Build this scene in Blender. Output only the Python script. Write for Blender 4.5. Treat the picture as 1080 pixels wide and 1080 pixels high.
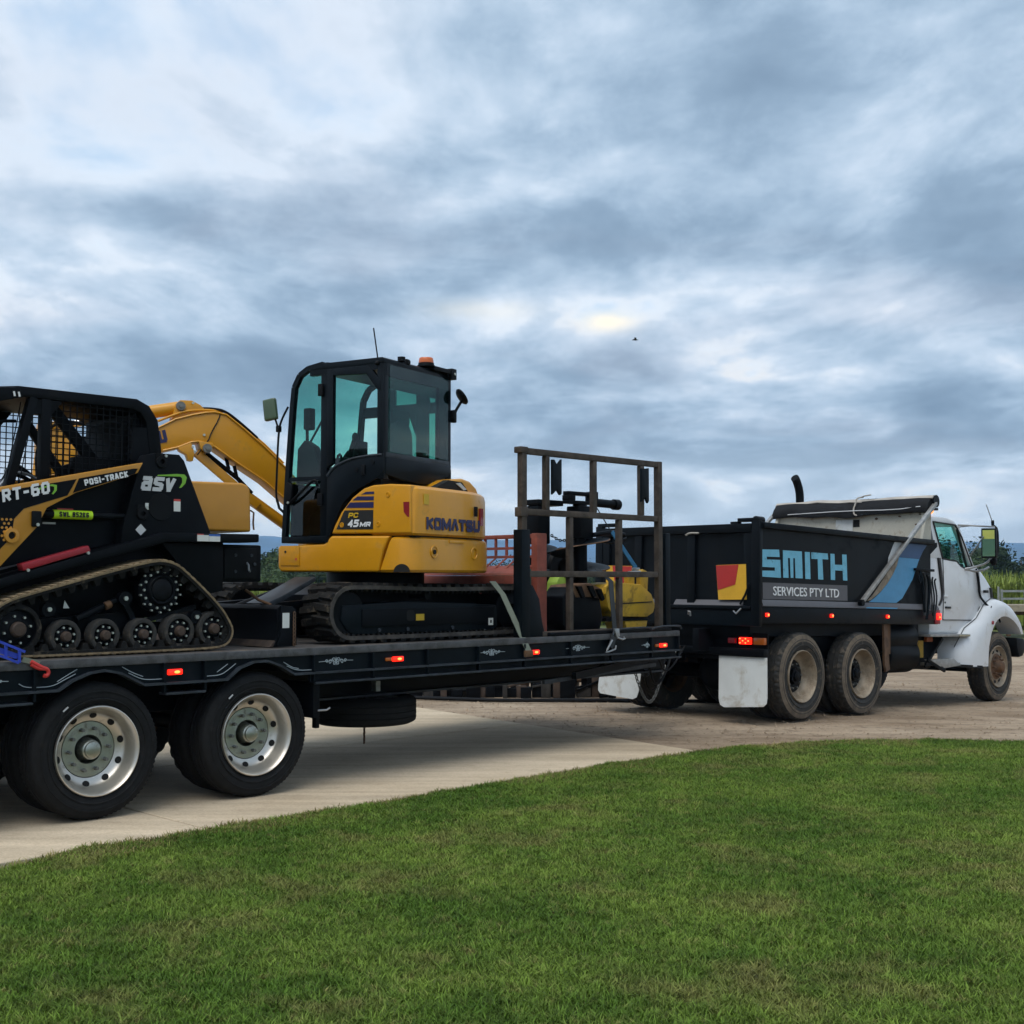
import bpy, bmesh, math, random
from mathutils import Matrix, Vector
R = math.radians
rnd = random.Random(7)
scn = bpy.context.scene
COL = scn.collection
for o in list(bpy.data.objects):
    bpy.data.objects.remove(o)

# ------------------------------------------------------------------ camera
cam = bpy.data.cameras.new('camera')
cam.sensor_width = 36.0
cam.lens = 36.0 * 1325.0 / 1080.0
cam.clip_start = 0.05
cam.clip_end = 12000
cam_o = bpy.data.objects.new('camera', cam)
cam_o.location = (0, 0, 1.65)
cam_o.rotation_euler = (R(90 + 3.068), 0, 0)
COL.objects.link(cam_o)
scn.camera = cam_o

# ------------------------------------------------------------------ exposure
scn.view_settings.view_transform = 'Standard'
scn.view_settings.look = 'None'
scn.view_settings.exposure = 0.8
scn.cycles.max_bounces = 6
scn.cycles.diffuse_bounces = 3
scn.cycles.glossy_bounces = 3
scn.cycles.transmission_bounces = 4
scn.cycles.transparent_max_bounces = 12
scn.cycles.volume_bounces = 0
scn.cycles.use_adaptive_sampling = True
scn.cycles.adaptive_threshold = 0.02
scn.view_settings.gamma = 1.0
scn.view_settings.use_curve_mapping = False

# ------------------------------------------------------------------ sky: overcast evening, broken cloud sheets
SUN_EL, SUN_AZ = R(64), R(205)          # azimuth clockwise from +Y
world = bpy.data.worlds.new('World')
scn.world = world
world.use_nodes = True
wn = world.node_tree
wn.nodes.clear()


def nd(tree, kind, **kw):
    n = tree.nodes.new(kind)
    for k, v in kw.items():
        if k == 'inp':
            for a, b in v.items():
                n.inputs[a].default_value = b
        else:
            setattr(n, k, v)
    return n


def build_sky():
    L = wn.links.new
    out = nd(wn, 'ShaderNodeOutputWorld')
    bg = nd(wn, 'ShaderNodeBackground', inp={1: 0.1})
    L(bg.outputs[0], out.inputs[0])
    sky = nd(wn, 'ShaderNodeTexSky', sky_type='NISHITA')
    sky.sun_disc = False
    sky.sun_elevation = SUN_EL
    sky.sun_rotation = SUN_AZ
    sky.air_density = 1.2
    sky.dust_density = 1.5
    tc = nd(wn, 'ShaderNodeTexCoord')
    sep = nd(wn, 'ShaderNodeSeparateXYZ')
    L(tc.outputs['Generated'], sep.inputs[0])

    def math_(op, a, b=None, c=None):
        n = nd(wn, 'ShaderNodeMath', operation=op)
        for i, x in enumerate((a, b, c)):
            if x is None:
                continue
            if isinstance(x, (int, float)):
                n.inputs[i].default_value = x
            else:
                L(x, n.inputs[i])
        return n.outputs[0]

    X, Y, Zr = sep.outputs
    Z = math_('MAXIMUM', Zr, 0.0)
    zz = math_('ADD', Z, 0.17)
    px = math_('DIVIDE', X, zz)
    py = math_('DIVIDE', Y, zz)
    com = nd(wn, 'ShaderNodeCombineXYZ')
    L(px, com.inputs[0]); L(py, com.inputs[1])

    def noise(scale, loc, stretch=(1, 1, 1), detail=8, rough=.55, dist=.0):
        mp = nd(wn, 'ShaderNodeMapping', inp={1: loc, 3: stretch})
        L(com.outputs[0], mp.inputs[0])
        n = nd(wn, 'ShaderNodeTexNoise', inp={'Scale': scale, 'Detail': detail, 'Roughness': rough, 'Distortion': dist})
        L(mp.outputs[0], n.inputs['Vector'])
        return n.outputs['Fac']

    def ramp(x, a, b, smooth=True):
        n = nd(wn, 'ShaderNodeMapRange', interpolation_type='SMOOTHSTEP' if smooth else 'LINEAR', inp={1: a, 2: b, 3: 0., 4: 1.})
        L(x, n.inputs[0])
        return n.outputs[0]

    def mix(f, a, b):
        n = nd(wn, 'ShaderNodeMix', data_type='RGBA')
        if isinstance(f, float):
            n.inputs[0].default_value = f
        else:
            L(f, n.inputs[0])
        for i, x in ((6, a), (7, b)):
            if isinstance(x, tuple):
                n.inputs[i].default_value = (*x, 1)
            else:
                L(x, n.inputs[i])
        return n.outputs[2]

    def blob(az, el, ra, re):
        # a broad lobe of the cloud deck around one direction (azimuth from +Y to +X, elevation), degrees
        at = math_('ARCTAN2', X, Y)
        e = math_('ARCSINE', Zr)
        da = math_('DIVIDE', math_('SUBTRACT', at, R(az)), R(ra))
        de = math_('DIVIDE', math_('SUBTRACT', e, R(el)), R(re))
        d = math_('ADD', math_('MULTIPLY', da, da), math_('MULTIPLY', de, de))
        return math_('POWER', 2.718, math_('MULTIPLY', d, -1.0))

    k = 10.0 / 1.42
    def c(r, g, b): return (r * k, g * k, b * k)
    big = noise(.62, (3.1, 7.7, 0), (1, 1.1, 1), 5, .5, .3)
    mid = noise(1.9, (1.3, 2.2, 4), (1, .85, 1), 7, .52, .35)
    fine = noise(5.6, (8.3, 1.2, 2), (1, .62, 1), 10, .62, .2)
    dens = math_('ADD', math_('MULTIPLY', big, .50), math_('MULTIPLY', mid, .50))
    dens = math_('ADD', dens, math_('MULTIPLY', math_('SUBTRACT', fine, .5), .22))
    # heavier deck upper right of the middle, thinner low and towards the left
    dens = math_('ADD', dens, math_('MULTIPLY', blob(6, 17.5, 17, 5.5), .095))
    dens = math_('SUBTRACT', dens, math_('MULTIPLY', blob(3, 11.6, 9, 1.7), .12))
    dens = math_('SUBTRACT', dens, math_('MULTIPLY', blob(-14, 25, 7, 4), .07))
    dens = math_('ADD', dens, math_('MULTIPLY', blob(-11, 7.5, 13, 5), .085))
    cr = nd(wn, 'ShaderNodeValToRGB')
    cr.color_ramp.interpolation = 'B_SPLINE'
    stops = [(.26, (.34, .54, .78)), (.36, (.50, .67, .85)), (.42, (.70, .78, .88)), (.455, (.57, .67, .79)), (.51, (.375, .495, .635)), (.57, (.245, .35, .475)), (.69, (.15, .225, .325))]
    els = cr.color_ramp.elements
    els[0].position, els[0].color = stops[0][0], (*stops[0][1], 1)
    els[1].position, els[1].color = stops[-1][0], (*stops[-1][1], 1)
    for p_, q_ in stops[1:-1]:
        e_ = els.new(p_); e_.color = (*q_, 1)
    L(dens, cr.inputs[0])
    vs = nd(wn, 'ShaderNodeVectorMath', operation='SCALE', inp={'Scale': k})
    L(cr.outputs[0], vs.inputs[0])
    col = vs.outputs[0]
    col = mix(math_('MULTIPLY', ramp(dens, .44, .36), .22), col, sky.outputs[0])
    edge = ramp(math_('ABSOLUTE', math_('SUBTRACT', dens, .425)), .04, .0)
    low = math_('MULTIPLY', ramp(Zr, .34, .12), edge)
    col = mix(math_('MULTIPLY', low, .35), col, c(.86, .86, .86))
    warm = math_('MULTIPLY', math_('MULTIPLY', edge, ramp(Zr, .26, .05)), ramp(fine, .46, .60))
    col = mix(math_('MULTIPLY', warm, .45), col, c(.88, .77, .66))
    lil = noise(1.1, (5.5, 3.1, 9), (1, 1.2, 1), 5, .5, .3)
    col = mix(math_('MULTIPLY', ramp(lil, .48, .66), .18), col, c(.52, .51, .57))
    # the break where the evening light comes through
    col = mix(math_('MULTIPLY', math_('ADD', math_('MULTIPLY', blob(4.4, 11.65, 1.15, .42), .62), math_('MULTIPLY', blob(-1.5, 12.2, 2.4, .45), .22)), ramp(fine, .30, .46)), col, c(1.2, 1.02, .70))
    # pale strip low over the land
    col = mix(math_('MULTIPLY', ramp(Zr, .13, .0), .6), col, c(.78, .87, .94))
    L(col, bg.inputs[0])


build_sky()

# ------------------------------------------------------------------ sun (veiled by cloud: very soft)
sun = bpy.data.lights.new('sun', 'SUN')
sun.energy = 1.5
sun.angle = R(50)
sun.color = (1.0, .96, .90)
sun_o = bpy.data.objects.new('sun', sun)
d = Vector((math.sin(SUN_AZ) * math.cos(SUN_EL), math.cos(SUN_AZ) * math.cos(SUN_EL), math.sin(SUN_EL)))
sun_o.rotation_euler = d.to_track_quat('Z', 'Y').to_euler()
sun_o.location = (0, 0, 30)
COL.objects.link(sun_o)
# ================================================================== helpers
def frame(x, y, z, heading, pitch=0.0):
    h = R(heading)
    cp, sp, c, s = math.cos(pitch), math.sin(pitch), math.cos(h), math.sin(h)
    X = Vector((c * cp, s * cp, sp)); Y = Vector((-s, c, 0)); Z = X.cross(Y)
    m = Matrix.Identity(4)
    for i, v in enumerate((X, Y, Z)):
        m[0][i], m[1][i], m[2][i] = v
    m.translation = (x, y, z)
    return m


FT = frame(-2.8235, 8.6497, .012, 45.4)               # trailer: x forward, y to the far side, z up
FK = frame(3.4183, 14.8506, -.0067, 45.0, -.0277)     # truck
FE = frame(-1.2906, 11.9132, .012, 150.0)             # excavator house
FB = frame(-1.9151, 12.3315, .012, 206.0)             # excavator boom
ID = Matrix.Identity(4)
W = {}                                                 # world matrices


class MB:
    def __init__(s):
        s.v, s.f = [], []

    def add(s, vs, fs):
        o = len(s.v)
        s.v += [tuple(p) for p in vs]
        s.f += [tuple(i + o for i in f) for f in fs]
        return s

    def box(s, x0, x1, y0, y1, z0, z1):
        v = [(x, y, z) for x in (x0, x1) for y in (y0, y1) for z in (z0, z1)]
        return s.add(v, [(0, 1, 3, 2), (4, 6, 7, 5), (0, 4, 5, 1), (2, 3, 7, 6), (0, 2, 6, 4), (1, 5, 7, 3)])

    def prism(s, poly, a, b, ax='y'):
        """poly in the plane across ax (y: x,z / x: y,z / z: x,y) pushed from a to b"""
        def P(p, t):
            return {'y': (p[0], t, p[1]), 'x': (t, p[0], p[1]), 'z': (p[0], p[1], t)}[ax]
        n = len(poly)
        v = [P(p, a) for p in poly] + [P(p, b) for p in poly]
        f = [tuple(range(n)), tuple(range(2 * n - 1, n - 1, -1))] + [(i, i + n, (i + 1) % n + n, (i + 1) % n) for i in range(n)]
        return s.add(v, f)

    def loft(s, rings, cap=True):
        n = len(rings[0])
        v = [p for r in rings for p in r]
        f = []
        for k in range(len(rings) - 1):
            for i in range(n):
                j = (i + 1) % n
                f.append((k * n + i, k * n + j, (k + 1) * n + j, (k + 1) * n + i))
        if cap:
            f.append(tuple(range(n - 1, -1, -1)))
            f.append(tuple(range((len(rings) - 1) * n, len(rings) * n)))
        return s.add(v, f)

    def bar(s, p, q, w, h=None, up=(0, 0, 1)):
        """square bar between two points"""
        h = h or w
        p, q = Vector(p), Vector(q)
        d = (q - p).normalized()
        u = Vector(up)
        if abs(d.dot(u)) > .98:
            u = Vector((0, 1, 0))
        a = d.cross(u).normalized(); b = a.cross(d).normalized()
        a *= w / 2; b *= h / 2
        r = [[e + a + b, e - a + b, e - a - b, e + a - b] for e in (p, q)]
        return s.loft(r)

    def cyl(s, p, q, r0, r1=None, n=16, cap=True):
        r1 = r0 if r1 is None else r1
        p, q = Vector(p), Vector(q)
        d = (q - p).normalized()
        u = Vector((0, 0, 1)) if abs(d.z) < .9 else Vector((1, 0, 0))
        a = d.cross(u).normalized(); b = a.cross(d).normalized()
        rr = []
        for e, r in ((p, r0), (q, r1)):
            rr.append([e + a * (r * math.cos(t)) + b * (r * math.sin(t)) for t in [2 * math.pi * i / n for i in range(n)]])
        return s.loft(rr, cap)

    def tube(s, pts, r, n=8, smooth=0, closed=False):
        pts = [Vector(p) for p in pts]
        for _ in range(smooth):
            q = [pts[0]]
            for a, b in zip(pts, pts[1:]):
                q += [a * .75 + b * .25, a * .25 + b * .75]
            q.append(pts[-1]); pts = q
        rings = []
        up = None
        for i, p in enumerate(pts):
            d = (pts[min(i + 1, len(pts) - 1)] - pts[max(i - 1, 0)]).normalized()
            if up is None:
                up = Vector((0, 0, 1)) if abs(d.z) < .9 else Vector((1, 0, 0))
            a = d.cross(up).normalized(); b = a.cross(d).normalized(); up = b
            rings.append([p + a * (r * math.cos(t)) + b * (r * math.sin(t)) for t in [2 * math.pi * k / n for k in range(n)]])
        return s.loft(rings)

    def lathe(s, prof, n=48, c=(0, 0, 0), lug=None):
        """prof of (y, r) turned about the y axis; lug(i, k) changes the radius"""
        rings = []
        for i in range(n):
            t = 2 * math.pi * i / n
            ring = []
            for k, (y, r) in enumerate(prof):
                rr = r + (lug(i, k) if lug else 0)
                ring.append((c[0] + rr * math.cos(t), c[1] + y, c[2] + rr * math.sin(t)))
            rings.append(ring)
        m = len(prof)
        v = [p for r in rings for p in r]
        f = [(i * m + k, i * m + k + 1, ((i + 1) % n) * m + k + 1, ((i + 1) % n) * m + k) for i in range(n) for k in range(m - 1)]
        return s.add(v, f)

    def disc(s, c, r, n=16, ax='y'):
        v = []
        for i in range(n):
            t = 2 * math.pi * i / n
            a, b = r * math.cos(t), r * math.sin(t)
            v.append({'y': (c[0] + a, c[1], c[2] + b), 'x': (c[0], c[1] + a, c[2] + b), 'z': (c[0] + a, c[1] + b, c[2])}[ax])
        return s.add(v, [tuple(range(n))])

    def ball(s, c, r, n=12, sq=(1, 1, 1)):
        m = n // 2
        rings = []
        for k in range(m + 1):
            p = math.pi * k / m - math.pi / 2
            rr = max(math.cos(p), .02)
            rings.append([(c[0] + sq[0] * r * rr * math.cos(2 * math.pi * i / n), c[1] + sq[1] * r * rr * math.sin(2 * math.pi * i / n), c[2] + sq[2] * r * math.sin(p)) for i in range(n)])
        return s.loft(rings)

    def mesh(s, name, mat=None, bevel=0, seg=2, smooth=40):
        bm = bmesh.new()
        vs = [bm.verts.new(p) for p in s.v]
        for f in s.f:
            try:
                bm.faces.new([vs[i] for i in f])
            except ValueError:
                pass
        bmesh.ops.recalc_face_normals(bm, faces=bm.faces)
        if bevel:
            es = [e for e in bm.edges if len(e.link_faces) == 2 and e.calc_face_angle(0) > R(25)]
            bmesh.ops.bevel(bm, geom=es, offset=bevel, segments=seg, profile=.6, affect='EDGES', clamp_overlap=True)
        me = bpy.data.meshes.new(name)
        bm.to_mesh(me); bm.free()
        if smooth:
            me.shade_smooth()
            me.set_sharp_from_angle(angle=R(smooth))
        if mat:
            me.materials.append(mat)
        return me


def prep(o, parent, Mw):
    COL.objects.link(o)
    if parent is not None:
        o.parent = parent
        o.matrix_basis = W[parent].inverted() @ Mw
    else:
        o.matrix_basis = Mw
    W[o] = Mw.copy()
    return o


def tag(o, label=None, cat=None, group=None, kind=None):
    for k, v in (('label', label), ('category', cat), ('group', group), ('kind', kind)):
        if v:
            o[k] = v
    return o


def thing(name, label, cat, F=ID, base=(0, 0, 0), group=None):
    o = bpy.data.objects.new(name, None)
    o.empty_display_size = .2
    prep(o, None, F @ Matrix.Translation(base))
    return tag(o, label, cat, group)


def part(name, mb, mat, parent=None, F=ID, bevel=0, seg=2, smooth=40):
    """mesh given in frame F"""
    me = mb if isinstance(mb, bpy.types.Mesh) else mb.mesh(name, mat, bevel, seg, smooth)
    o = bpy.data.objects.new(name, me)
    return prep(o, parent, F)


def copy_tree(o, Mw, parent=None):
    c = o.copy()
    rel = {ch: W[o].inverted() @ W[ch] for ch in o.children}
    prep(c, parent, Mw)
    for ch, m in rel.items():
        copy_tree(ch, Mw @ m, c)
    return c


def text_mesh(txt, w, h, mat, bold=0.0, shear=0.0, thick=.003, space=1.0):
    cu = bpy.data.curves.new('lettering', 'FONT')
    cu.body = txt
    cu.offset = bold
    cu.shear = shear
    cu.space_character = space
    cu.extrude = .02
    cu.resolution_u = 3
    o = bpy.data.objects.new('lettering_tmp', cu)
    COL.objects.link(o)
    dg = bpy.context.evaluated_depsgraph_get()
    me = bpy.data.meshes.new_from_object(o.evaluated_get(dg))
    bpy.data.objects.remove(o)
    xs = [v.co.x for v in me.vertices]; ys = [v.co.y for v in me.vertices]
    x0, x1, y0, y1 = min(xs), max(xs), min(ys), max(ys)
    for v in me.vertices:
        v.co = ((v.co.x - x0) / (x1 - x0) * w, (v.co.y - y0) / (y1 - y0) * h, v.co.z / .02 * thick)
    me.materials.clear()
    me.materials.append(mat)
    return me


GLY = {  # heavy block letters as strokes on a 0..1 grid
    'K': [[(0, 0), (0, 1)], [(.05, .5), (1, 1)], [(.3, .58), (1, 0)]], 'O': [[(0, .15), (0, .85), (.18, 1), (.82, 1), (1, .85), (1, .15), (.82, 0), (.18, 0), (0, .15)]],
    'M': [[(0, 0), (0, 1)], [(.04, 1), (.5, .12), (.96, 1)], [(1, 1), (1, 0)]], '^': [[(0, 0), (.42, 1), (.58, 1), (1, 0)]], 'A': [[(0, 0), (.42, 1), (.58, 1), (1, 0)], [(.2, .3), (.8, .3)]], 'T': [[(0, 1), (1, 1)], [(.5, 1), (.5, 0)]],
    'S': [[(1, .85), (.82, 1), (.18, 1), (0, .85), (0, .65), (.18, .53), (.82, .47), (1, .35), (1, .15), (.82, 0), (.18, 0), (0, .15)]], 'U': [[(0, 1), (0, .18), (.2, 0), (.8, 0), (1, .18), (1, 1)]],
    'P': [[(0, 0), (0, 1), (.8, 1), (1, .85), (1, .55), (.8, .42), (0, .42)]], 'C': [[(1, .82), (.8, 1), (.2, 1), (0, .82), (0, .18), (.2, 0), (.8, 0), (1, .18)]],
    'R': [[(0, 0), (0, 1), (.8, 1), (1, .85), (1, .6), (.8, .45), (0, .45)], [(.5, .45), (1, 0)]], 'I': [[(.5, 0), (.5, 1)]], '-': [[(.1, .48), (.9, .48)]],
    '6': [[(.95, 1), (.2, 1), (0, .82), (0, .18), (.2, 0), (.8, 0), (1, .18), (1, .42), (.8, .56), (0, .56)]], '0': [[(0, .18), (0, .82), (.2, 1), (.8, 1), (1, .82), (1, .18), (.8, 0), (.2, 0), (0, .18)]],
    '4': [[(.8, 0), (.8, 1), (0, .3), (1, .3)]], '5': [[(1, 1), (.1, 1), (.05, .58), (.75, .58), (1, .42), (1, .16), (.8, 0), (0, 0)]], '8': [[(.15, .52), (0, .68), (0, .86), (.18, 1), (.82, 1), (1, .86), (1, .68), (.85, .52), (.15, .52), (0, .36), (0, .14), (.18, 0), (.82, 0), (1, .14), (1, .36), (.85, .52)]],
    '2': [[(0, .85), (.2, 1), (.8, 1), (1, .85), (1, .6), (0, .08), (0, 0), (1, 0)]], 'G': [[(1, .82), (.8, 1), (.2, 1), (0, .82), (0, .18), (.2, 0), (.8, 0), (1, .18), (1, .45), (.55, .45)]],
    'W': [[(0, 1), (.25, 0), (.5, .8), (.75, 0), (1, 1)]], 'L': [[(0, 1), (0, 0), (1, 0)]],
    'a': [[(.05, 1), (.85, 1), (1, .85), (1, 0), (.2, 0), (0, .15), (0, .42), (.2, .57), (1, .57)]], 's': [[(1, 1), (.15, 1), (0, .85), (0, .66), (.15, .54), (.85, .46), (1, .34), (1, .15), (.85, 0), (0, 0)]], 'v': [[(0, 1), (.42, 0), (.5, 0), (1, 1)]]}


def block_text(txt, w, h, mat_, t=.2, gap=.5, wide=None, shear=0.0, thick=.003, narrow='I-'):
    """heavy lettering from strokes: t stroke width as a share of the height"""
    tw = t * h
    n = sum(.45 if c == 'I' else (.7 if c == '-' else (.4 if c == ' ' else (1.3 if c in 'MW' else 1))) for c in txt)
    g = gap * tw
    lw = (w - g * (len(txt) - 1)) / n
    mb = MB()
    x = 0
    k = 0
    for c in txt:
        cw = lw * (.45 if c == 'I' else (.7 if c == '-' else (.4 if c == ' ' else (1.3 if c in 'MW' else 1))))
        for st in GLY.get(c, []):
            P = [Vector((x + tw / 2 + a * (cw - tw), tw / 2 + b * (h - tw))) for a, b in st]
            for p, q in zip(P, P[1:]):
                d = (q - p)
                if d.length < 1e-6:
                    continue
                d.normalize()
                nn = Vector((-d.y, d.x)) * tw / 2
                e = d * tw * (.5 if abs(d.x) < .01 or abs(d.y) < .01 else .32)
                z = thick + .00012 * (k % 24)
                k += 1
                qd = [p - e - nn, q + e - nn, q + e + nn, p - e + nn]
                qd = [(v.x, max(0, min(h, v.y))) for v in qd]
                v3 = [(a + shear * b, b, z) for a, b in qd] + [(a + shear * b, b, 0) for a, b in qd]
                mb.add(v3, [(0, 1, 2, 3), (0, 4, 5, 1), (1, 5, 6, 2), (2, 6, 7, 3), (3, 7, 4, 0)])
        x += cw + g
    return mb.mesh('lettering', mat_, smooth=0)


def basis(o, X, Y):
    X, Y = Vector(X).normalized(), Vector(Y).normalized()
    m = Matrix.Identity(4)
    for i, v in enumerate((X, Y, X.cross(Y))):
        m[0][i], m[1][i], m[2][i] = v
    m.translation = o
    return m


# ------------------------------------------------------------------ materials
MATS = {}


def mat(name, col, rough=.5, metal=0.0, var=.18, scale=6.0, dirt=None, damt=.4, dscale=3.0, bump=0.0, bscale=60.0, coat=0.0, spec=.5, coords='Object'):
    if name in MATS:
        return MATS[name]
    m = bpy.data.materials.new(name)
    m.use_nodes = True
    t = m.node_tree
    L = t.links.new
    b = t.nodes['Principled BSDF']
    b.inputs['Roughness'].default_value = rough
    b.inputs['Metallic'].default_value = metal
    b.inputs['Coat Weight'].default_value = coat
    b.inputs['Coat Roughness'].default_value = .12
    b.inputs['Specular IOR Level'].default_value = spec
    tc = nd(t, 'ShaderNodeTexCoord')
    n1 = nd(t, 'ShaderNodeTexNoise', inp={'Scale': scale, 'Detail': 6., 'Roughness': .6})
    L(tc.outputs[coords], n1.inputs['Vector'])
    mr = nd(t, 'ShaderNodeMapRange', inp={1: .3, 2: .7, 3: 1 - var, 4: 1 + var})
    L(n1.outputs['Fac'], mr.inputs[0])
    vm = nd(t, 'ShaderNodeVectorMath', operation='SCALE')
    vm.inputs[0].default_value = col
    L(mr.outputs[0], vm.inputs['Scale'])
    src = vm.outputs[0]
    if dirt:
        n2 = nd(t, 'ShaderNodeTexNoise', inp={'Scale': dscale, 'Detail': 8., 'Roughness': .68, 'Distortion': .4})
        L(tc.outputs[coords], n2.inputs['Vector'])
        m2 = nd(t, 'ShaderNodeMapRange', interpolation_type='SMOOTHSTEP', inp={1: .62 - damt * .35, 2: .74 - damt * .2, 3: 0., 4: min(1., .45 + damt * .6)})
        L(n2.outputs['Fac'], m2.inputs[0])
        mx = nd(t, 'ShaderNodeMix', data_type='RGBA')
        L(m2.outputs[0], mx.inputs[0]); L(src, mx.inputs[6])
        mx.inputs[7].default_value = (*dirt, 1)
        src = mx.outputs[2]
        r2 = nd(t, 'ShaderNodeMapRange', inp={1: 0., 2: 1., 3: rough, 4: .85})
        L(m2.outputs[0], r2.inputs[0]); L(r2.outputs[0], b.inputs['Roughness'])
    L(src, b.inputs['Base Color'])
    if bump:
        n3 = nd(t, 'ShaderNodeTexNoise', inp={'Scale': bscale, 'Detail': 4.})
        L(tc.outputs[coords], n3.inputs['Vector'])
        bp = nd(t, 'ShaderNodeBump', inp={'Strength': bump, 'Distance': .02})
        L(n3.outputs['Fac'], bp.inputs['Height']); L(bp.outputs[0], b.inputs['Normal'])
    MATS[name] = m
    return m


def glow(name, col, e, base=(.3, .01, .01)):
    m = mat(name, base, .3, var=.02)
    b = m.node_tree.nodes['Principled BSDF']
    b.inputs['Emission Color'].default_value = (*col, 1)
    b.inputs['Emission Strength'].default_value = e
    return m


def glass(name, tint, refl=.10, rough=.02):
    m = bpy.data.materials.new(name)
    m.use_nodes = True
    t = m.node_tree
    t.nodes.clear()
    L = t.links.new
    out = nd(t, 'ShaderNodeOutputMaterial')
    tr = nd(t, 'ShaderNodeBsdfTransparent'); tr.inputs[0].default_value = (*tint, 1)
    gl = nd(t, 'ShaderNodeBsdfGlossy'); gl.inputs['Roughness'].default_value = rough
    gl.inputs[0].default_value = (.8, .85, .85, 1)
    fr = nd(t, 'ShaderNodeFresnel', inp={0: 1.5})
    ge = nd(t, 'ShaderNodeNewGeometry')
    inv = nd(t, 'ShaderNodeMath', operation='SUBTRACT', inp={0: 1.0})
    L(ge.outputs['Backfacing'], inv.inputs[1])
    fm_ = nd(t, 'ShaderNodeMath', operation='MULTIPLY')
    ad = nd(t, 'ShaderNodeMath', operation='MULTIPLY_ADD', inp={1: .8, 2: refl * .2})
    mx = nd(t, 'ShaderNodeMixShader')
    L(fr.outputs[0], ad.inputs[0]); L(ad.outputs[0], fm_.inputs[0]); L(inv.outputs[0], fm_.inputs[1]); L(fm_.outputs[0], mx.inputs[0]); L(tr.outputs[0], mx.inputs[1]); L(gl.outputs[0], mx.inputs[2]); L(mx.outputs[0], out.inputs[0])
    return m


DUST = (.23, .17, .11)
m_yel = mat('machine_yellow', (.60, .265, .005), .36, var=.05, coat=.15, dirt=(.42, .22, .03), damt=.24, dscale=6)
m_ylw2 = mat('hood_ochre', (.50, .225, .022), .42, var=.06, coat=.15)
m_blk = mat('black_paint', (.0030, .0040, .0058), .45, var=.3, dirt=(.010, .0105, .012), damt=.12, dscale=4, spec=.10)
m_blkp = mat('black_plastic', (.0040, .0048, .0062), .55, var=.25, spec=.14)
m_cab = mat('cab_black', (.0035, .0062, .0092), .32, var=.2, spec=.14)
m_navyblk = mat('trailer_black', (.0030, .0058, .0088), .42, var=.3, dirt=(.013, .014, .017), damt=.14, dscale=6, spec=.12)
m_lip = mat('worn_deck_edge', (.062, .063, .067), .55, var=.45, scale=9, dirt=(.03, .03, .03), damt=.4, dscale=7, bump=.15)
m_edge = mat('worn_flange_edge', (.024, .030, .038), .45, var=.6, scale=9, spec=.3)
m_deck = mat('deck_timber', (.055, .05, .047), .8, var=.4, scale=4, dirt=DUST, damt=.2, bump=.3, bscale=30)
m_rub = mat('tyre_rubber', (.0085, .009, .0098), .78, spec=.22, var=.35, scale=16, bump=.15, bscale=90, dirt=(.024, .022, .020), damt=.18, dscale=7)
m_rubd = mat('tyre_rubber_dusty', (.024, .023, .021), .85, var=.3, scale=14, dirt=(.13, .10, .07), damt=.28, dscale=9, bump=.15, bscale=80)
m_sidew = mat('tyre_dust_band', (.125, .098, .070), .9, var=.35, scale=10, dirt=(.05, .045, .04), damt=.35, dscale=8)
m_belt = mat('track_rubber', (.010, .0098, .0095), .8, spec=.2, var=.4, scale=18, dirt=(.12, .095, .065), damt=.22, dscale=10, bump=.25, bscale=50)
m_tan = mat('track_dusty_tread', (.20, .145, .08), .9, var=.4, scale=15, dirt=(.06, .045, .03), damt=.3, dscale=20, bump=.3)
m_alu = mat('polished_aluminium', (.58, .545, .49), .36, .9, var=.06, scale=5, dirt=(.36, .32, .26), damt=.10, dscale=9)
m_alug = mat('wheel_centre_alloy', (.42, .43, .38), .36, 1.0, var=.12, scale=8, dirt=(.14, .13, .10), damt=.3, dscale=9)
m_cast = mat('cast_hub', (.20, .20, .19), .5, .7, var=.3, dirt=(.10, .08, .06), damt=.4)
m_hole = mat('dark_opening', (.004, .004, .004), .9, var=.1)
m_rimd = mat('dusty_rim', (.30, .245, .18), .55, .35, var=.3, scale=7, dirt=(.17, .125, .08), damt=.5, dscale=5)
m_rust = mat('rusty_steel', (.10, .058, .034), .8, .2, var=.45, scale=10, dirt=(.16, .075, .03), damt=.5)
m_gate = mat('gate_weathered_steel', (.066, .050, .039), .7, .15, var=.4, scale=7, dirt=(.028, .020, .016), damt=.5, dscale=5, bump=.15)
m_gal = mat('galvanised', (.34, .34, .33), .5, .7, var=.25, scale=12)
m_chr = mat('chrome', (.72, .72, .72), .14, 1.0, var=.05)
m_bolt = mat('zinc_bolt', (.50, .52, .47), .38, .8, var=.15)
m_white = mat('cab_white', (.64, .66, .68), .30, var=.03, coat=.4, dirt=(.42, .38, .32), damt=.20, dscale=4)
m_flap = mat('white_mudflap', (.56, .58, .57), .6, var=.06, dirt=(.30, .25, .18), damt=.38, dscale=3.5)
m_cream = mat('cream_steel', (.46, .44, .37), .6, var=.08, dirt=(.22, .15, .09), damt=.30, dscale=6)
m_tarp = mat('dark_tarp', (.009, .010, .012), .75, spec=.2, var=.3, scale=5, bump=.4, bscale=14)
m_canv = mat('pale_tarp_edge', (.36, .33, .29), .75, var=.2, bump=.3, bscale=20)
m_body = mat('tipper_black', (.0030, .0046, .0068), .42, var=.3, scale=3, dirt=(.0075, .009, .0115), damt=.25, dscale=2.5, spec=.12)
m_grey = mat('sign_grey', (.085, .083, .092), .5, var=.08)
m_cyan = mat('letter_cyan', (.15, .44, .60), .5, var=.1, scale=9, dirt=(.02, .03, .038), damt=.14, dscale=11)
m_lblue = mat('stripe_light_blue', (.055, .24, .44), .4, var=.1)
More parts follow.
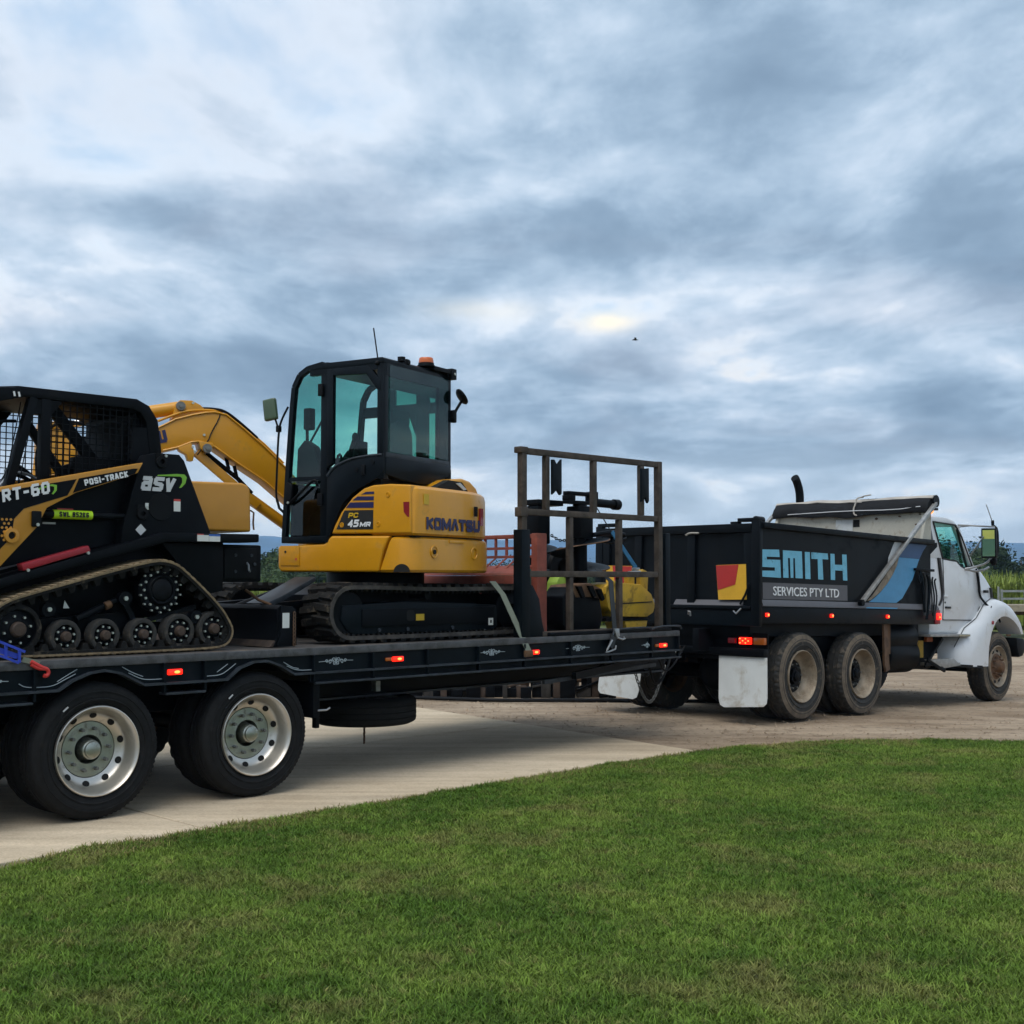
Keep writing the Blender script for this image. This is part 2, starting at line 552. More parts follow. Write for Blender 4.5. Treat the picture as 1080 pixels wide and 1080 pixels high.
m_dblue = mat('stripe_deep_blue', (.010, .055, .16), .4, var=.1)
m_letw = mat('letter_white', (.72, .73, .74), .5, var=.04)
m_letg = mat('letter_silver', (.52, .53, .54), .45, var=.06)
m_navy = mat('letter_navy', (.010, .012, .075), .45, var=.05)
m_green = mat('swoosh_green', (.19, .44, .035), .45, var=.05)
m_lime = mat('lime_tape', (.52, .80, .02), .5, var=.06)
m_ink = mat('print_black', (.008, .008, .008), .6, var=.05)
m_red = mat('red_paint', (.29, .012, .022), .4, var=.12, dirt=(.12, .02, .02), damt=.2)
m_refl = mat('reflector_red', (.22, .010, .020), .25, var=.05, coat=.6)
m_mred = mat('marker_red', (.42, .022, .018), .5, var=.08)
m_myel = mat('marker_yellow', (.66, .36, .02), .5, var=.08)
m_orange = mat('beacon_orange', (.62, .13, .02), .3, var=.06, coat=.5)
m_terra = mat('implement_red', (.30, .075, .05), .65, var=.25, dirt=(.16, .07, .05), damt=.35)
m_bronze = mat('worn_bucket_steel', (.16, .085, .045), .6, .3, var=.35, scale=9, dirt=(.03, .025, .02), damt=.4)
m_byel = mat('attachment_yellow', (.60, .36, .03), .6, var=.15, scale=6, dirt=(.10, .06, .03), damt=.35, dscale=7)
m_limeg = mat('lime_cover', (.30, .46, .06), .6, var=.15)
m_strapg = mat('strap_grey_green', (.16, .18, .14), .85, var=.2, bump=.2, bscale=150)
m_strapb = mat('strap_blue', (.02, .12, .24), .8, var=.2)
m_strapk = mat('strap_black', (.02, .024, .028), .8, var=.2)
m_ratb = mat('ratchet_blue', (.02, .05, .42), .45, var=.15)
m_hook = mat('hook_red', (.52, .03, .025), .5, var=.15)
m_steel = mat('bare_steel', (.36, .37, .38), .4, .8, var=.2)
m_lab = mat('label_white', (.62, .63, .60), .5, var=.06)
m_laby = mat('label_yellow', (.62, .38, .01), .5, var=.06)
m_labr = mat('label_red', (.50, .06, .05), .5, var=.06)
m_labb = mat('label_blue', (.04, .12, .40), .5, var=.06)
m_seat = mat('seat_vinyl', (.006, .007, .008), .6, spec=.2, var=.2)
m_scroll = mat('scroll_decal', (.36, .42, .45), .5, var=.1)
m_hivis = mat('mirror_back_green', (.050, .085, .040), .35, var=.1, coat=.4)
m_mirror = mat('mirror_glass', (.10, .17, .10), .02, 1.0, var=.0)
m_lampred = glow('lamp_red_lit', (1.0, .012, .004), 1.5, (.35, .01, .01))
m_lampcore = glow('lamp_core_lit', (1.0, .10, .02), 4.5, (.5, .1, .02))
m_lampamb = mat('lamp_amber', (.42, .10, .012), .3, var=.05, coat=.4)
m_lamporg = glow('beacon_lit', (1.0, .25, .02), 1.6, (.6, .15, .02))
m_gteal = glass('cab_glass_teal', (.67, .885, .835))
m_gdark = glass('cab_glass_dark', (.58, .76, .70))
m_gtruck = glass('truck_glass', (.74, .93, .89))
D={
 'ex_skirt':[(0.433,1.935),(-0.094,1.953),(-0.17,2.027),(-0.82,2.011),(-0.75,1.89),(-0.697,1.695),(0.384,1.708),(0.431,1.744)],
 'ex_hatch':[(0.397,1.94),(0.179,1.937),(0.177,1.76),(0.395,1.762)],
 'ex_panel':[(-0.176,2.037),(-0.207,2.107),(-0.281,2.226),(-0.405,2.352),(-0.527,2.427),(-0.625,2.451)],
 'ex_panel2':[(-1.029,2.433),(-1.049,2.022)],
 'ex_s1':[(-0.5,2.374),(-0.552,2.395),(-0.637,2.395),(-0.638,2.374)],
 'ex_s2':[(-0.405,2.326),(-0.46,2.358),(-0.635,2.354),(-0.633,2.319)],
 'ex_s3':[(-0.333,2.262),(-0.38,2.308),(-0.633,2.305),(-0.631,2.254)],
 'ex_lab':[(-0.232,2.076),(-0.319,2.24),(-0.629,2.236),(-0.628,2.069)],
 'ex_pc':[(-0.363,2.171),(-0.474,2.22)],
 'ex_45':[(-0.357,2.089),(-0.487,2.156)],
 'ex_mr':[(-0.487,2.088),(-0.603,2.135)],
 'ex_bolts':[(-0.782,2.364),(-0.682,2.112),(-0.292,2.113)],
 'ex_cab':[(0.306,3.201),(0.287,3.367),(0.224,3.474),(0.126,3.527),(-0.042,3.557),(-0.779,3.542)],
 'ex_cab2':[(0.387,1.991),(-0.024,1.99),(-0.157,2.038),(-0.256,2.266),(-0.404,2.422),(-0.588,2.484),(-0.673,2.52)],
 'ex_cabfront':[(0.349,2.646),(0.306,3.201)],
 'ex_door':[(-0.042,3.508),(-0.583,3.511),(-0.722,3.37),(-0.726,2.715),(-0.39,2.699),(-0.202,2.643),(-0.052,2.584)],
 'ex_doorwin':[(-0.183,3.452),(-0.571,3.42),(-0.703,3.27),(-0.706,2.865),(-0.707,2.747),(-0.39,2.731),(-0.191,2.676)],
 'ex_hinge':[(-0.058,3.319)],
 'ex_hinge2':[(-0.033,2.344),(-0.452,2.591),(-0.524,2.586),(-0.626,2.651)],
 'ex_mir':[(0.493,3.169),(0.426,2.996),(0.448,2.505)],
 'ex_mir2':[(0.452,2.349),(0.39,2.233)],
 'ex_ant':[(-0.673,3.516),(-0.62,3.82)],
 'ex_skirtR':[(1.224,1.997),(0.833,1.995),(0.333,1.969),(0.116,1.99),(-0.209,1.998),(-0.24,1.941),(-0.23,1.699),(1.356,1.697)],
 'ex_rearp':[(0.905,2.422),(-0.088,2.439),(-0.208,2.383),(-0.24,2.047),(-0.011,1.998),(0.552,2.013),(0.893,2.022)],
 'ex_kom':[(0.709,2.062),(-0.139,2.19),(0.709,2.15),(-0.139,2.075)],
 'ex_rw':[(0.782,3.521),(-0.135,3.531),(-0.138,2.747),(0.775,2.725)],
 'ex_rw2':[(0.753,3.298),(0.053,3.448),(0.049,2.788),(0.75,2.975)],
 'ex_bowl':[(0.957,2.7),(-0.14,2.736),(-0.121,2.612),(0.165,2.513),(0.616,2.528)],
 'ex_beacon':[(0.206,3.647),(0.206,3.596),(0.094,3.544),(-0.166,3.57)],
 'ex_rmir':[(-0.22,3.363),(-0.179,3.178)],
 'ex_track':[(2.115,1.413),(2.514,1.088),(2.664,1.606),(4.275,1.094),(4.481,1.376)],
 'ex_trk_frame':[(2.267,1.444),(2.269,1.197)],
 'ex_trk_frame2':[(4.091,1.392),(4.091,1.17),(3.097,1.335),(3.193,1.275),(3.002,1.357),(3.08,1.277),(3.965,1.277),(4.042,1.213),(3.271,1.49),(3.542,1.193),(3.012,1.207),(2.686,1.21)],
 'ex_blade':[(1.687,1.428),(1.824,1.39),(1.828,1.067),(1.691,1.073),(1.177,1.447),(1.181,1.116),(1.694,1.369),(1.768,1.242)],
 'boom_top':[(1.558,3.049),(1.404,3.136),(1.249,3.185),(1.038,3.224),(0.931,3.21),(0.767,3.084),(0.56,2.918),(0.336,2.708)],
 'boom_bot':[(1.516,2.814),(1.374,2.853),(1.258,2.905),(1.14,2.911),(1.033,2.869),(0.844,2.743),(0.557,2.564),(0.347,2.393)],
 'boom_misc':[(1.361,3.258),(1.25,3.312),(1.171,3.276),(1.56,3.2),(1.432,3.26),(1.113,2.859),(1.231,2.82),(1.256,2.739),(1.361,2.841),(1.019,2.789),(0.58,2.224),(0.345,2.134),(1.491,2.907)],
 'arm':[(1.575,3.173),(2.105,3.012),(2.431,2.909),(2.747,2.741),(2.14,2.594),(2.901,2.608),(2.425,2.584)],
 'as_roof':[(-0.329,2.995),(0.587,3.009),(0.691,2.963),(0.766,2.856),(0.801,2.63)],
 'as_post':[(-0.221,2.944),(-0.368,2.335),(-0.144,2.935),(-0.109,2.368),(0.571,2.763),(0.574,2.594)],
 'as_mesh':[(-0.12,2.919),(0.691,2.925),(0.698,2.528),(-0.109,2.368)],
 'as_light':[(-0.364,2.947),(-0.328,2.924)],
 'as_arm':[(-0.561,2.262),(0.52,2.504),(0.458,2.42),(0.226,2.335),(-0.016,2.252),(-0.088,2.213),(-0.23,2.135),(-0.298,1.999),(-0.425,1.861),(-0.549,1.725)],
 'as_armA':[(-0.561,2.23),(-0.018,2.348),(-0.084,2.229),(-0.396,2.123),(-0.464,2.049),(-0.471,1.982),(-0.444,1.932),(-0.503,1.897),(-0.552,1.846)],
 'as_armB':[(0.0,2.354),(0.418,2.45),(0.419,2.4),(-0.044,2.247)],
 'as_rt':[(-0.526,2.169),(-0.215,2.255),(-0.198,2.299)],
 'as_posi':[(0.043,2.317),(0.379,2.412)],
 'as_armpad':[(-0.34,2.113),(-0.281,1.996),(-0.482,1.935)],
 'as_tower':[(0.557,2.566),(0.638,2.585),(0.825,2.585),(0.868,2.541),(1.101,2.009),(1.113,1.947),(0.355,1.89),(0.369,2.02),(0.48,2.433)],
 'as_logo':[(0.5,2.294),(0.833,2.413),(0.64,2.42),(0.887,2.434),(0.802,2.303)],
 'as_disc':[(0.671,2.184),(0.77,2.188),(0.54,2.202),(0.583,2.156),(0.78,2.244),(0.838,2.151),(0.511,2.048),(0.512,1.963),(0.672,2.523),(0.522,2.125)],
 'as_rail':[(-0.561,1.642),(0.314,1.888),(0.669,1.986),(1.504,1.997),(1.505,1.925),(0.711,1.918),(0.335,1.82),(-0.559,1.576)],
 'as_bump':[(1.22,1.909),(1.65,1.917),(1.654,1.613),(1.224,1.614)],
 'as_hood':[(1.065,2.409),(1.516,2.418),(1.575,2.402),(1.599,2.363),(1.608,2.028),(1.236,2.018)],
 'as_red':[(-0.414,1.743),(0.073,1.878),(0.089,1.831),(-0.396,1.689)],
 'as_tube':[(-0.23,2.1),(0.346,2.111),(-0.141,2.116),(0.145,2.077),(-0.078,2.139),(0.041,2.135),(-0.175,2.04)],
 'as_stk':[(0.94,1.982),(1.146,1.923)],
 'as_track':[(-0.688,1.382),(-0.592,1.486),(-0.391,1.55),(0.293,1.734),(0.586,1.79),(0.728,1.77),(0.833,1.698),(1.112,1.455),(1.224,1.284)],
 'as_track2':[(1.235,1.254),(1.214,1.189),(1.16,1.134),(1.032,1.093),(0.305,1.091),(-0.415,1.094),(-0.616,1.095)],
 'as_wheels':[(-0.453,1.298),(-0.113,1.24),(0.18,1.24),(0.478,1.239),(0.775,1.252),(1.067,1.262),(0.632,1.56)],
 'as_whr':[(-0.287,1.293),(0.016,1.236),(0.309,1.235),(0.605,1.235),(0.91,1.248),(1.215,1.258),(0.826,1.558)],
 'as_misc':[(0.008,1.356),(0.344,1.499),(-0.227,1.429),(-0.085,1.461),(0.025,1.451),(0.931,1.354),(0.362,1.525)],
 'tr_arch1':[(-0.684,0.819),(-0.48,0.825),(-0.466,0.891),(-0.303,0.886),(-0.205,0.954),(-0.082,1.006),(0.033,1.018),(0.151,0.988),(0.26,0.933),(0.327,0.896),(0.482,0.898)],
 'tr_arch2':[(0.545,0.837),(0.811,0.826),(0.825,0.901),(0.998,0.902),(1.106,0.985),(1.229,1.026),(1.355,1.031),(1.471,0.983),(1.602,0.911),(1.762,0.908)],
 'tr_decor':[(-0.687,0.941),(2.024,0.987),(3.767,0.983),(4.932,0.972),(5.968,0.96)],
 'gate_v':[(4.21,2.618),(4.534,2.638),(5.221,2.585),(5.968,2.625),(6.251,2.541),(4.869,2.014),(5.612,2.03),(6.404,1.748)],
 'gate_pl':[(4.548,2.774),(4.68,2.437),(5.876,2.776),(6.013,2.431)],
 'strapg':[(3.911,1.543),(4.221,0.947),(4.071,1.56),(5.36,1.741),(5.24,0.904),(5.472,1.063)],
 'tk_top':[(-0.805,2.276),(0.689,2.236),(-0.834,1.4),(-0.834,1.331)],
 'tk_top2':[(2.222,2.281),(3.429,2.293),(0.259,1.399),(3.4,1.329)],
 'L_S':[(-0.859,1.974),(-0.5,1.987),(-0.487,1.902),(-0.752,1.896),(-0.751,1.864),(-0.474,1.87),(-0.459,1.662),(-0.837,1.665),(-0.849,1.734),(-0.582,1.74),(-0.582,1.778),(-0.85,1.776)],
 'L_M':[(-0.418,1.984),(-0.016,1.987),(0.007,1.668),(-0.147,1.668),(-0.162,1.901),(-0.201,1.899),(-0.195,1.669),(-0.252,1.668),(-0.267,1.897),(-0.314,1.899),(-0.297,1.666),(-0.408,1.666)],
 'L_I':[(0.051,1.985),(0.159,1.987),(0.177,1.665),(0.066,1.665)],
 'L_T':[(0.192,1.986),(0.561,1.987),(0.576,1.915),(0.441,1.913),(0.464,1.666),(0.352,1.667),(0.338,1.91),(0.2,1.908)],
 'L_H':[(0.628,1.988),(0.72,1.989),(0.729,1.857),(0.908,1.86),(0.902,1.99),(1.004,1.992),(1.025,1.669),(0.925,1.67),(0.917,1.788),(0.734,1.788),(0.735,1.669),(0.638,1.669)],
 'tk_sign':[(-0.829,1.593),(-0.827,1.411)],
 'tk_sign2':[(1.019,1.611),(1.031,1.418)],
 'tk_signtxt':[(-0.628,1.439),(0.676,1.574)],
 'tk_signtxt2':[(0.821,1.46),(0.821,1.555)],
 'tk_lights':[(-0.765,1.227),(0.625,1.231),(1.995,1.235),(3.41,1.232)],
 'tk_blue':[(2.708,2.29),(3.196,2.289),(2.86,1.966),(2.703,1.731),(2.233,1.325),(1.414,1.316),(1.849,1.518),(2.171,1.748),(2.336,2.012)],
 'tk_blue2':[(2.336,2.012),(2.895,2.009)],
 'tk_white':[(2.222,2.273),(2.454,2.277),(2.37,2.191),(2.172,2.037),(2.026,1.903),(2.058,2.0),(2.206,2.183)],
 'tk_grey':[(2.336,2.012),(2.171,1.748),(1.849,1.518),(1.505,1.418),(1.66,1.514),(2.041,1.808),(2.237,1.943)],
 'tk_blk':[(3.196,2.289),(3.447,2.294),(3.428,2.225),(3.212,2.097),(3.209,1.879),(2.842,1.883),(2.912,2.018)],
 'tk_arm':[(3.266,2.782),(1.27,1.399)],
 'tk_hb':[(0.065,2.316),(0.072,2.536),(0.063,2.637),(1.436,2.607),(1.071,2.595),(1.071,2.507)],
 'tk_roll':[(0.004,2.904),(0.005,2.726)],
 'tk_gate':[(0.826,2.267),(0.135,2.281),(0.202,2.17),(0.825,2.15),(0.2,2.001),(0.162,1.369),(0.145,1.272),(0.094,1.134),(0.596,1.793),(0.275,1.804),(0.179,1.804),(0.166,1.404),(0.554,1.396),(0.56,1.507),(0.324,1.572),(0.3,1.791)],
 'tk_gate2':[(1.838,2.161),(1.738,2.007),(1.026,2.156),(0.915,1.993),(1.292,1.37),(0.98,1.294),(0.766,1.377),(1.29,1.23),(1.288,1.083)],
 'tk_flap':[(0.677,0.721),(0.016,0.744),(-0.057,0.304),(-0.05,0.221),(0.553,0.154),(0.621,0.235)],
 'tk_flapL':[(2.349,0.473),(1.767,0.538),(1.763,0.271),(1.836,0.185),(2.157,0.2),(2.33,0.308)],
 'tk_tail':[(0.376,0.965),(0.23,0.891),(0.181,0.971),(0.031,0.899),(0.545,0.953),(0.486,0.9),(0.679,0.838),(0.016,0.762)],
 'tk_cab':[(3.385,2.603),(3.54,2.643),(4.213,2.617),(4.378,2.566),(4.949,2.072),(5.157,1.962),(5.369,1.836),(5.474,1.681),(5.47,1.508)],
 'tk_win':[(3.555,2.562),(4.245,2.543),(4.442,2.387),(4.775,1.988),(4.537,1.949),(4.271,2.038),(3.85,2.059)],
 'tk_door':[(3.509,2.604),(3.876,1.556),(3.778,1.406),(4.981,1.918),(5.113,1.424)],
 'tk_door2':[(3.795,1.48),(3.791,1.164),(4.796,1.183),(5.113,1.44)],
 'tk_sleeve':[(3.323,2.563),(3.615,2.33),(3.755,2.174),(3.876,1.556)],
 'tk_fender':[(4.08,0.806),(4.109,0.555),(4.967,0.522),(5.007,0.796),(5.135,1.056),(5.316,1.211),(5.608,1.268),(5.866,1.23),(6.052,1.135),(6.144,1.0),(6.092,1.231),(5.796,1.436),(5.286,1.506),(4.864,1.515)],
 'tk_step':[(3.172,0.972),(4.379,1.004),(4.063,0.806),(3.169,0.645),(3.852,0.647),(4.093,0.57),(3.535,0.523),(4.743,0.534),(3.108,0.604)],
 'tk_bump':[(5.817,0.936),(6.232,0.926),(6.265,0.717),(6.073,0.64)],
 'tk_mir':[(4.406,2.514),(4.749,2.533),(4.433,2.124),(4.742,2.137),(4.473,2.472),(4.694,2.347),(4.751,2.64),(4.445,2.833),(4.854,2.539),(4.846,2.156)],
 'tk_snork':[(4.89,1.945),(5.004,1.455)],
 'tk_snork2':[(5.005,1.532),(5.16,1.379),(5.0,1.239),(5.461,1.203)],
 'tk_hoses':[(2.704,1.846),(3.227,1.863),(2.945,1.771),(3.045,1.276),(3.226,1.779),(3.329,1.412)],
 'tk_under':[(2.048,1.126),(2.101,0.622),(2.268,0.755),(1.991,0.475),(2.693,0.457)],
 'tk_stack':[(3.478,2.911),(3.372,3.161),(3.449,3.283),(3.583,2.919)],
 'tk_rw':[(0.057,2.616)],
 'tk_grilleside':[],
 'tk_vent':[(5.573,1.731),(5.643,1.573),(5.682,1.701),(5.734,1.559)],
}
# ================================================================== the setting
KX = Vector((math.cos(R(45)), math.sin(R(45))))


def hz(x, y):
    """height of the yard: level by the trailer, falling a little along the truck"""
    a = (x - 3.4183) * KX.x + (y - 14.8506) * KX.y
    a = max(-1.0, min(a, 11.0))
    t = max(0.0, a)
    z = -.0067 - .0277 * a if a > 0.6 else -.0067 - .0277 * (0.6 * max(0, (a + 1) / 1.6) ** 2)
    return z


def grass_mat(name, c0, c1, c2, scale=1.0, rough=.75, blade=False, dry=None):
    m = bpy.data.materials.new(name)
    m.use_nodes = True
    t = m.node_tree
    L = t.links.new
    b = t.nodes['Principled BSDF']
    b.inputs['Roughness'].default_value = rough
    b.inputs['Specular IOR Level'].default_value = .25
    g = nd(t, 'ShaderNodeNewGeometry')
    n1 = nd(t, 'ShaderNodeTexNoise', inp={'Scale': .9 * scale, 'Detail': 7., 'Roughness': .65})
    n2 = nd(t, 'ShaderNodeTexNoise', inp={'Scale': 14. * scale, 'Detail': 4., 'Roughness': .6})
    L(g.outputs['Position'], n1.inputs['Vector']); L(g.outputs['Position'], n2.inputs['Vector'])
    cr = nd(t, 'ShaderNodeValToRGB')
    e = cr.color_ramp.elements
    e[0].position, e[0].color = .40, (*c0, 1)
    e[1].position, e[1].color = .60, (*c1, 1)
    L(n1.outputs['Fac'], cr.inputs[0])
    mr = nd(t, 'ShaderNodeMapRange', interpolation_type='SMOOTHSTEP', inp={1: .54, 2: .74, 3: 0., 4: .65})
    L(n2.outputs['Fac'], mr.inputs[0])
    mx = nd(t, 'ShaderNodeMix', data_type='RGBA')
    L(mr.outputs[0], mx.inputs[0]); L(cr.outputs[0], mx.inputs[6]); mx.inputs[7].default_value = (*c2, 1)
    src = mx.outputs[2]
    if dry:
        n4 = nd(t, 'ShaderNodeTexNoise', inp={'Scale': 1.3 * scale, 'Detail': 5., 'Roughness': .6, 'Distortion': .5})
        mp4 = nd(t, 'ShaderNodeMapping', inp={1: (3.3, 9.1, 0)})
        L(g.outputs['Position'], mp4.inputs[0]); L(mp4.outputs[0], n4.inputs['Vector'])
        m4 = nd(t, 'ShaderNodeMapRange', interpolation_type='SMOOTHSTEP', inp={1: .50, 2: .68, 3: 0., 4: .62})
        L(n4.outputs['Fac'], m4.inputs[0])
        x4 = nd(t, 'ShaderNodeMix', data_type='RGBA')
        L(m4.outputs[0], x4.inputs[0]); L(src, x4.inputs[6]); x4.inputs[7].default_value = (*dry, 1)
        src = x4.outputs[2]
    if blade:
        oi = nd(t, 'ShaderNodeObjectInfo')
        ms = nd(t, 'ShaderNodeMapRange', inp={1: 0., 2: 1., 3: .45, 4: 1.5})
        L(oi.outputs['Random'], ms.inputs[0])
        vs = nd(t, 'ShaderNodeVectorMath', operation='SCALE')
        L(src, vs.inputs[0]); L(ms.outputs[0], vs.inputs['Scale'])
        src = vs.outputs[0]
        tr = nd(t, 'ShaderNodeBsdfTranslucent')
        L(src, tr.inputs[0])
        mix = nd(t, 'ShaderNodeMixShader', inp={0: .3})
        L(b.outputs[0], mix.inputs[1]); L(tr.outputs[0], mix.inputs[2])
        L(mix.outputs[0], t.nodes['Material Output'].inputs[0])
    L(src, b.inputs['Base Color'])
    return m


def earth_mat(name, c0, c1, c2, sc=1.0, bump=.5, pebble=90.0, amt=.75):
    m = bpy.data.materials.new(name)
    m.use_nodes = True
    t = m.node_tree
    L = t.links.new
    b = t.nodes['Principled BSDF']
    b.inputs['Roughness'].default_value = .92
    b.inputs['Specular IOR Level'].default_value = .2
    g = nd(t, 'ShaderNodeNewGeometry')
    n1 = nd(t, 'ShaderNodeTexNoise', inp={'Scale': .55 * sc, 'Detail': 8., 'Roughness': .62, 'Distortion': .3})
    n2 = nd(t, 'ShaderNodeTexNoise', inp={'Scale': 7. * sc, 'Detail': 8., 'Roughness': .7})
    n3 = nd(t, 'ShaderNodeTexVoronoi', inp={'Scale': pebble * .35})
    mp = nd(t, 'ShaderNodeMapping', inp={2: (0, 0, R(-45)), 3: (.7, 1.25, 1)})
    L(g.outputs['Position'], mp.inputs[0])
    L(mp.outputs[0], n1.inputs['Vector'])
    for n in (n2, n3):
        L(g.outputs['Position'], n.inputs['Vector'])
    cr = nd(t, 'ShaderNodeValToRGB')
    e = cr.color_ramp.elements
    e[0].position, e[0].color = .34, (*c0, 1)
    e[1].position, e[1].color = .66, (*c1, 1)
    L(n1.outputs['Fac'], cr.inputs[0])
    mr = nd(t, 'ShaderNodeMapRange', interpolation_type='SMOOTHSTEP', inp={1: .50, 2: .68, 3: 0., 4: amt})
    L(n2.outputs['Fac'], mr.inputs[0])
    mx = nd(t, 'ShaderNodeMix', data_type='RGBA')
    L(mr.outputs[0], mx.inputs[0]); L(cr.outputs[0], mx.inputs[6]); mx.inputs[7].default_value = (*c2, 1)
    mp5 = nd(t, 'ShaderNodeMapping', inp={2: (0, 0, R(-45)), 3: (.22, 3.4, 1)})
    L(g.outputs['Position'], mp5.inputs[0])
    n5 = nd(t, 'ShaderNodeTexNoise', inp={'Scale': 1.1 * sc, 'Detail': 7., 'Roughness': .7})
    L(mp5.outputs[0], n5.inputs['Vector'])
    n6 = nd(t, 'ShaderNodeTexNoise', inp={'Scale': 55., 'Detail': 3., 'Roughness': .7})
    L(g.outputs['Position'], n6.inputs['Vector'])
    m5 = nd(t, 'ShaderNodeMapRange', inp={1: .35, 2: .7, 3: 1.10, 4: .72})
    m6 = nd(t, 'ShaderNodeMapRange', inp={1: .3, 2: .7, 3: .86, 4: 1.14})
    L(n5.outputs['Fac'], m5.inputs[0]); L(n6.outputs['Fac'], m6.inputs[0])
    mu = nd(t, 'ShaderNodeMath', operation='MULTIPLY')
    L(m5.outputs[0], mu.inputs[0]); L(m6.outputs[0], mu.inputs[1])
    vs5 = nd(t, 'ShaderNodeVectorMath', operation='SCALE')
    L(mx.outputs[2], vs5.inputs[0]); L(mu.outputs[0], vs5.inputs['Scale'])
    L(vs5.outputs[0], b.inputs['Base Color'])
    ad = nd(t, 'ShaderNodeMath', operation='MULTIPLY_ADD', inp={1: .4})
    L(n3.outputs['Distance'], ad.inputs[0]); L(n2.outputs['Fac'], ad.inputs[2])
    bp = nd(t, 'ShaderNodeBump', inp={'Strength': bump, 'Distance': .03})
    L(ad.outputs[0], bp.inputs['Height']); L(bp.outputs[0], b.inputs['Normal'])
    return m


g_lawn = grass_mat('turf', (.060, .090, .016), (.085, .115, .026), (.13, .12, .04), dry=(.13, .11, .05))
g_blade = grass_mat('grass_blade', (.080, .155, .018), (.165, .245, .038), (.30, .26, .10), blade=True, dry=(.235, .205, .075))
g_field = grass_mat('field_ground', (.06, .085, .022), (.10, .12, .04), (.14, .12, .06), scale=.08)
g_conc = earth_mat('concrete', (.43, .345, .24), (.56, .465, .34), (.33, .255, .172), 1.0, .12, 200, .32)
g_grav = earth_mat('gravel_dirt', (.22, .160, .106), (.43, .34, .245), (.13, .088, .056), 1.0, 1.0, 90)

# --- open ground out to the horizon
def ground():
    rings, n = [], 96
    rad = [0.0]
    r = 2.0
    while r < 9000:
        rad.append(r); r *= 1.28
    v, f = [(0, 0, hz(0, 0) - .05)], []
    for r in rad[1:]:
        for i in range(n):
            a = 2 * math.pi * i / n
            x, y = r * math.cos(a), r * math.sin(a)
            v.append((x, y, hz(x, y) - .05))
    for i in range(n):
        f.append((0, 1 + i, 1 + (i + 1) % n))
    for k in range(len(rad) - 2):
        for i in range(n):
            j = (i + 1) % n
            f.append((1 + k * n + i, 1 + (k + 1) * n + i, 1 + (k + 1) * n + j, 1 + k * n + j))
    mb = MB().add(v, f)
    tag(part('ground', mb, g_field), kind='structure')


ground()

LAWN = [(-15, -5.05), (-2.97, 7.05), (-2.60, 7.72), (-2.12, 8.22), (-1.4, 8.93), (-.58, 9.72), (.49, 10.82), (1.4, 11.72), (2.05, 12.27), (2.75, 12.66), (3.4, 12.82), (3.96, 12.90), (4.6, 12.84), (5.16, 12.76), (6.4, 12.62), (8.5, 12.5), (16, 12.2)]


def sheet(name, poly_fn, x0, x1, y0, y1, st, dz, mat_, amp=0.0, kind='structure', seed=1):
    from mathutils import noise
    nx, ny = int((x1 - x0) / st), int((y1 - y0) / st)
    idx, v, f = {}, [], []
    for i in range(nx + 1):
        for j in range(ny + 1):
            x, y = x0 + i * st, y0 + j * st
            if not poly_fn(x, y):
                continue
            idx[i, j] = len(v)
            z = hz(x, y) + dz + (amp * (noise.noise((x * 1.1, y * 1.1, seed)) + .5 * noise.noise((x * 3.1, y * 3.1, seed))) if amp else 0)
            v.append((x, y, z))
    for i in range(nx):
        for j in range(ny):
            q = [(i, j), (i + 1, j), (i + 1, j + 1), (i, j + 1)]
            if all(k in idx for k in q):
                f.append(tuple(idx[k] for k in q))
    return tag(part(name, MB().add(v, f), mat_, smooth=60), kind=kind)


# --- gravel yard under the truck
def off_drive(x, y):
    ax = (x + 2.8235) * math.cos(R(45.4)) + (y - 8.6497) * math.sin(R(45.4))
    ay = -(x + 2.8235) * math.sin(R(45.4)) + (y - 8.6497) * math.cos(R(45.4))
    return not (ax < 5.3 and -.5 < ay < 4.3)


sheet('gravel_yard', off_drive, -16, 34, 7.5, 34, .25, -.004, g_grav, .014, seed=4)

# --- concrete driveway of cast slabs along the trailer
def slab(x0a, x0b, x1a, x1b, y0, y1, z0=-.10, z1=.0):
    return MB().loft([[(x0a, y0, z), (x1a, y0, z), (x1b, y1, z), (x0b, y1, z)] for z in (z0, z1)])


drive = bpy.data.objects.new('driveway', None)
prep(drive, None, FT)
tag(drive, kind='structure')
drive['label'] = 'pale concrete driveway under the trailer'
ends = [(-15.9, -15.9), (-10.3, -10.3), (-4.96, -4.96), (.37, .37), (5.72, 6.6)]
for (a0, b0), (a1, b1) in zip(ends, ends[1:]):
    for y0, y1 in ((-.8, 1.896), (1.904, 4.6)):
        k0, k1 = (y0 + .8) / 5.4, (y1 + .8) / 5.4
        part('concrete_slab', slab(a0 + (b0 - a0) * k0 + .009, a0 + (b0 - a0) * k1 + .009, a1 + (b1 - a1) * k0 - .009, a1 + (b1 - a1) * k1 - .009, y0, y1), g_conc, drive, FT, bevel=.006, seg=1)

# --- lawn
def lawn_edge_y(x):
    for (xa, ya), (xb, yb) in zip(LAWN, LAWN[1:]):
        if xa <= x <= xb:
            return ya + (yb - ya) * (x - xa) / (xb - xa)
    return -9


def lawn():
    v, f = [], []
    xs = [-15 + .25 * i for i in range(int(31 / .25) + 1)]
    m = 40
    for x in xs:
        ye = lawn_edge_y(x) - .03
        for j in range(m + 1):
            y = -6 + (ye + 6) * (j / m)
            drop = .0 if j < m else -.03
            v.append((x, y, hz(x, y) + .018 + drop))
    for i in range(len(xs) - 1):
        for j in range(m):
            a = i * (m + 1) + j
            f.append((a, a + m + 1, a + m + 2, a + 1))
    return tag(part('lawn', MB().add(v, f), g_lawn, smooth=60), kind='structure')


lawn()


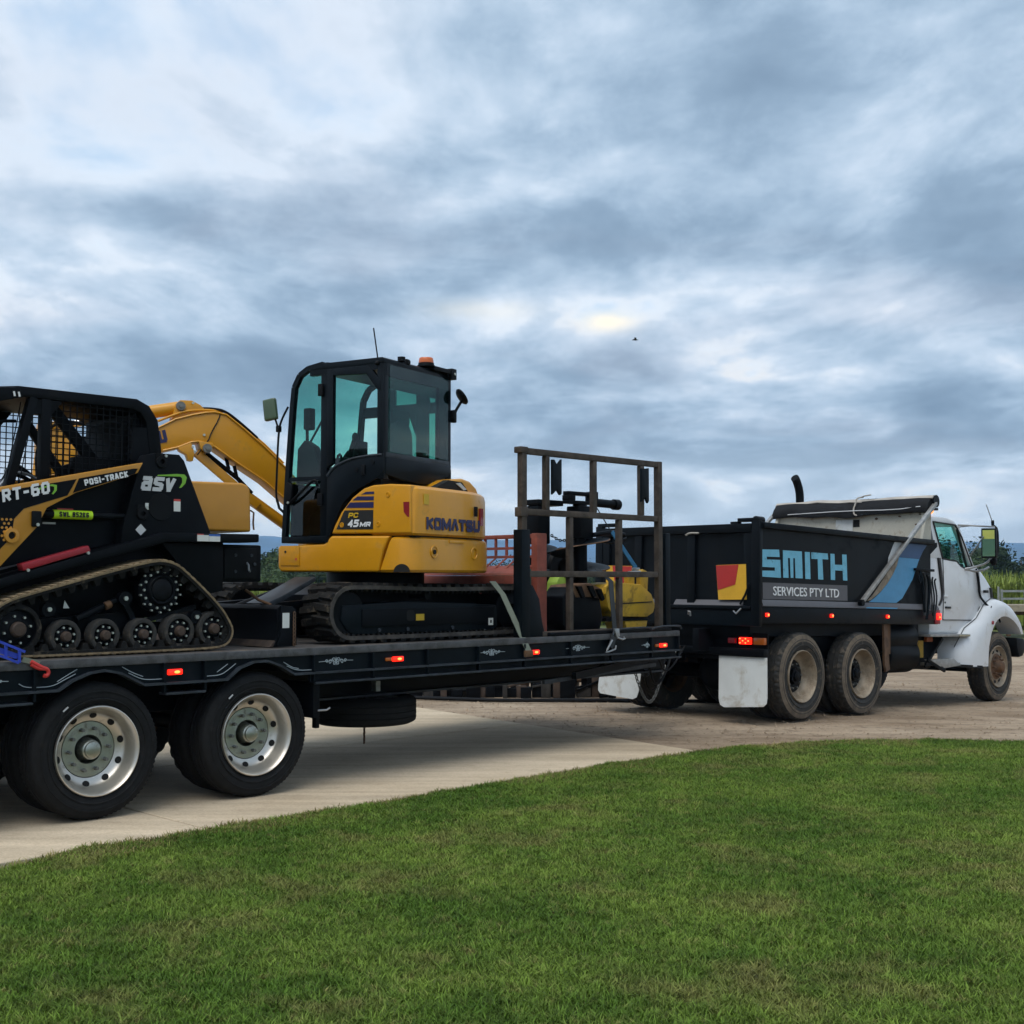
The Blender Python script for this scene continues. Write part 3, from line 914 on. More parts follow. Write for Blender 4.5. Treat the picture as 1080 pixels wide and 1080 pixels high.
def grass(name, label, g_blade, dens, strip, seed):
    """short turf: thousands of small tufts set out by geometry nodes"""
    tufts = bpy.data.collections.new('tuft_kit')
    for k in range(5):
        r = random.Random(seed + k)
        mb = MB()
        for _ in range(11):
            a = r.uniform(0, 6.28); rad = r.uniform(0, .034)
            bx, by = rad * math.cos(a), rad * math.sin(a)
            h = r.uniform(.013, .034); lean = r.uniform(.3, 1.5) * h
            la = r.uniform(0, 6.28); w = r.uniform(.0016, .0030)
            px, py = -math.sin(la) * w, math.cos(la) * w
            lx, ly = math.cos(la) * lean, math.sin(la) * lean
            mb.add([(bx - px, by - py, 0), (bx + px, by + py, 0), (bx + lx * .4 + px * .8, by + ly * .4 + py * .8, h * .65), (bx + lx * .4 - px * .8, by + ly * .4 - py * .8, h * .65), (bx + lx, by + ly, h)],
                   [(0, 1, 2, 3), (3, 2, 4)])
        o = bpy.data.objects.new('tuft', mb.mesh('tuft', g_blade, smooth=0))
        tufts.objects.link(o)
    # emitter: the part of the lawn in view and a margin round it
    v, f = [], []
    xs = [-4.4 + .12 * i for i in range(int(12.2 / .12) + 1)]
    for x in xs:
        ye = lawn_edge_y(x) + .035 * math.sin(x * 9.1) + .03 * math.sin(x * 23.7 + 1) + .02 * math.sin(x * 51)
        yb = max(3.6, abs(x + .0) / .47 - .6)
        yb = min(yb, ye - .05)
        if not strip:
            ye -= .07 + .05 * math.sin(x * 5.3) + .04 * math.sin(x * 13.1)
        if strip:
            yb = max(yb, ye - strip * (.6 + .5 * math.sin(x * 2.3) + .35 * math.sin(x * 7.1)))
            yb = min(yb, ye - .06)
        for j in range(41):
            y = yb + (ye - yb) * j / 40
            v.append((x, y, hz(x, y) + .018))
    for i in range(len(xs) - 1):
        for j in range(40):
            a = i * 41 + j
            f.append((a, a + 41, a + 42, a + 1))
    o = part(name, MB().add(v, f), g_lawn, smooth=0)
    tag(o, label, 'grass', kind='stuff')
    ng = bpy.data.node_groups.new('turf_scatter', 'GeometryNodeTree')
    ng.interface.new_socket('Geometry', in_out='INPUT', socket_type='NodeSocketGeometry')
    ng.interface.new_socket('Geometry', in_out='OUTPUT', socket_type='NodeSocketGeometry')
    L = ng.links.new
    gi = nd(ng, 'NodeGroupInput'); go = nd(ng, 'NodeGroupOutput')
    ds = nd(ng, 'GeometryNodeDistributePointsOnFaces', distribute_method='RANDOM')
    ds.inputs['Density'].default_value = dens
    ci = nd(ng, 'GeometryNodeCollectionInfo')
    ci.inputs['Collection'].default_value = tufts
    ci.inputs['Separate Children'].default_value = True
    ci.inputs['Reset Children'].default_value = True
    ip = nd(ng, 'GeometryNodeInstanceOnPoints')
    ip.inputs['Pick Instance'].default_value = True
    rv = nd(ng, 'FunctionNodeRandomValue', data_type='FLOAT_VECTOR')
    rv.inputs[0].default_value = (-.18, -.18, 0); rv.inputs[1].default_value = (.18, .18, 6.28)
    rs = nd(ng, 'FunctionNodeRandomValue', data_type='FLOAT')
    rs.inputs[2].default_value = .65; rs.inputs[3].default_value = 1.35
    L(gi.outputs[0], ds.inputs[0]); L(ds.outputs['Points'], ip.inputs['Points'])
    L(ci.outputs[0], ip.inputs['Instance']); L(rv.outputs[0], ip.inputs['Rotation']); L(rs.outputs[1], ip.inputs['Scale'])
    L(ip.outputs[0], go.inputs[0])
    md = o.modifiers.new('scatter', 'NODES')
    md.node_group = ng


grass('grass', 'short green turf grass of the lawn in the foreground', g_blade, 2100.0, 0, 100)
g_dry = grass_mat('dry_blade', (.17, .16, .05), (.26, .22, .09), (.36, .29, .15), blade=True)
grass('dry_grass', 'dry yellowish fringe of grass along the edge of the driveway', g_dry, 1300.0, .40, 300)


def stones():
    """loose stones on the gravel yard"""
    r = random.Random(11)
    v, f = [], []
    for _ in range(5200):
        x = r.uniform(-3.5, 13.5); y = r.uniform(12.2, 24)
        ax = (x + 2.8235) * math.cos(R(45.4)) + (y - 8.6497) * math.sin(R(45.4))
        ay = -(x + 2.8235) * math.sin(R(45.4)) + (y - 8.6497) * math.cos(R(45.4))
        if ax < 5.8 + max(0, ay) * .17 or y < lawn_edge_y(x) + .05:
            continue
        s_ = r.uniform(.006, .02) * (1.7 if r.random() < .06 else 1)
        z = hz(x, y) + s_ * .2
        o = len(v)
        a = r.uniform(0, 6.28)
        for k in range(4):
            t = a + k * 1.571 + r.uniform(-.3, .3)
            v.append((x + s_ * math.cos(t), y + s_ * math.sin(t), z - s_ * .3))
        v.append((x + r.uniform(-.3, .3) * s_, y + r.uniform(-.3, .3) * s_, z + s_ * r.uniform(.5, .9)))
        f += [(o, o + 1, o + 4), (o + 1, o + 2, o + 4), (o + 2, o + 3, o + 4), (o + 3, o, o + 4)]
    tag(part('loose_stones', MB().add(v, f), g_grav, smooth=0), 'loose stones scattered over the gravel yard', 'gravel', kind='stuff')


stones()
# ================================================================== wheels
def tyre_prof(r, w, rb, flat=.03):
    return [(.030, rb), (.010, rb + .03), (.0, rb + (r - rb) * .45), (.004, rb + (r - rb) * .68), (.018, r - .022), (.030, r - .006),
            (.055, r), (w * .27, r), (w * .28, r - .010), (w * .31, r - .010), (w * .32, r), (w * .48, r), (w * .49, r - .010), (w * .52, r - .010), (w * .53, r),
            (w * .68, r), (w * .69, r - .010), (w * .72, r - .010), (w * .73, r), (w - .055, r), (w - .03, r - .006), (w - .018, r - .022), (w - .004, rb + (r - rb) * .68), (w, rb + (r - rb) * .45), (w - .01, rb + .03), (w - .03, rb)]


def make_wheel(parent, F, c, r, w, kind, sgn=1):
    """one wheel, outer face at y=0 looking along -y (sgn=1) or +y; kind: alloy, dusty, steer, inner"""
    m = F @ Matrix.Translation(c)
    if sgn < 0:
        m = m @ Matrix.Rotation(math.pi, 4, 'Z')
    key = (kind, r, w)
    if key in WHEELS:
        return copy_tree(WHEELS[key], m, parent)
    rr = .305
    deep = kind != 'steer'
    if kind == 'alloy':
        rm, cm = m_alu, m_alug
    else:
        rm, cm = m_rimd, m_rimd
    if deep:
        prof = [(.020, rr + .006), (.002, rr + .002), (.0, rr - .004), (.010, rr - .014), (.030, rr - .022), (.060, rr - .036), (.10, rr - .044), (.125, rr - .058), (.142, rr - .085), (.150, .196), (.166, .194), (.170, .19)]
    else:
        prof = [(.020, rr + .006), (.002, rr + .002), (.0, rr - .004), (.010, rr - .014), (.04, rr - .025), (.055, rr - .045), (.045, .22), (.038, .19)]
    rim = part('wheel', MB().lathe(prof, 56), rm, parent, m)
    WHEELS[key] = rim
    lugd = .016 if kind in ('dusty', 'steer') else .008
    ev = 3 if kind in ('dusty', 'steer') else 2
    nseg = 150 if lugd > .01 else 168
    def lug(i, k):
        if k in (4, 5, 6, 20, 19, 21) and i % ev == 0:
            return -lugd
        if kind in ('dusty',) and 7 <= k <= 18 and (i + (k // 3)) % 5 == 0:
            return -.007
        return 0
    tm = m_rubd if kind in ('dusty', 'steer') else m_rub
    ty = part('tyre', MB().lathe(tyre_prof(r, w, rr), nseg, lug=lug), tm, rim, m)
    if kind in ('dusty', 'steer'):
        pr = [(-.0035, rr + (r - rr) * .50), (.0005, rr + (r - rr) * .68), (.014, r - .024)]
        part('dust_band', MB().lathe(pr, 96), m_sidew, rim, m)
    for q_ in (.30, .62):
        rq = rr + (r - rr) * q_
        part('sidewall_ring', MB().lathe([(.006, rq - .006), (-.0035, rq - .003), (-.0035, rq + .003), (.006, rq + .006)], 72), tm, rim, m)
    if kind == 'alloy':
        # maker's mark: small pale stripe on the sidewall
        for t in (2.25,):
            cx, cz = (r - .08) * math.cos(t), (r - .08) * math.sin(t)
            mk = MB().box(-.022, .022, -.005, -.001, -.005, .005)
            part('sidewall_mark', mk, m_letg, rim, m @ Matrix.Translation((cx, 0, cz)) @ Matrix.Rotation(-t + 1.57, 4, 'Y'))
    if deep:
        pl = MB().lathe([(.168, .193), (.150, .190), (.150, .10), (.17, .092), (.26, .09)], 48)
        part('wheel_centre', pl, cm if kind == 'alloy' else m_hole, rim, m)
        part('hub', MB().lathe([(.26, .088), (.20, .082), (.14, .072), (.10, .066), (.095, .058), (.080, .056), (.076, .048), (.076, .001)], 32), m_alug if kind == 'alloy' else m_blk, rim, m)
        nut = MB().cyl((0, .15, 0), (0, .112, 0), .014, .012, 6).mesh('lug_nut', m_cast)
        ncirc = .145
        hole = MB().cyl((0, -.003, 0), (0, .004, 0), .022, .022, 14).mesh('hand_hole', m_hole)
        nh = 10 if kind == 'alloy' else 0
        for i in range(nh):
            t = 2 * math.pi * (i + .35) / nh
            part('hand_hole', hole, None, rim, m @ Matrix.Rotation(-t, 4, 'Y') @ Matrix.Translation((.2335, .131, 0)) @ Matrix.Rotation(-.55, 4, 'Z') @ Matrix.Scale(1.15, 4, (0, 0, 1)))
    else:
        pl = MB().lathe([(.038, .192), (.030, .17), (.034, .12), (.02, .10), (-.05, .080), (-.062, .072), (-.07, .05), (-.07, .001)], 40)
        part('hub', pl, m_rust, rim, m)
        nut = MB().cyl((0, .035, 0), (0, -.02, 0), .019, .016, 6).mesh('lug_nut', m_rust)
        ncirc = .148
        hole = MB().cyl((0, -.003, 0), (0, .004, 0), .024, .024, 14).mesh('hand_hole', m_hole)
        for i in range(10):
            t = 2 * math.pi * (i + .2) / 10
            part('hand_hole', hole, None, rim, m @ Matrix.Rotation(-t, 4, 'Y') @ Matrix.Translation((.225, .046, 0)) @ Matrix.Scale(1.5, 4, (0, 0, 1)))
    for i in range(10):
        t = 2 * math.pi * (i + .1) / 10
        part('lug_nut', nut, None, rim, m @ Matrix.Translation((ncirc * math.cos(t), 0, ncirc * math.sin(t))))
    return rim


def plain_wheel(parent, F, c, r, w, dusty):
    m = F @ Matrix.Translation(c)
    key = ('plain', r, w)
    if key in WHEELS:
        return copy_tree(WHEELS[key], m, parent)
    ty = part('inner_tyre', MB().lathe(tyre_prof(r, w, .3), 84, lug=(lambda i, k: -.012 if k in (4, 5, 6, 19, 20, 21) and i % 3 == 0 else 0)), m_rubd if dusty else m_rub, parent, m)
    WHEELS[key] = ty
    part('rim', MB().lathe([(.03, .305), (.06, .27), (.2, .27), (w - .03, .305)], 32), m_rust, ty, m)
    return ty


WHEELS = {}

# ================================================================== low equipment trailer
DZ = 1.10
tr = thing('equipment_trailer', 'long black flatbed equipment trailer with red marker lights carrying both yellow machines', 'trailer', FT, (3, 1.22, 0))
X0, X1, YW = -3.6, 6.53, 2.45
# deck boards, laid lengthwise
nb = 12
bw = (YW - .10) / nb
for i in range(nb):
    part('deck_board', MB().box(X0, X1 - .05, .05 + i * bw + .004, .05 + (i + 1) * bw - .004, DZ - .05, DZ - .004 - .002 * (i % 3)), m_deck, tr, FT)
for ys, nm in (((-.012, .048), 'deck_edge'), ((YW - .048, YW + .012), 'deck_edge')):
    part(nm, MB().box(X0, X1, ys[0], ys[1], DZ - .057, DZ), m_lip, tr, FT, bevel=.006)
part('front_edge', MB().box(X1 - .05, X1, .05, YW - .05, DZ - .2, DZ - .003), m_lip, tr, FT, bevel=.005)


def side_panel(y0, y1):
    a1 = [(-.466, .905), (-.303, .905), (-.205, .965), (-.082, 1.010), (.033, 1.022), (.151, .995), (.26, .940), (.327, .905)]
    a2 = [(.825, .905), (.998, .905), (1.106, .985), (1.229, 1.024), (1.355, 1.026), (1.471, .985), (1.602, .912)]
    low = [(X0, .905)] + a1 + a2 + [(X1, .905)]
    segs = MB()
    for (xa, za), (xb, zb) in zip(low, low[1:]):
        if xb - xa < .002:
            continue
        segs.add([(xa, y0, za), (xb, y0, zb), (xb, y0, 1.043), (xa, y0, 1.043), (xa, y1, za), (xb, y1, zb), (xb, y1, 1.043), (xa, y1, 1.043)],
                 [(0, 1, 2, 3), (7, 6, 5, 4), (0, 4, 5, 1), (3, 2, 6, 7), (1, 5, 6, 2), (0, 3, 7, 4)])
    return segs, low


for near in (True, False):
    yy = (.010, .03) if near else (YW - .03, YW - .010)
    fl = (-.035, .05) if near else (YW - .05, YW + .035)
    mb, low = side_panel(*yy)
    sp = part('side_panel', mb, m_navyblk, tr, FT)
    # flange under the panel, following the arches
    mf = MB()
    for (xa, za), (xb, zb) in zip(low, low[1:]):
        if xb - xa < .002:
            continue
        mf.add([(xa, fl[0], za - .016), (xb, fl[0], zb - .016), (xb, fl[0], zb), (xa, fl[0], za), (xa, fl[1], za - .016), (xb, fl[1], zb - .016), (xb, fl[1], zb), (xa, fl[1], za)],
               [(0, 1, 2, 3), (7, 6, 5, 4), (0, 4, 5, 1), (3, 2, 6, 7), (1, 5, 6, 2), (0, 3, 7, 4)])
    part('side_flange', mf, m_edge, tr, FT)
    for xa, xb in ((X0, -.48), (.49, .815), (1.80, X1)):
        part('lower_rail', MB().box(xa, xb, fl[0], fl[1] + .02, .815, .832), m_edge, tr, FT, bevel=.004)
        if xb - xa > 1:
            part('rail_web', MB().box(xa, xb, yy[0] + .04, yy[1] + .04, .832, .889), m_navyblk, tr, FT)
    ribs = [-2.9, -2.3, -1.7, -1.1, -.465, .487, .816, 1.793, 2.388, 2.982, 3.59, 4.171, 4.811, 5.414, 6.046, 6.50]
    rib = MB().box(-.009, .009, fl[0] + .01, yy[0] if near else fl[1], .834, 1.042).mesh('rib', m_navyblk)
    for x in ribs:
        part('rib', rib, None, tr, FT @ Matrix.Translation((x, 0, 0)))
# worn highlights of the scroll work: pinstripes at the arches and medallions
def scroll(cx, cz, w, y=.006):
    mb = MB()
    for s in (-1, 1):
        for o_, zc_, r0, dirn in ((.12, .006, .13, 1), (.34, -.004, .11, -1), (.54, .002, .08, 1), (.10, -.018, .08, -1)):
            pts = []
            for i in range(13):
                t = i / 12
                r_ = w * r0 * (1 - .75 * t)
                a = dirn * (t * 6.6) + (0 if dirn > 0 else 3.14)
                pts.append((cx + s * (w * o_ + r_ * math.cos(a)), y, cz + zc_ + 1.15 * r_ * math.sin(a)))
            mb.tube(pts, .0034, 5)
        mb.tube([(cx + s * w * .05, y, cz + .012), (cx + s * w * .45, y, cz + .004), (cx + s * w, y, cz + .001)], .0024, 4)
    mb.tube([(cx, y, cz - .03), (cx, y, cz + .034)], .003, 5)
    return mb


for x, z, w in ((-.74, .975, .11), (2.024, .985, .17), (3.767, .982, .17), (4.932, .976, .17), (6.0, .965, .09)):
    part('scroll_decal', scroll(x, z, w), m_scroll, tr, FT)
for pts in ([(-.56, .955), (-.52, .93), (-.44, .925), (-.33, .925), (-.25, .965), (-.17, 1.0)], [(-.30, .955), (-.22, 1.0), (-.16, 1.03)], [(.22, .985), (.30, .945), (.36, .93), (.48, .93)], [(.17, 1.03), (.25, .985), (.33, .955)],
            [(.83, .93), (.96, .93), (1.03, .97), (1.09, 1.01)], [(.93, .955), (1.02, 1.01)], [(1.52, 1.0), (1.60, .955), (1.66, .945)], [(1.55, .97), (1.64, .93), (1.79, .928)]):
    part('pinstripe', MB().tube([(x, .007, z) for x, z in pts], .0028, 5, smooth=2), m_scroll, tr, FT)
# marker lamps
def marker(parent, F, x, y, z, amber=True):
    m = F @ Matrix.Translation((x, y, z))
    o = part('marker_lamp', MB().box(-.058, .058, -.022, 0, -.020, .020), m_lampred, parent, m, bevel=.008)
    part('lamp_core', MB().ball((.012, -.024, 0), .016, 10, (1.5, .5, .7)), m_lampcore, o, m)
    if amber:
        part('amber_lens', MB().box(-.13, -.065, -.016, 0, -.014, .014), m_lampamb, o, m, bevel=.006)
    return o


for x, z in ((.576, .975), (2.66, .975), (4.32, .962), (6.255, .955)):
    marker(tr, FT, x, .009, z, x > 1)
# wheels: two dual axles (and a third out of the picture)
for k in (-1, 0, 1):
    x = 1.285 * k if k >= 0 else -1.285
    xc = 1.285 * k
    if k == -1:
        xc = -1.285
    make_wheel(tr, FT, (xc, -.005, .467), .467, .25, 'alloy')
    plain_wheel(tr, FT, (xc, .29, .467), .467, .25, False)
    plain_wheel(tr, FT, (xc, YW - .54, .467), .467, .25, False)
    make_wheel(tr, FT, (xc, YW + .005, .467), .467, .25, 'alloy', -1)
    part('axle', MB().cyl((xc, .1, .467), (xc, YW - .1, .467), .06), m_blk, tr, FT)
    part('spring_hanger', MB().box(xc - .3, xc + .3, .62, .70, .50, .80), m_blk, tr, FT)
    part('spring_hanger', MB().box(xc - .3, xc + .3, YW - .70, YW - .62, .50, .80), m_blk, tr, FT)
# chassis beams, cross members, mudguard stays
for y in (.72, 1.62):
    part('chassis_beam', MB().box(X0, 7.2, y, y + .11, .62, 1.045), m_blk, tr, FT, bevel=.01)
    part('beam_flange', MB().box(1.9, 7.2, y - .03, y + .14, .60, .618), m_edge, tr, FT)
for x in [X0 + .3 + .6 * i for i in range(17)]:
    part('cross_member', MB().box(x, x + .06, .07, YW - .07, .93, 1.04), m_blk, tr, FT)
part('mudguard_stay', MB().box(1.86, 1.90, .05, .10, .46, .81), m_blk, tr, FT, bevel=.008)
part('stay_hook', MB().tube([(1.88, .05, .60), (1.96, .04, .60), (1.99, .04, .615)], .008, 6), m_steel, tr, FT)
part('tail_bracket', MB().box(1.80, 1.84, .0, .6, .55, .83), m_blk, tr, FT)
part('hanger_block', MB().box(2.92, 2.97, .60, .66, .65, .74), m_gal, tr, FT)
# spare wheel slung flat under the deck
SP = FT @ Matrix.Translation((3.00, .86, .60)) @ Matrix.Rotation(R(-90), 4, 'X')
sw = part('spare_wheel', MB().lathe(tyre_prof(.467, .25, .30), 150, lug=(lambda i, k: -.005 if k in (4, 5, 6, 19, 20, 21) and i % 2 == 0 else 0)), m_rub, tr, SP)
part('rim', MB().lathe([(.02, .305), (.05, .27), (.12, .25), (.13, .09), (.24, .09)], 40), m_gal, sw, SP)
part('hanging_chain', MB().tube([(3.0, .86, .62), (3.0, .86, .27), (3.004, .862, .20)], .007, 6), m_rust, tr, FT)
for k in range(6):
    m = FT @ Matrix.Translation((3.0, .86, .31 - .026 * k)) @ Matrix.Rotation(R(90 * (k % 2)), 4, 'Z') @ Matrix.Rotation(.2 * (k % 3 - 1), 4, 'X')
    part('chain_link', MB().tube([(.009 * math.cos(t), 0, .018 * math.sin(t)) for t in [i * .785 for i in range(9)]], .0045, 5), m_rust, tr, m)
# low tray rail along the front bay and the tie rail on top of it
part('tie_rail', MB().box(4.52, 6.40, -.005, .055, DZ + .002, DZ + .035), m_blk, tr, FT, bevel=.006)
part('rope_rail', MB().tube([(5.42, -.03, .99), (5.40, -.035, DZ + .02), (5.5, -.035, DZ + .045), (6.0, -.035, DZ + .05), (6.02, -.035, DZ + .02), (6.1, -.035, DZ + .05), (6.50, -.035, DZ + .055), (6.53, -.03, DZ + .02)], .011, 7, smooth=1), m_edge, tr, FT)
# drawbar and coupling
for s in (-1, 1):
    part('drawbar_beam', MB().bar((6.1, 1.225 + s * .5, .78), (8.1, 1.225 + s * .07, .74), .10, .16), m_blk, tr, FT, bevel=.008)
part('tow_eye', MB().cyl((8.05, 1.225, .69), (8.05, 1.225, .80), .09, n=20), m_blk, tr, FT)
part('underrun_bar', MB().bar((5.0, .12, .70), (6.55, .35, .80), .05, .07), m_blk, tr, FT)
part('underrun_bar', MB().bar((4.6, .15, .66), (6.5, .30, .73), .03, .04), m_edge, tr, FT)
for k, (sag, y, r_) in enumerate(((.42, .6, .014), (.34, .75, .012), (.26, .45, .010), (.5, .68, .010))):
    p = [(6.55, y, .95 - .03 * k), (6.75, y, .80), (6.98, y + .1, .95 - sag - .1), (7.25, y + .15, .95 - sag), (7.5, y + .2, .88)]
    part('air_hose', MB().tube(p, r_, 8, smooth=3), m_blkp if k != 1 else m_edge, tr, FT)
for k in range(9):
    t = k / 8
    m = FT @ Matrix.Translation((6.56 + .42 * t, .25 + .1 * t + .02 * rnd.uniform(-1, 1), .97 - .10 * t + .04 * rnd.uniform(-1, 1))) @ Matrix.Rotation(rnd.uniform(0, 3), 4, 'X') @ Matrix.Rotation(rnd.uniform(0, 3), 4, 'Z')
    part('chain_link', MB().tube([(.034 * math.cos(a), 0, .022 * math.sin(a)) for a in [i * .785 for i in range(9)]], .010, 6), m_rust if k % 2 else m_steel, tr, m)
for k in range(26):
    t = k / 25
    dx, dz = .55, -.38 * math.pi * math.cos(t * math.pi)
    m = FT @ Matrix.Translation((6.95 + .55 * t, .95, .62 - .38 * math.sin(t * math.pi))) @ Matrix.Rotation(-math.atan2(dz, dx), 4, 'Y') @ Matrix.Rotation(1.57 * (k % 2), 4, 'X')
    part('safety_chain_link', MB().tube([(.030 * math.cos(a), 0, .016 * math.sin(a)) for a in [i * .785 for i in range(9)]], .007, 5), m_cast, tr, m)
# ================================================================== rubber tracks
def resample(poly, step, ch=2):
    p = [Vector((a, b)) for a, b in poly]
    for _ in range(ch):
        q = []
        for i in range(len(p)):
            a, b = p[i], p[(i + 1) % len(p)]
            q += [a * .75 + b * .25, a * .25 + b * .75]
        p = q
    seg = [(p[(i + 1) % len(p)] - p[i]).length for i in range(len(p))]
    tot = sum(seg)
    n = int(round(tot / step))
    out, i, acc = [], 0, 0.0
    for k in range(n):
        d = tot * k / n
        while acc + seg[i] < d:
            acc += seg[i]; i += 1
        a, b = p[i], p[(i + 1) % len(p)]
        out.append(a + (b - a) * ((d - acc) / max(seg[i], 1e-9)))
    area = sum(out[j].x * out[(j + 1) % n].y - out[(j + 1) % n].x * out[j].y for j in range(n))
    nor = []
    for j in range(n):
        t = (out[(j + 1) % n] - out[j - 1]).normalized()
        nor.append(Vector((t.y, -t.x)) * (1 if area > 0 else -1))
    return out, nor


def belt(poly, y0, y1, th, step=.04, inset=.02):
    pts, nor = resample(poly, step)
    rings = []
    for p, n in zip(pts, nor):
        o = p - n * inset; i = p - n * (inset + th)
        rings.append([(o.x, y0, o.y), (o.x, y1, o.y), (i.x, y1, i.y), (i.x, y0, i.y)])
    m = len(rings)
    v = [q for r in rings for q in r]
    f = [(k * 4 + a, k * 4 + (a + 1) % 4, ((k + 1) % m) * 4 + (a + 1) % 4, ((k + 1) % m) * 4 + a) for k in range(m) for a in range(4)]
    return MB().add(v, f)


def lugs(poly, pitch, off, h, half, y0, y1, taper=.6, skew=0.0):
    """blocks standing on the belt; off: from the outline inward, h: outward height"""
    pts, nor = resample(poly, pitch)
    mb = MB()
    for p, n in zip(pts, nor):
        t = Vector((n.y, -n.x))
        b = p - n * off
        def q(s, y, k, e=1.0):
            c = b + t * (s * half * e + skew * (y - y0)) + n * (h * k)
            return (c.x, y, c.y)
        mb.add([q(-1, y0, 0), q(1, y0, 0), q(1, y1, 0), q(-1, y1, 0), q(-1, y0 + .004, 1, taper), q(1, y0 + .004, 1, taper), q(1, y1 - .004, 1, taper), q(-1, y1 - .004, 1, taper)],
               [(3, 2, 1, 0), (4, 5, 6, 7), (0, 1, 5, 4), (1, 2, 6, 5), (2, 3, 7, 6), (3, 0, 4, 7)])
    return mb


def decal(name, poly, y, mat_, parent, F, ax='y', th=.003, sgn=-1):
    return part(name, MB().prism(poly, y, y + sgn * th, ax), mat_, parent, F, smooth=0)


def lettering(txt, x, z, w, h, y, mat_, parent, F, plane='near', **kw):
    me = block_text(txt, w, h, mat_, **kw) if 't' in kw else text_mesh(txt, w, h, mat_, **kw)
    if plane == 'near':
        B = basis((x, y, z), (1, 0, 0), (0, 0, 1))
    elif plane == 'left':
        B = basis((x, y, z), (-1, 0, 0), (0, 0, 1))
    else:
        B = basis((y, x, z), (0, -1, 0), (0, 0, 1))
    if 'tilt' in kw:
        pass
    return part('lettering', me, None, parent, F @ B)


# ================================================================== compact track loader (left, facing the rear of the trailer)
ld = thing('track_loader', 'black and ochre compact track loader with mesh cage on the rear of the trailer', 'loader', FT, (.2, 1.08, DZ))
TK = [(-.70, 1.30), (-.66, 1.42), (-.57, 1.50), (-.391, 1.555), (.293, 1.734), (.52, 1.785), (.62, 1.793), (.728, 1.77), (.833, 1.698), (1.112, 1.455), (1.22, 1.30), (1.238, 1.235), (1.214, 1.165), (1.16, 1.118), (1.032, 1.1), (.305, 1.1), (-.415, 1.1), (-.58, 1.108), (-.67, 1.18)]
for y0, y1, ny in ((.25, .60, 1), (1.56, 1.91, -1)):
    bl = part('track_belt', belt(TK, y0, y1, .022, .035, .022), m_belt, ld, FT)
    part('tread_bars', lugs(TK, .058, .022, .020, .020, y0 + .006, y1 - .006, .8), m_tan if ny > 0 else m_belt, bl, FT)['kind'] = 'stuff'
    part('drive_lugs', lugs(TK, .098, .044, -.048, .030, (y0 + .02 if ny > 0 else y1 - .09), (y0 + .09 if ny > 0 else y1 - .02), .45), m_belt, bl, FT)['kind'] = 'stuff'
    part('tread_edge', belt(TK, y0 - .004 if ny > 0 else y1 - .012, y0 + .012 if ny > 0 else y1 + .004, .014, .035, .010), m_tan, bl, FT)
# road wheels
m_rusth = mat('hub_rust', (.055, .036, .026), .7, .2, var=.4, scale=14)
rw_c = D['as_wheels']; rw_r = [.172, .134, .134, .132, .134, .135]
proto = {}
for k, ((x, z), r_) in enumerate(zip(rw_c[:6], rw_r)):
    r_ = min(r_, z - 1.1 - .052 + .03)
    for side_ in (0, 1):
        m = FT @ Matrix.Translation((x, .275 if side_ == 0 else 1.885, z))
        if side_:
            m = m @ Matrix.Rotation(math.pi, 4, 'Z')
        ty = part('road_wheel', MB().lathe([(.10, r_ - .05), (.10, r_ - .005), (.085, r_), (.02, r_), (.004, r_ - .006), (.0, r_ - .018), (.002, r_ - .034), (.012, r_ - .038)], 36), m_rubd if k else m_belt, ld, m)
        if side_:
            continue
        part('wheel_disc', MB().lathe([(.012, r_ - .036), (.030, r_ - .045), (.022, r_ * .5), (.010, r_ * .42), (.006, r_ * .36), (.02, .002)], 28), m_blk, ty, m)
        part('hub_cap', MB().lathe([(.02, r_ * .33), (-.018, r_ * .30), (-.028, r_ * .24), (-.030, .001)], 20), m_rusth, ty, m, smooth=35)
        bolt = MB().cyl((0, .024, 0), (0, .004, 0), .0095, .0085, 6).mesh('bolt', m_bolt)
        nb_ = 8
        for i in range(nb_):
            t = 2 * math.pi * (i + .3) / nb_
            part('bolt', bolt, None, ty, m @ Matrix.Translation((r_ * .54 * math.cos(t), 0, r_ * .54 * math.sin(t))))
# drive sprocket
sx, sz = rw_c[6]
m = FT @ Matrix.Translation((sx, .285, sz))
sp_ = part('drive_sprocket', MB().lathe([(.12, .10), (.12, .165), (.05, .168), (.03, .150), (.03, .12), (.01, .112), (.0, .10), (.002, .09), (.03, .085), (.03, .001)], 40), m_blk, ld, m)
rol = MB().cyl((0, .05, 0), (0, .02, 0), .0105, .009, 8).mesh('sprocket_bolt', m_bolt)
for i in range(14):
    t = 2 * math.pi * i / 14
    part('sprocket_bolt', rol, None, sp_, m @ Matrix.Translation((.136 * math.cos(t), -.004, .136 * math.sin(t))))
for i in range(14):
    t = 2 * math.pi * (i + .5) / 14
    part('sprocket_bolt', rol, None, sp_, m @ Matrix.Translation((.166 * math.cos(t), .002, .166 * math.sin(t))) @ Matrix.Scale(.8, 4))
part('sprocket_core', MB().lathe([(.04, .086), (.005, .082), (-.004, .07), (-.006, .02), (-.006, .001)], 30), m_blkp, sp_, m)
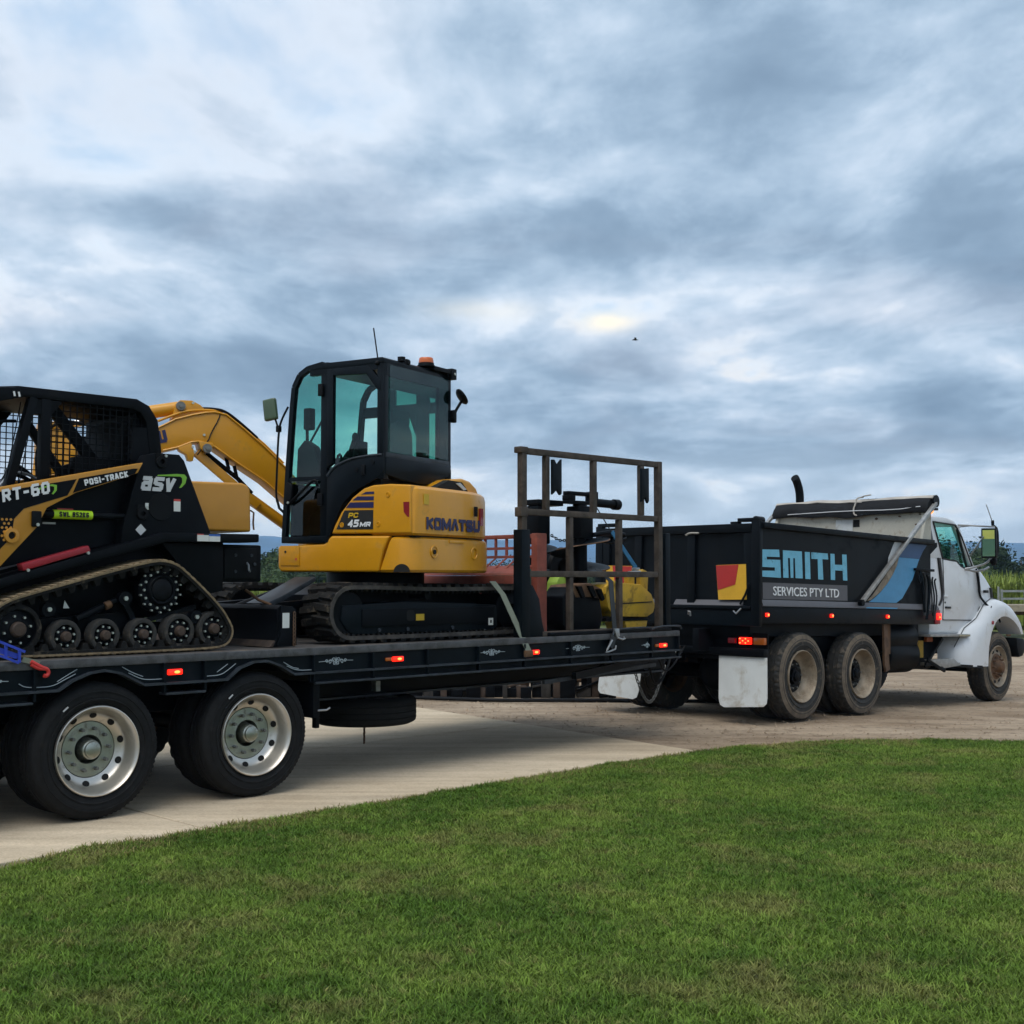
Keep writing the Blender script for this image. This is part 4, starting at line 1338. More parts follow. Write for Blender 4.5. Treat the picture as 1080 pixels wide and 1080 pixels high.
# undercarriage
part('track_frame', MB().prism([(-.55, 1.27), (-.3, 1.36), (.35, 1.40), (.5, 1.33), (1.1, 1.30), (1.12, 1.24), (-.5, 1.22)], .40, .52), m_blk, ld, FT)
part('track_frame', MB().prism([(-.55, 1.27), (-.3, 1.36), (.35, 1.40), (.5, 1.33), (1.1, 1.30), (1.12, 1.24), (-.5, 1.22)], 1.62, 1.74), m_blk, ld, FT)
part('suspension_arm', MB().bar((.35, .37, 1.50), (.44, .37, 1.34), .05, .04), m_blk, ld, FT)
part('suspension_arm', MB().bar((.52, .37, 1.33), (.95, .37, 1.43), .05, .03), m_blk, ld, FT)
part('tension_cylinder', MB().cyl((.0, .36, 1.355), (.30, .36, 1.485), .028).cyl((.30, .36, 1.485), (.37, .36, 1.515), .018), m_blk, ld, FT)
part('grease_fitting', MB().cyl((.205, .335, 1.445), (.245, .335, 1.462), .03, n=10), m_rust, ld, FT)
for (x, z), mm in (((-.227, 1.43), m_bolt), ((.93, 1.354), m_bolt), ((.345, 1.50), m_bolt)):
    part('pivot_cap', MB().cyl((x, .36, z), (x, .30, z), .05, n=16), m_blk, ld, FT)
    part('pivot_bolt', MB().cyl((x, .30, z), (x, .285, z), .016, n=10), mm, ld, FT)
part('caution_mark', MB().prism([(-.095, 1.435), (-.085, 1.49), (-.05, 1.435)], .365, .362), m_lab, ld, FT)
# lower body between the tracks
part('belly', MB().prism([(-.6, 1.35), (-.6, 1.66), (.30, 1.90), (.66, 1.985), (1.25, 1.99), (1.25, 1.45), (.9, 1.35)], .62, 1.54), m_blk, ld, FT, bevel=.01)
rail = [(-.75, 1.588), (.314, 1.888), (.669, 1.986), (1.504, 1.995), (1.504, 1.93), (.70, 1.918), (.335, 1.822), (-.75, 1.523)]
part('fender_rail', MB().prism(rail, .33, .62), m_blk, ld, FT, bevel=.012)
part('fender_rail', MB().prism(rail, 1.54, 1.83), m_blk, ld, FT, bevel=.012)
part('fender_side', MB().prism([(.72, 1.915), (1.26, 1.925), (1.26, 1.55), (1.13, 1.52), (.86, 1.76)], .46, .62), m_blk, ld, FT, bevel=.008)
part('body_side', MB().prism([(-.56, 1.70), (-.56, 2.0), (-.2, 2.25), (.45, 2.42), (.42, 1.93), (.30, 1.89)], .52, .62), m_blk, ld, FT)
part('body_side', MB().prism([(-.56, 1.70), (-.56, 2.0), (-.2, 2.25), (.45, 2.42), (.42, 1.93), (.30, 1.89)], 1.54, 1.64), m_blk, ld, FT)
part('rear_bumper', MB().box(1.225, 1.655, .52, 1.62, 1.615, 1.915), m_blk, ld, FT, bevel=.018)
part('bumper_face', MB().box(1.30, 1.60, .505, .519, 1.645, 1.885), m_blkp, ld, FT, bevel=.006)
for x, z in ((1.40, 1.83), (1.55, 1.83), (1.40, 1.70), (1.53, 1.71), (1.58, 1.76)):
    part('bumper_bolt', MB().cyl((x, .505, z), (x, .497, z), .013, n=8), m_edge, ld, FT)
part('tow_ring', MB().tube([(1.50, .495, 1.77), (1.50, .47, 1.75), (1.50, .465, 1.71), (1.52, .48, 1.70)], .008, 6), m_steel, ld, FT)
# engine hood
hood = D['as_hood']
part('engine_hood', MB().prism([(.92, 2.02), (.92, 2.405)] + hood[:4] + [(1.608, 2.022)], .60, 1.56), m_ylw2, ld, FT, bevel=.028, seg=3)
part('hood_latch', MB().tube([(1.61, .62, 2.20), (1.63, .60, 2.18), (1.625, .60, 2.10), (1.632, .60, 2.04)], .008, 6), m_rust, ld, FT)
# towers
tw = D['as_tower']
for y0, y1 in ((.40, .52), (1.64, 1.76)):
    part('arm_tower', MB().prism(tw, y0, y1), m_blk, ld, FT, bevel=.008)
# loader arms
arm = [(-.95, 2.175), (-.561, 2.262), (.50, 2.500), (.458, 2.42), (.226, 2.335), (-.016, 2.252), (-.088, 2.213), (-.23, 2.135), (-.298, 1.999), (-.425, 1.861), (-.549, 1.725), (-.80, 1.45), (-.95, 1.45), (-.86, 1.70)]
for y0, y1 in ((.355, .50), (1.66, 1.80)):
    a_ = part('loader_arm', MB().prism(arm, y0, y1), m_ylw2, ld, FT, bevel=.008)
    if y0 < 1:
        decal('arm_panel', [(-.80, 2.18), (-.561, 2.232), (-.018, 2.348), (-.084, 2.229), (-.396, 2.123), (-.464, 2.049), (-.471, 1.982), (-.444, 1.932), (-.503, 1.897), (-.56, 1.838), (-.74, 1.66), (-.84, 1.76), (-.78, 1.95)], y0, m_blk, a_, FT)
        decal('arm_panel', [(.0, 2.354), (.418, 2.450), (.455, 2.452), (.43, 2.412), (.35, 2.385), (-.044, 2.249)], y0, m_blk, a_, FT)
        for k in range(26):
            i, j = k % 5, k // 5
            x, z = -.545 + i * .030 + (j % 2) * .015, 2.045 - j * .028
            if z > 1.88 + (x + .545) * .2 and x < -.475:
                decal('vent_hole', [(x + .010 * math.cos(t), z + .010 * math.sin(t)) for t in [q * 1.047 for q in range(6)]], y0 - .0032, m_ylw2, a_, FT, th=.001)
part('arm_cross_tube', MB().cyl((-.62, .5, 1.80), (-.62, 1.66, 1.80), .06), m_blk, ld, FT)
part('arm_pivot', MB().lathe([(.0, .052), (-.02, .05), (-.022, .026), (.0, .024)], 24), m_ylw2, ld, FT @ Matrix.Translation((-.482, .352, 1.936)))
part('pivot_hole', MB().cyl((-.482, .352, 1.936), (-.482, .345, 1.936), .024), m_hole, ld, FT)
part('latch_pad', MB().box(-.345, -.275, .333, .353, 2.0, 2.11), m_blkp, ld, FT, bevel=.02)
part('latch_bolt', MB().cyl((-.305, .333, 2.015), (-.305, .325, 2.015), .012, n=8), m_bolt, ld, FT)
lettering('RT-60', -.545, 2.160, .34, .085, .3515, m_letw, ld, FT @ Matrix.Translation((-.545, 0, 2.16)) @ Matrix.Rotation(R(-13), 4, 'Y') @ Matrix.Translation((.545, 0, -2.16)), t=.22, gap=.8, shear=.12)
part('swoosh', MB().prism([(-.30, 2.268), (-.20, 2.302), (-.165, 2.298), (-.165, 2.26), (-.19, 2.23), (-.20, 2.235), (-.182, 2.262), (-.185, 2.286), (-.21, 2.288), (-.29, 2.258)], .352, .349), m_green, ld, FT, smooth=0)
lettering('POSI-TRACK', .045, 2.303, .345, .044, .3515, m_letw, ld, FT @ Matrix.Translation((.045, 0, 2.303)) @ Matrix.Rotation(R(-14), 4, 'Y') @ Matrix.Translation((-.045, 0, -2.303)), t=.24, gap=.7)
# lift cylinder with load tape
part('lift_cylinder', MB().cyl((-.24, .44, 2.098), (.30, .44, 2.098), .030).cyl((.30, .44, 2.098), (.43, .44, 2.10), .022), m_blk, ld, FT)
part('load_tape', MB().cyl((-.150, .44, 2.098), (.140, .44, 2.098), .0325, n=20), m_lime, ld, FT)
lettering('SWL 852KG', -.115, 2.080, .22, .036, .4065, m_ink, ld, FT, t=.2, gap=.9)
part('warning_sticker', MB().box(-.08, .04, .515, .518, 2.128, 2.146), m_labr, ld, FT)
part('warning_sticker', MB().box(-.185, -.09, .515, .518, 2.030, 2.044), m_letg, ld, FT)
part('red_lock_bar', MB().prism([(-.414, 1.743), (.073, 1.878), (.089, 1.838), (-.396, 1.696)], .335, .42), m_red, ld, FT, bevel=.006)
for x, z in ((-.37, 1.70), (.065, 1.825)):
    part('lock_pin', MB().cyl((x, .335, z), (x, .318, z), .011, n=8), m_bolt, ld, FT)
# tower lettering and stickers
yT = .3985
lettering('asv', .502, 2.297, .275, .108, yT, m_letg, ld, FT, t=.27, gap=.45, shear=.2)
part('swoosh', MB().prism([(.645, 2.420), (.80, 2.436), (.868, 2.436), (.888, 2.415), (.878, 2.37), (.845, 2.335), (.825, 2.330), (.85, 2.37), (.850, 2.405), (.835, 2.418), (.64, 2.412)], yT + .001, yT - .003), m_green, ld, FT, smooth=0)
part('access_cover', MB().lathe([(.004, .105), (-.008, .100), (-.008, .001)], 36), m_blkp, ld, FT @ Matrix.Translation((.672, .402, 2.18)))
for x0, x1, z0, z1, mm in ((.545, .583, 2.155, 2.205, m_lab), (.782, .838, 2.152, 2.228, m_lab), (.782, .838, 2.2285, 2.245, m_labr), (.945, 1.045, 1.928, 1.976, m_lab), (.945, 1.00, 1.9765, 1.984, m_labr), (1.048, 1.145, 1.928, 1.968, m_lab), (1.048, 1.145, 1.9685, 1.984, m_labb)):
    y_ = .397 if z0 > 2 else .327
    part('safety_sticker', MB().box(x0, x1, y_, y_ + .0045, z0, z1), mm, ld, FT)
part('diamond_sticker', MB().prism([(.511, 2.048), (.555, 2.004), (.511, 1.963), (.468, 2.004)], .397, .4015), m_letg, ld, FT, smooth=0)
for x, z in ((.672, 2.52), (.52, 2.125)):
    part('bush_boss', MB().lathe([(.0, .05), (-.018, .045), (-.02, .02), (.0, .019)], 20).box(-.045, .005, -.012, .0, .03, .065), m_blkp, ld, FT @ Matrix.Translation((x, .40, z)))
    part('boss_bolt', MB().cyl((x + .03, .388, z + .045), (x + .03, .378, z + .045), .011, n=8), m_bolt, ld, FT)
# cage
cy0, cy1 = .62, 1.54
roof = [(-.62, 2.93), (-.52, 2.985), (-.33, 3.010), (.587, 3.010), (.691, 2.965), (.766, 2.860), (.801, 2.630), (.801, 2.50), (.70, 2.50), (.70, 2.62), (.665, 2.84), (.62, 2.905), (.55, 2.930), (-.33, 2.935), (-.50, 2.90), (-.60, 2.87)]
part('roof', MB().prism(roof, cy0, cy1), m_blk, ld, FT, bevel=.010)
part('roof_visor', MB().prism([(-.66, 2.90), (-.60, 2.975), (-.36, 2.995), (-.30, 2.93), (-.58, 2.855)], cy0 - .02, cy1 + .02), m_blk, ld, FT, bevel=.008)
for k in (0, 1):
    part('work_light', MB().prism([(-.375 + .035 * k, 2.928), (-.382 + .035 * k, 2.962), (-.370 + .035 * k, 2.964), (-.362 + .035 * k, 2.930)], .60, .595), m_letw, ld, FT)
for y in (cy0, cy1 - .07):
    part('cage_pillar', MB().bar((-.215, y + .035, 2.94), (-.385, y + .035, 2.27), .07, .06), m_blk, ld, FT, bevel=.008)
    part('cage_post', MB().box(-.16, -.085, y + .004, y + .066, 2.30, 2.94), m_blk, ld, FT, bevel=.008)
    part('cage_corner_plate', MB().prism([(-.24, 2.93), (.0, 2.93), (-.085, 2.82), (-.22, 2.82)], y + .01, y + .06), m_blk, ld, FT)
    part('rear_plate', MB().prism([(.56, 2.45), (.56, 2.79), (.70, 2.80), (.73, 2.6), (.73, 2.45)], y + .008, y + .055), m_blk, ld, FT)
    mesh = MB()
    for k in range(15):
        x = -.085 + .052 * (k + 1)
        if x < .70:
            mesh.box(x - .0035, x + .0035, y + .030, y + .037, 2.32 + .2 * max(0, (x + .1)) * .3, 2.93)
    for k in range(13):
        z = 2.36 + .046 * k
        mesh.box(-.085, .70, y + .038, y + .045, z - .0035, z + .0035)
    for k in range(3):
        x = -.20 - .05 * k
        mesh.bar((x, y + .033, 2.9 - .0 * k), (x - .10, y + .033, 2.32), .006)
    part('mesh_screen', mesh, m_blk, ld, FT)
# interior: far door mesh, seat, lap bars, console
fm = MB()
for k in range(12):
    fm.box(-.60, -.2, 1.38, 1.385, 2.35 + .05 * k, 2.357 + .05 * k)
for k in range(7):
    fm.box(-.60 + .06 * k, -.594 + .06 * k, 1.375, 1.38, 2.3, 2.92)
part('front_mesh', fm, m_blk, ld, FT)
part('front_post', MB().box(-.56, -.50, .70, .76, 2.2, 2.9), m_blk, ld, FT, bevel=.006)
part('grab_rail', MB().tube([(-.49, .73, 2.45), (-.47, .73, 2.72), (-.42, .73, 2.76), (-.30, .73, 2.77)], .012, 8, smooth=2), m_blk, ld, FT)
part('seat', MB().prism([(.18, 2.28), (.16, 2.40), (.46, 2.42), (.50, 2.66), (.56, 2.86), (.70, 2.86), (.72, 2.28)], .80, 1.36), m_seat, ld, FT, bevel=.03)
part('rear_screen', MB().box(.60, .66, .70, 1.46, 2.4, 2.9), m_blk, ld, FT)
part('lap_bar', MB().bar((.02, .84, 2.90), (.36, .84, 2.52), .05, .085), m_blk, ld, FT, bevel=.01)
part('lap_bar', MB().bar((-.19, .84, 2.80), (.10, .84, 2.42), .05, .06), m_blk, ld, FT, bevel=.01)
part('lap_bar', MB().bar((.08, .84, 2.43), (.38, .84, 2.53), .05, .085), m_blk, ld, FT, bevel=.01)
part('joystick_console', MB().box(.15, .52, .74, .82, 2.3, 2.55), m_blkp, ld, FT, bevel=.02)
for k in range(7):
    y = .78 + .05 * k
    p = [(-.45 + .03 * k, y, 2.22), (-.33 + .02 * k, y, 2.38 + .02 * (k % 3)), (-.22, y, 2.42 + .03 * (k % 4)), (-.05 + .02 * k, y, 2.33)]
    part('hydraulic_hose', MB().tube(p, .011, 6, smooth=2), m_blkp if k % 3 else m_steel, ld, FT)

# ================================================================== mini excavator
m_edge2 = mat('belt_worn_edge', (.045, .040, .036), .85, var=.5, scale=14, dirt=(.10, .085, .065), damt=.3, dscale=10)
ex = thing('mini_excavator', 'yellow mini excavator with black glazed cab and boom folded to the left', 'excavator', FT, (3.35, 1.2, DZ))
cx0, cx1, zt, zb_ = 2.37, 4.32, 1.615, 1.102
rr_ = (zt - zb_) / 2
zc = (zt + zb_) / 2
ET = [(cx0 + rr_ * math.cos(R(a)), zc + rr_ * math.sin(R(a))) for a in range(90, 271, 15)] + [(cx1 + rr_ * math.cos(R(a)), zc + rr_ * math.sin(R(a)) * (1 if a < 0 else .94)) for a in range(-90, 91, 15)] + [(3.9, 1.595), (3.3, 1.592), (2.8, 1.61)]
for y0, y1, near in ((.25, .64, True), (1.80, 2.19, False)):
    bl = part('track_belt', belt(ET, y0, y1, .03, .04, .03), m_belt, ex, FT)
    yl = (y0 + y1) / 2
    part('tread_blocks', lugs(ET, .112, .030, .028, .034, y0, yl + .03, .75, skew=.10), m_belt, bl, FT)['kind'] = 'stuff'
    part('tread_blocks', lugs(ET, .112, .030, .028, .034, yl - .03, y1, .75, skew=-.10), m_belt, bl, FT)['kind'] = 'stuff'
    part('drive_lugs', lugs(ET, .055, .060, -.024, .014, (y0 + y1) / 2 - .16, (y0 + y1) / 2 - .10, .6), m_belt, bl, FT)['kind'] = 'stuff'
    part('belt_edge', belt(ET, y0 - .004 if near else y1 - .01, y0 + .01 if near else y1 + .004, .034, .04, .026), m_edge2, bl, FT)
    tf = part('track_frame', MB().prism([(2.36, 1.20), (2.28, 1.30), (2.30, 1.42), (2.6, 1.43), (3.0, 1.445), (3.6, 1.425), (4.10, 1.40), (4.12, 1.20), (4.05, 1.175), (2.42, 1.175)], y0 + .035, y1 - .06), m_navyblk, ex, FT, bevel=.012)
    part('idler', MB().lathe([(.0, .05), (.0, .17), (.03, .19), (.30, .19)], 32), m_blk, ex, FT @ Matrix.Translation((cx0, y0 + .05, zc)))
    part('sprocket', MB().lathe([(.0, .05), (.0, .12), (.03, .18), (.30, .18)], 24), m_blk, ex, FT @ Matrix.Translation((cx1, y0 + .05, zc)))
    for x in (2.7, 3.05, 3.4, 3.75, 4.0):
        part('track_roller', MB().cyl((x, y0 + .07, 1.175), (x, y1 - .05, 1.175), .045), m_blk, tf, FT)
    part('carrier_roller', MB().cyl((3.27, y0 + .06, 1.50), (3.27, y1 - .1, 1.50), .04), m_blk, tf, FT)
    if near:
        yf = y0 + .034
        part('frame_plate', MB().box(2.50, 4.06, yf - .012, yf, 1.235, 1.385), m_blk, tf, FT, bevel=.005)
        part('grease_port', MB().prism([(2.99, 1.29), (2.99, 1.355), (3.01, 1.37), (3.06, 1.37), (3.08, 1.355), (3.08, 1.29), (3.06, 1.277), (3.01, 1.277)], yf - .0125, yf - .0145), m_hole, tf, FT)
        part('yellow_sticker', MB().box(3.097, 3.193, yf - .015, yf - .0125, 1.278, 1.335), m_laby, tf, FT)
        part('white_sticker', MB().box(3.985, 4.045, yf - .015, yf - .0125, 1.215, 1.28), m_lab, tf, FT)
        part('sticker_mark', MB().box(4.005, 4.025, yf - .0165, yf - .015, 1.235, 1.262), m_ink, tf, FT)
        for x in (2.69, 3.01, 3.54):
            part('frame_bolt', MB().cyl((x, yf, 1.205), (x, yf - .014, 1.205), .016, n=8), m_edge, tf, FT)
part('centre_frame', MB().prism([(2.6, 1.30), (2.6, 1.5), (2.9, 1.60), (3.9, 1.60), (4.2, 1.5), (4.2, 1.30)], .60, 1.84), m_blk, ex, FT)
part('slew_ring', MB().cyl((3.4, 1.2, 1.59), (3.4, 1.2, 1.715), .46, n=40), m_blk, ex, FT)
# blade
prof = [(1.70, 1.435), (1.655, 1.40), (1.665, 1.30), (1.66, 1.20), (1.63, 1.115), (1.60, 1.102), (1.72, 1.102), (1.76, 1.2), (1.75, 1.40)]
m_rustd = mat('dull_rust', (.045, .030, .022), .85, var=.5, scale=9)
bd = part('dozer_blade', MB().prism(prof, .30, 2.18), m_blk, ex, FT, bevel=.006)
part('blade_end', MB().prism([(1.68, 1.43), (1.79, 1.42), (1.825, 1.38), (1.83, 1.11), (1.80, 1.103), (1.64, 1.103), (1.672, 1.2)], .27, .30), m_blk, bd, FT, bevel=.004)
part('blade_end', MB().prism([(1.68, 1.43), (1.79, 1.42), (1.825, 1.38), (1.83, 1.11), (1.80, 1.103), (1.64, 1.103), (1.672, 1.2)], 2.18, 2.21), m_blk, bd, FT, bevel=.004)
part('cutting_edge', MB().prism([(1.592, 1.101), (1.622, 1.101), (1.645, 1.145), (1.638, 1.152)], .30, 2.18), m_rustd, bd, FT)
part('blade_sticker', MB().box(1.69, 1.755, .2675, .2695, 1.25, 1.37), m_lab, bd, FT)
for k in range(9):
    part('chain_link', MB().tube([(1.80 + .010 * math.cos(t), .262, 1.36 - .03 * k + .018 * math.sin(t)) for t in [i * .785 for i in range(9)]], .005, 5), m_rust, bd, FT)
for y in (.78, 1.60):
    part('blade_arm', MB().bar((1.75, y, 1.36), (2.75, y, 1.42), .09, .14), m_blk, ex, FT, bevel=.01)
part('blade_cover', MB().prism([(1.80, 1.44), (1.96, 1.50), (2.30, 1.66), (2.30, 1.62), (1.98, 1.46), (1.82, 1.405)], .66, .96), m_edge, ex, FT, bevel=.005)
part('blade_cylinder', MB().cyl((1.80, 1.2, 1.36), (2.5, 1.2, 1.58), .05), m_blk, ex, FT)
part('bent_lug', MB().prism([(1.30, 1.50), (1.42, 1.60), (1.52, 1.62), (1.50, 1.57), (1.38, 1.50)], .95, 1.0), m_rust, ex, FT)
part('chain_run', MB().tube([(1.66, .75, 1.55), (1.70, .62, 1.47), (1.74, .5, 1.43)], .012, 6), m_rust, ex, FT)
# house: lower skirt and counterweight, in the house frame
skl = [(.433, 1.935), (-.094, 1.950), (-.17, 2.020), (-.80, 2.010), (-.735, 1.89), (-.685, 1.70), (.40, 1.705), (.431, 1.744)]
part('side_skirt', MB().prism(skl, .90, .30), m_yel, ex, FE, bevel=.022, seg=3)
part('front_skirt', MB().box(.10, .42, -.85, .30, 1.705, 1.93), m_yel, ex, FE, bevel=.02)
hp = part('battery_hatch', MB().prism(D['ex_hatch'], .9015, .9075), m_yel, ex, FE, bevel=.003)
part('hatch_lock', MB().cyl((.337, .907, 1.885), (.337, .911, 1.885), .011, n=12), m_hole, hp, FE)
part('hatch_mark', MB().box(.205, .225, .9075, .909, 1.808, 1.828), m_labr, hp, FE)
def cw_ring(z, xf, ins):
    o = [(xf, .90 - ins), (-.90, .90 - ins), (-.985 + ins * .3, .875 - ins), (-1.035 + ins, .82 - ins), (-1.055 + ins, .74), (-1.06 + ins, .3), (-1.052 + ins, .05), (-1.035 + ins, -.12), (-1.0 + ins, -.29), (-.935 + ins, -.48), (-.83 + ins, -.66), (-.66, -.82 + ins), (-.45, -.90 + ins), (-.2, -.93 + ins), (.1, -.93 + ins), (.1, .2), (xf, .2)]
    return [(x, y, z) for x, y in o]
part('counterweight', MB().loft([cw_ring(1.698, -.70, .02), cw_ring(1.72, -.708, .0), cw_ring(1.95, -.80, .0), cw_ring(1.985, -.815, .006), cw_ring(2.0, -.825, .03)]), m_yel, ex, FE, smooth=32)
part('tie_hole', MB().lathe([(.0, .055), (.012, .045), (.03, .03), (.03, .001)], 24).cyl((0, -.002, 0), (0, .002, 0), .056), m_yel, ex, FE @ Matrix.Translation((-1.058, .60, 1.875)) @ Matrix.Rotation(R(-90), 4, 'Z'))
for y, z in ((.60, 1.875), (-.085, 1.873)):
    part('tie_hole_core', MB().cyl((-1.070 + (.02 if y < 0 else 0), y, z), (-1.05, y, z), .020), m_hole, ex, FE)
    part('tie_hole_ring', MB().tube([(-1.062 + (.02 if y < 0 else 0), y + .05 * math.cos(t), z + .05 * math.sin(t)) for t in [i * .349 for i in range(19)]], .006, 6), m_yel, ex, FE)
part('skirt_cutout', MB().prism([(-.93 + .085 * math.cos(R(a)), 1.699 + .07 * math.sin(R(a))) for a in range(0, 181, 15)], .90, .9025), m_hole, ex, FE, smooth=0)
part('rear_step', MB().box(-1.066, -1.05, .12, .36, 1.955, 1.985), m_yel, ex, FE, bevel=.004)
# upper covers
pan = D['ex_panel'] + [(-.80, 2.455), (-1.015, 2.44), (-1.02, 2.028)]
sp2 = part('side_cover', MB().prism(pan, .90, .45), m_yel, ex, FE, bevel=.016, seg=3)
for nm in ('ex_s1', 'ex_s2', 'ex_s3'):
    decal('navy_stripe', D[nm], .9, m_navy, sp2, FE, sgn=1)
decal('model_plate', D['ex_lab'], .9, m_ink, sp2, FE, sgn=1)
lettering('PC', -.363, 2.173, .105, .044, .9035, m_laby, sp2, FE, 'left', t=.24, gap=.6, shear=.2)
lettering('45', -.355, 2.092, .115, .064, .9035, m_letw, sp2, FE, 'left', t=.24, gap=.6, shear=.2)
lettering('MR', -.487, 2.092, .112, .042, .9035, m_letw, sp2, FE, 'left', t=.26, gap=.6, shear=.2)
for x, z in D['ex_bolts']:
    part('cover_bolt', MB().lathe([(.0, .024), (-.006, .022), (-.006, .014), (.0, .012), (-.004, .009), (-.004, .001)], 18), m_yel, sp2, FE @ Matrix.Translation((x, .9, z)) @ Matrix.Rotation(math.pi, 4, 'Z'))
part('reflector', MB().prism([(-.945, 2.295), (-1.005, 2.295), (-1.005, 2.165), (-.985, 2.17), (-.95, 2.21)], .9, .904), m_refl, sp2, FE)
def up_ring(z, ins):
    o = [(-.6, .885 - ins), (-1.0, .885 - ins), (-1.035 + ins, .865 - ins), (-1.058 + ins, .82), (-1.062 + ins, .3), (-1.055 + ins, .02), (-1.035 + ins, -.14), (-.995 + ins, -.29), (-.92 + ins, -.48), (-.81 + ins, -.65), (-.64, -.80 + ins), (-.44, -.87 + ins), (-.2, -.88 + ins), (-.2, .2), (-.6, .2)]
    return [(x, y, z) for x, y in o]
rc = part('rear_cover', MB().loft([up_ring(2.012, .025), up_ring(2.03, .0), up_ring(2.36, .0), up_ring(2.41, .012), up_ring(2.438, .05)]), m_yel, ex, FE, smooth=32)
part('rear_seam', MB().loft([up_ring(1.995, .035), up_ring(2.015, .035)]), m_hole, ex, FE)
lettering('KOM^TSU', .73, 2.065, .87, .108, -1.0655, m_navy, rc, FE, 'rear', t=.29, gap=.35)
part('warning_sticker', MB().box(-1.0645, -1.0625, .69, .77, 2.28, 2.37), m_laby, rc, FE)
part('cover_latch', MB().box(-1.07, -1.05, -.105, -.065, 2.21, 2.30), m_blkp, rc, FE, bevel=.004)
part('rear_reflector', MB().prism([(-.20, 2.13), (-.20, 2.29), (-.25, 2.29), (-.25, 2.13)], -1.04, -1.0, 'x'), m_refl, rc, FE)
# raised hood on the right
hump = [(.30, 2.43), (.20, 2.50), (.08, 2.545), (-.08, 2.565), (-.22, 2.545), (-.33, 2.49), (-.39, 2.40), (-.40, 2.30), (.30, 2.30)]
part('raised_hood', MB().prism(hump, -.92, -.40, 'x'), m_yel, ex, FE, bevel=.03, seg=3)
part('hood_grille', MB().prism([(.45, 2.44), (.20, 2.53), (-.02, 2.525), (-.13, 2.44)], -.955, -.88, 'x'), m_hole, ex, FE, bevel=.01)
part('hood_louvre', MB().prism([(.10, 2.505), (.03, 2.515), (-.08, 2.46), (-.03, 2.45)], -.965, -.957, 'x'), m_letg, ex, FE)
# cab
CL, CR_, CBK = .90, -.17, -.735
outl = [(.387, 1.995), (.349, 2.646), (.306, 3.201), (.287, 3.367), (.224, 3.474), (.126, 3.527), (-.042, 3.552)]
cb = part('cab_roof', MB().prism([(.13, 3.515), (.05, 3.545), (-.05, 3.560), (CBK + .02, 3.560), (CBK, 3.545), (CBK, 3.505), (.12, 3.505)], CL + .002, CR_ - .002), m_cab, ex, FE, bevel=.014)
for y0, y1 in ((CL, CL - .045), (CR_ + .045, CR_)):
    fp = MB()
    for (a, b), (c_, d_) in zip(outl, outl[1:]):
        fp.bar((a - .02, (y0 + y1) / 2, b), (c_ - .02, (y0 + y1) / 2, d_), .045, .05, up=(0, 1, 0))
    part('front_pillar', fp, m_cab, ex, FE)
    part('door_pillar', MB().box(-.115, -.045, min(y0, y1) + .002, max(y0, y1) - .002, 2.0, 3.51), m_cab, ex, FE, bevel=.006)
    part('rear_pillar', MB().box(CBK, CBK + .075, min(y0, y1) - (.03 if y0 > 0 else 0), max(y0, y1) + (0 if y0 > 0 else .03), 2.50, 3.51), m_cab, ex, FE, bevel=.012)
    part('top_rail', MB().box(CBK + .07, .08, min(y0, y1), max(y0, y1), 3.455, 3.51), m_cab, ex, FE)
# door: frame, window, lower skin
part('door_frame', MB().prism([(-.118, 2.62), (-.118, 3.50), (-.185, 3.50), (-.185, 2.66)], CL - .04, CL + .004), m_cab, ex, FE, bevel=.006)
part('door_frame', MB().prism([(-.18, 3.44), (-.18, 3.50), (-.56, 3.50), (-.70, 3.36), (-.70, 3.26), (-.66, 3.28), (-.545, 3.425)], CL - .04, CL + .003), m_cab, ex, FE, bevel=.006)
low = [(-.118, 2.0), (-.118, 2.56), (-.202, 2.643), (-.39, 2.704), (-.60, 2.722), (-.735, 2.722), (-.735, 2.56), (-.673, 2.51), (-.588, 2.474), (-.42, 2.40), (-.30, 2.30), (-.22, 2.16), (-.17, 2.04), (-.14, 2.0)]
ds_ = part('door_skin', MB().prism(low, CL - .05, CL + .004), m_cab, ex, FE, bevel=.008)
part('door_rib', MB().tube([(x, CL + .004, z) for x, z in [(-.125, 2.55), (-.205, 2.63), (-.39, 2.692), (-.60, 2.710), (-.72, 2.710)]], .012, 6, smooth=2), m_edge, ds_, FE)
part('door_handle', MB().box(-.548, -.505, CL + .003, CL + .022, 2.54, 2.63), m_blkp, ds_, FE, bevel=.012)
part('door_lock', MB().cyl((-.452, CL, 2.591), (-.452, CL + .012, 2.591), .018, n=14), m_blkp, ds_, FE)
part('door_lock', MB().cyl((-.626, CL, 2.651), (-.626, CL + .012, 2.651), .018, n=14), m_blkp, ds_, FE)
for z in (3.319, 2.344):
    part('door_hinge', MB().box(-.085, -.03, CL + .001, CL + .028, z - .055, z + .055), m_blkp, ds_, FE, bevel=.008)
part('door_glass', MB().prism([(-.185, 2.665), (-.185, 3.445), (-.545, 3.430), (-.665, 3.285), (-.665, 2.725), (-.39, 2.708), (-.2, 2.645)], CL - .022, CL - .018), m_gteal, ex, FE, smooth=0)
part('quarter_glass', MB().prism([(-.045, 2.55), (-.045, 3.46), (.12, 3.47), (.21, 3.43), (.262, 3.34), (.28, 3.2), (.315, 2.66), (.318, 2.55)], CL - .022, CL - .018), m_gteal, ex, FE, smooth=0)
part('quarter_rail', MB().bar((-.05, CL - .02, 2.535), (.33, CL - .02, 2.535), .03, .035), m_cab, ex, FE)
part('step_glass', MB().prism([(-.05, 2.03), (-.05, 2.52), (.325, 2.52), (.362, 2.03)], CL - .022, CL - .018), m_gdark, ex, FE, smooth=0)
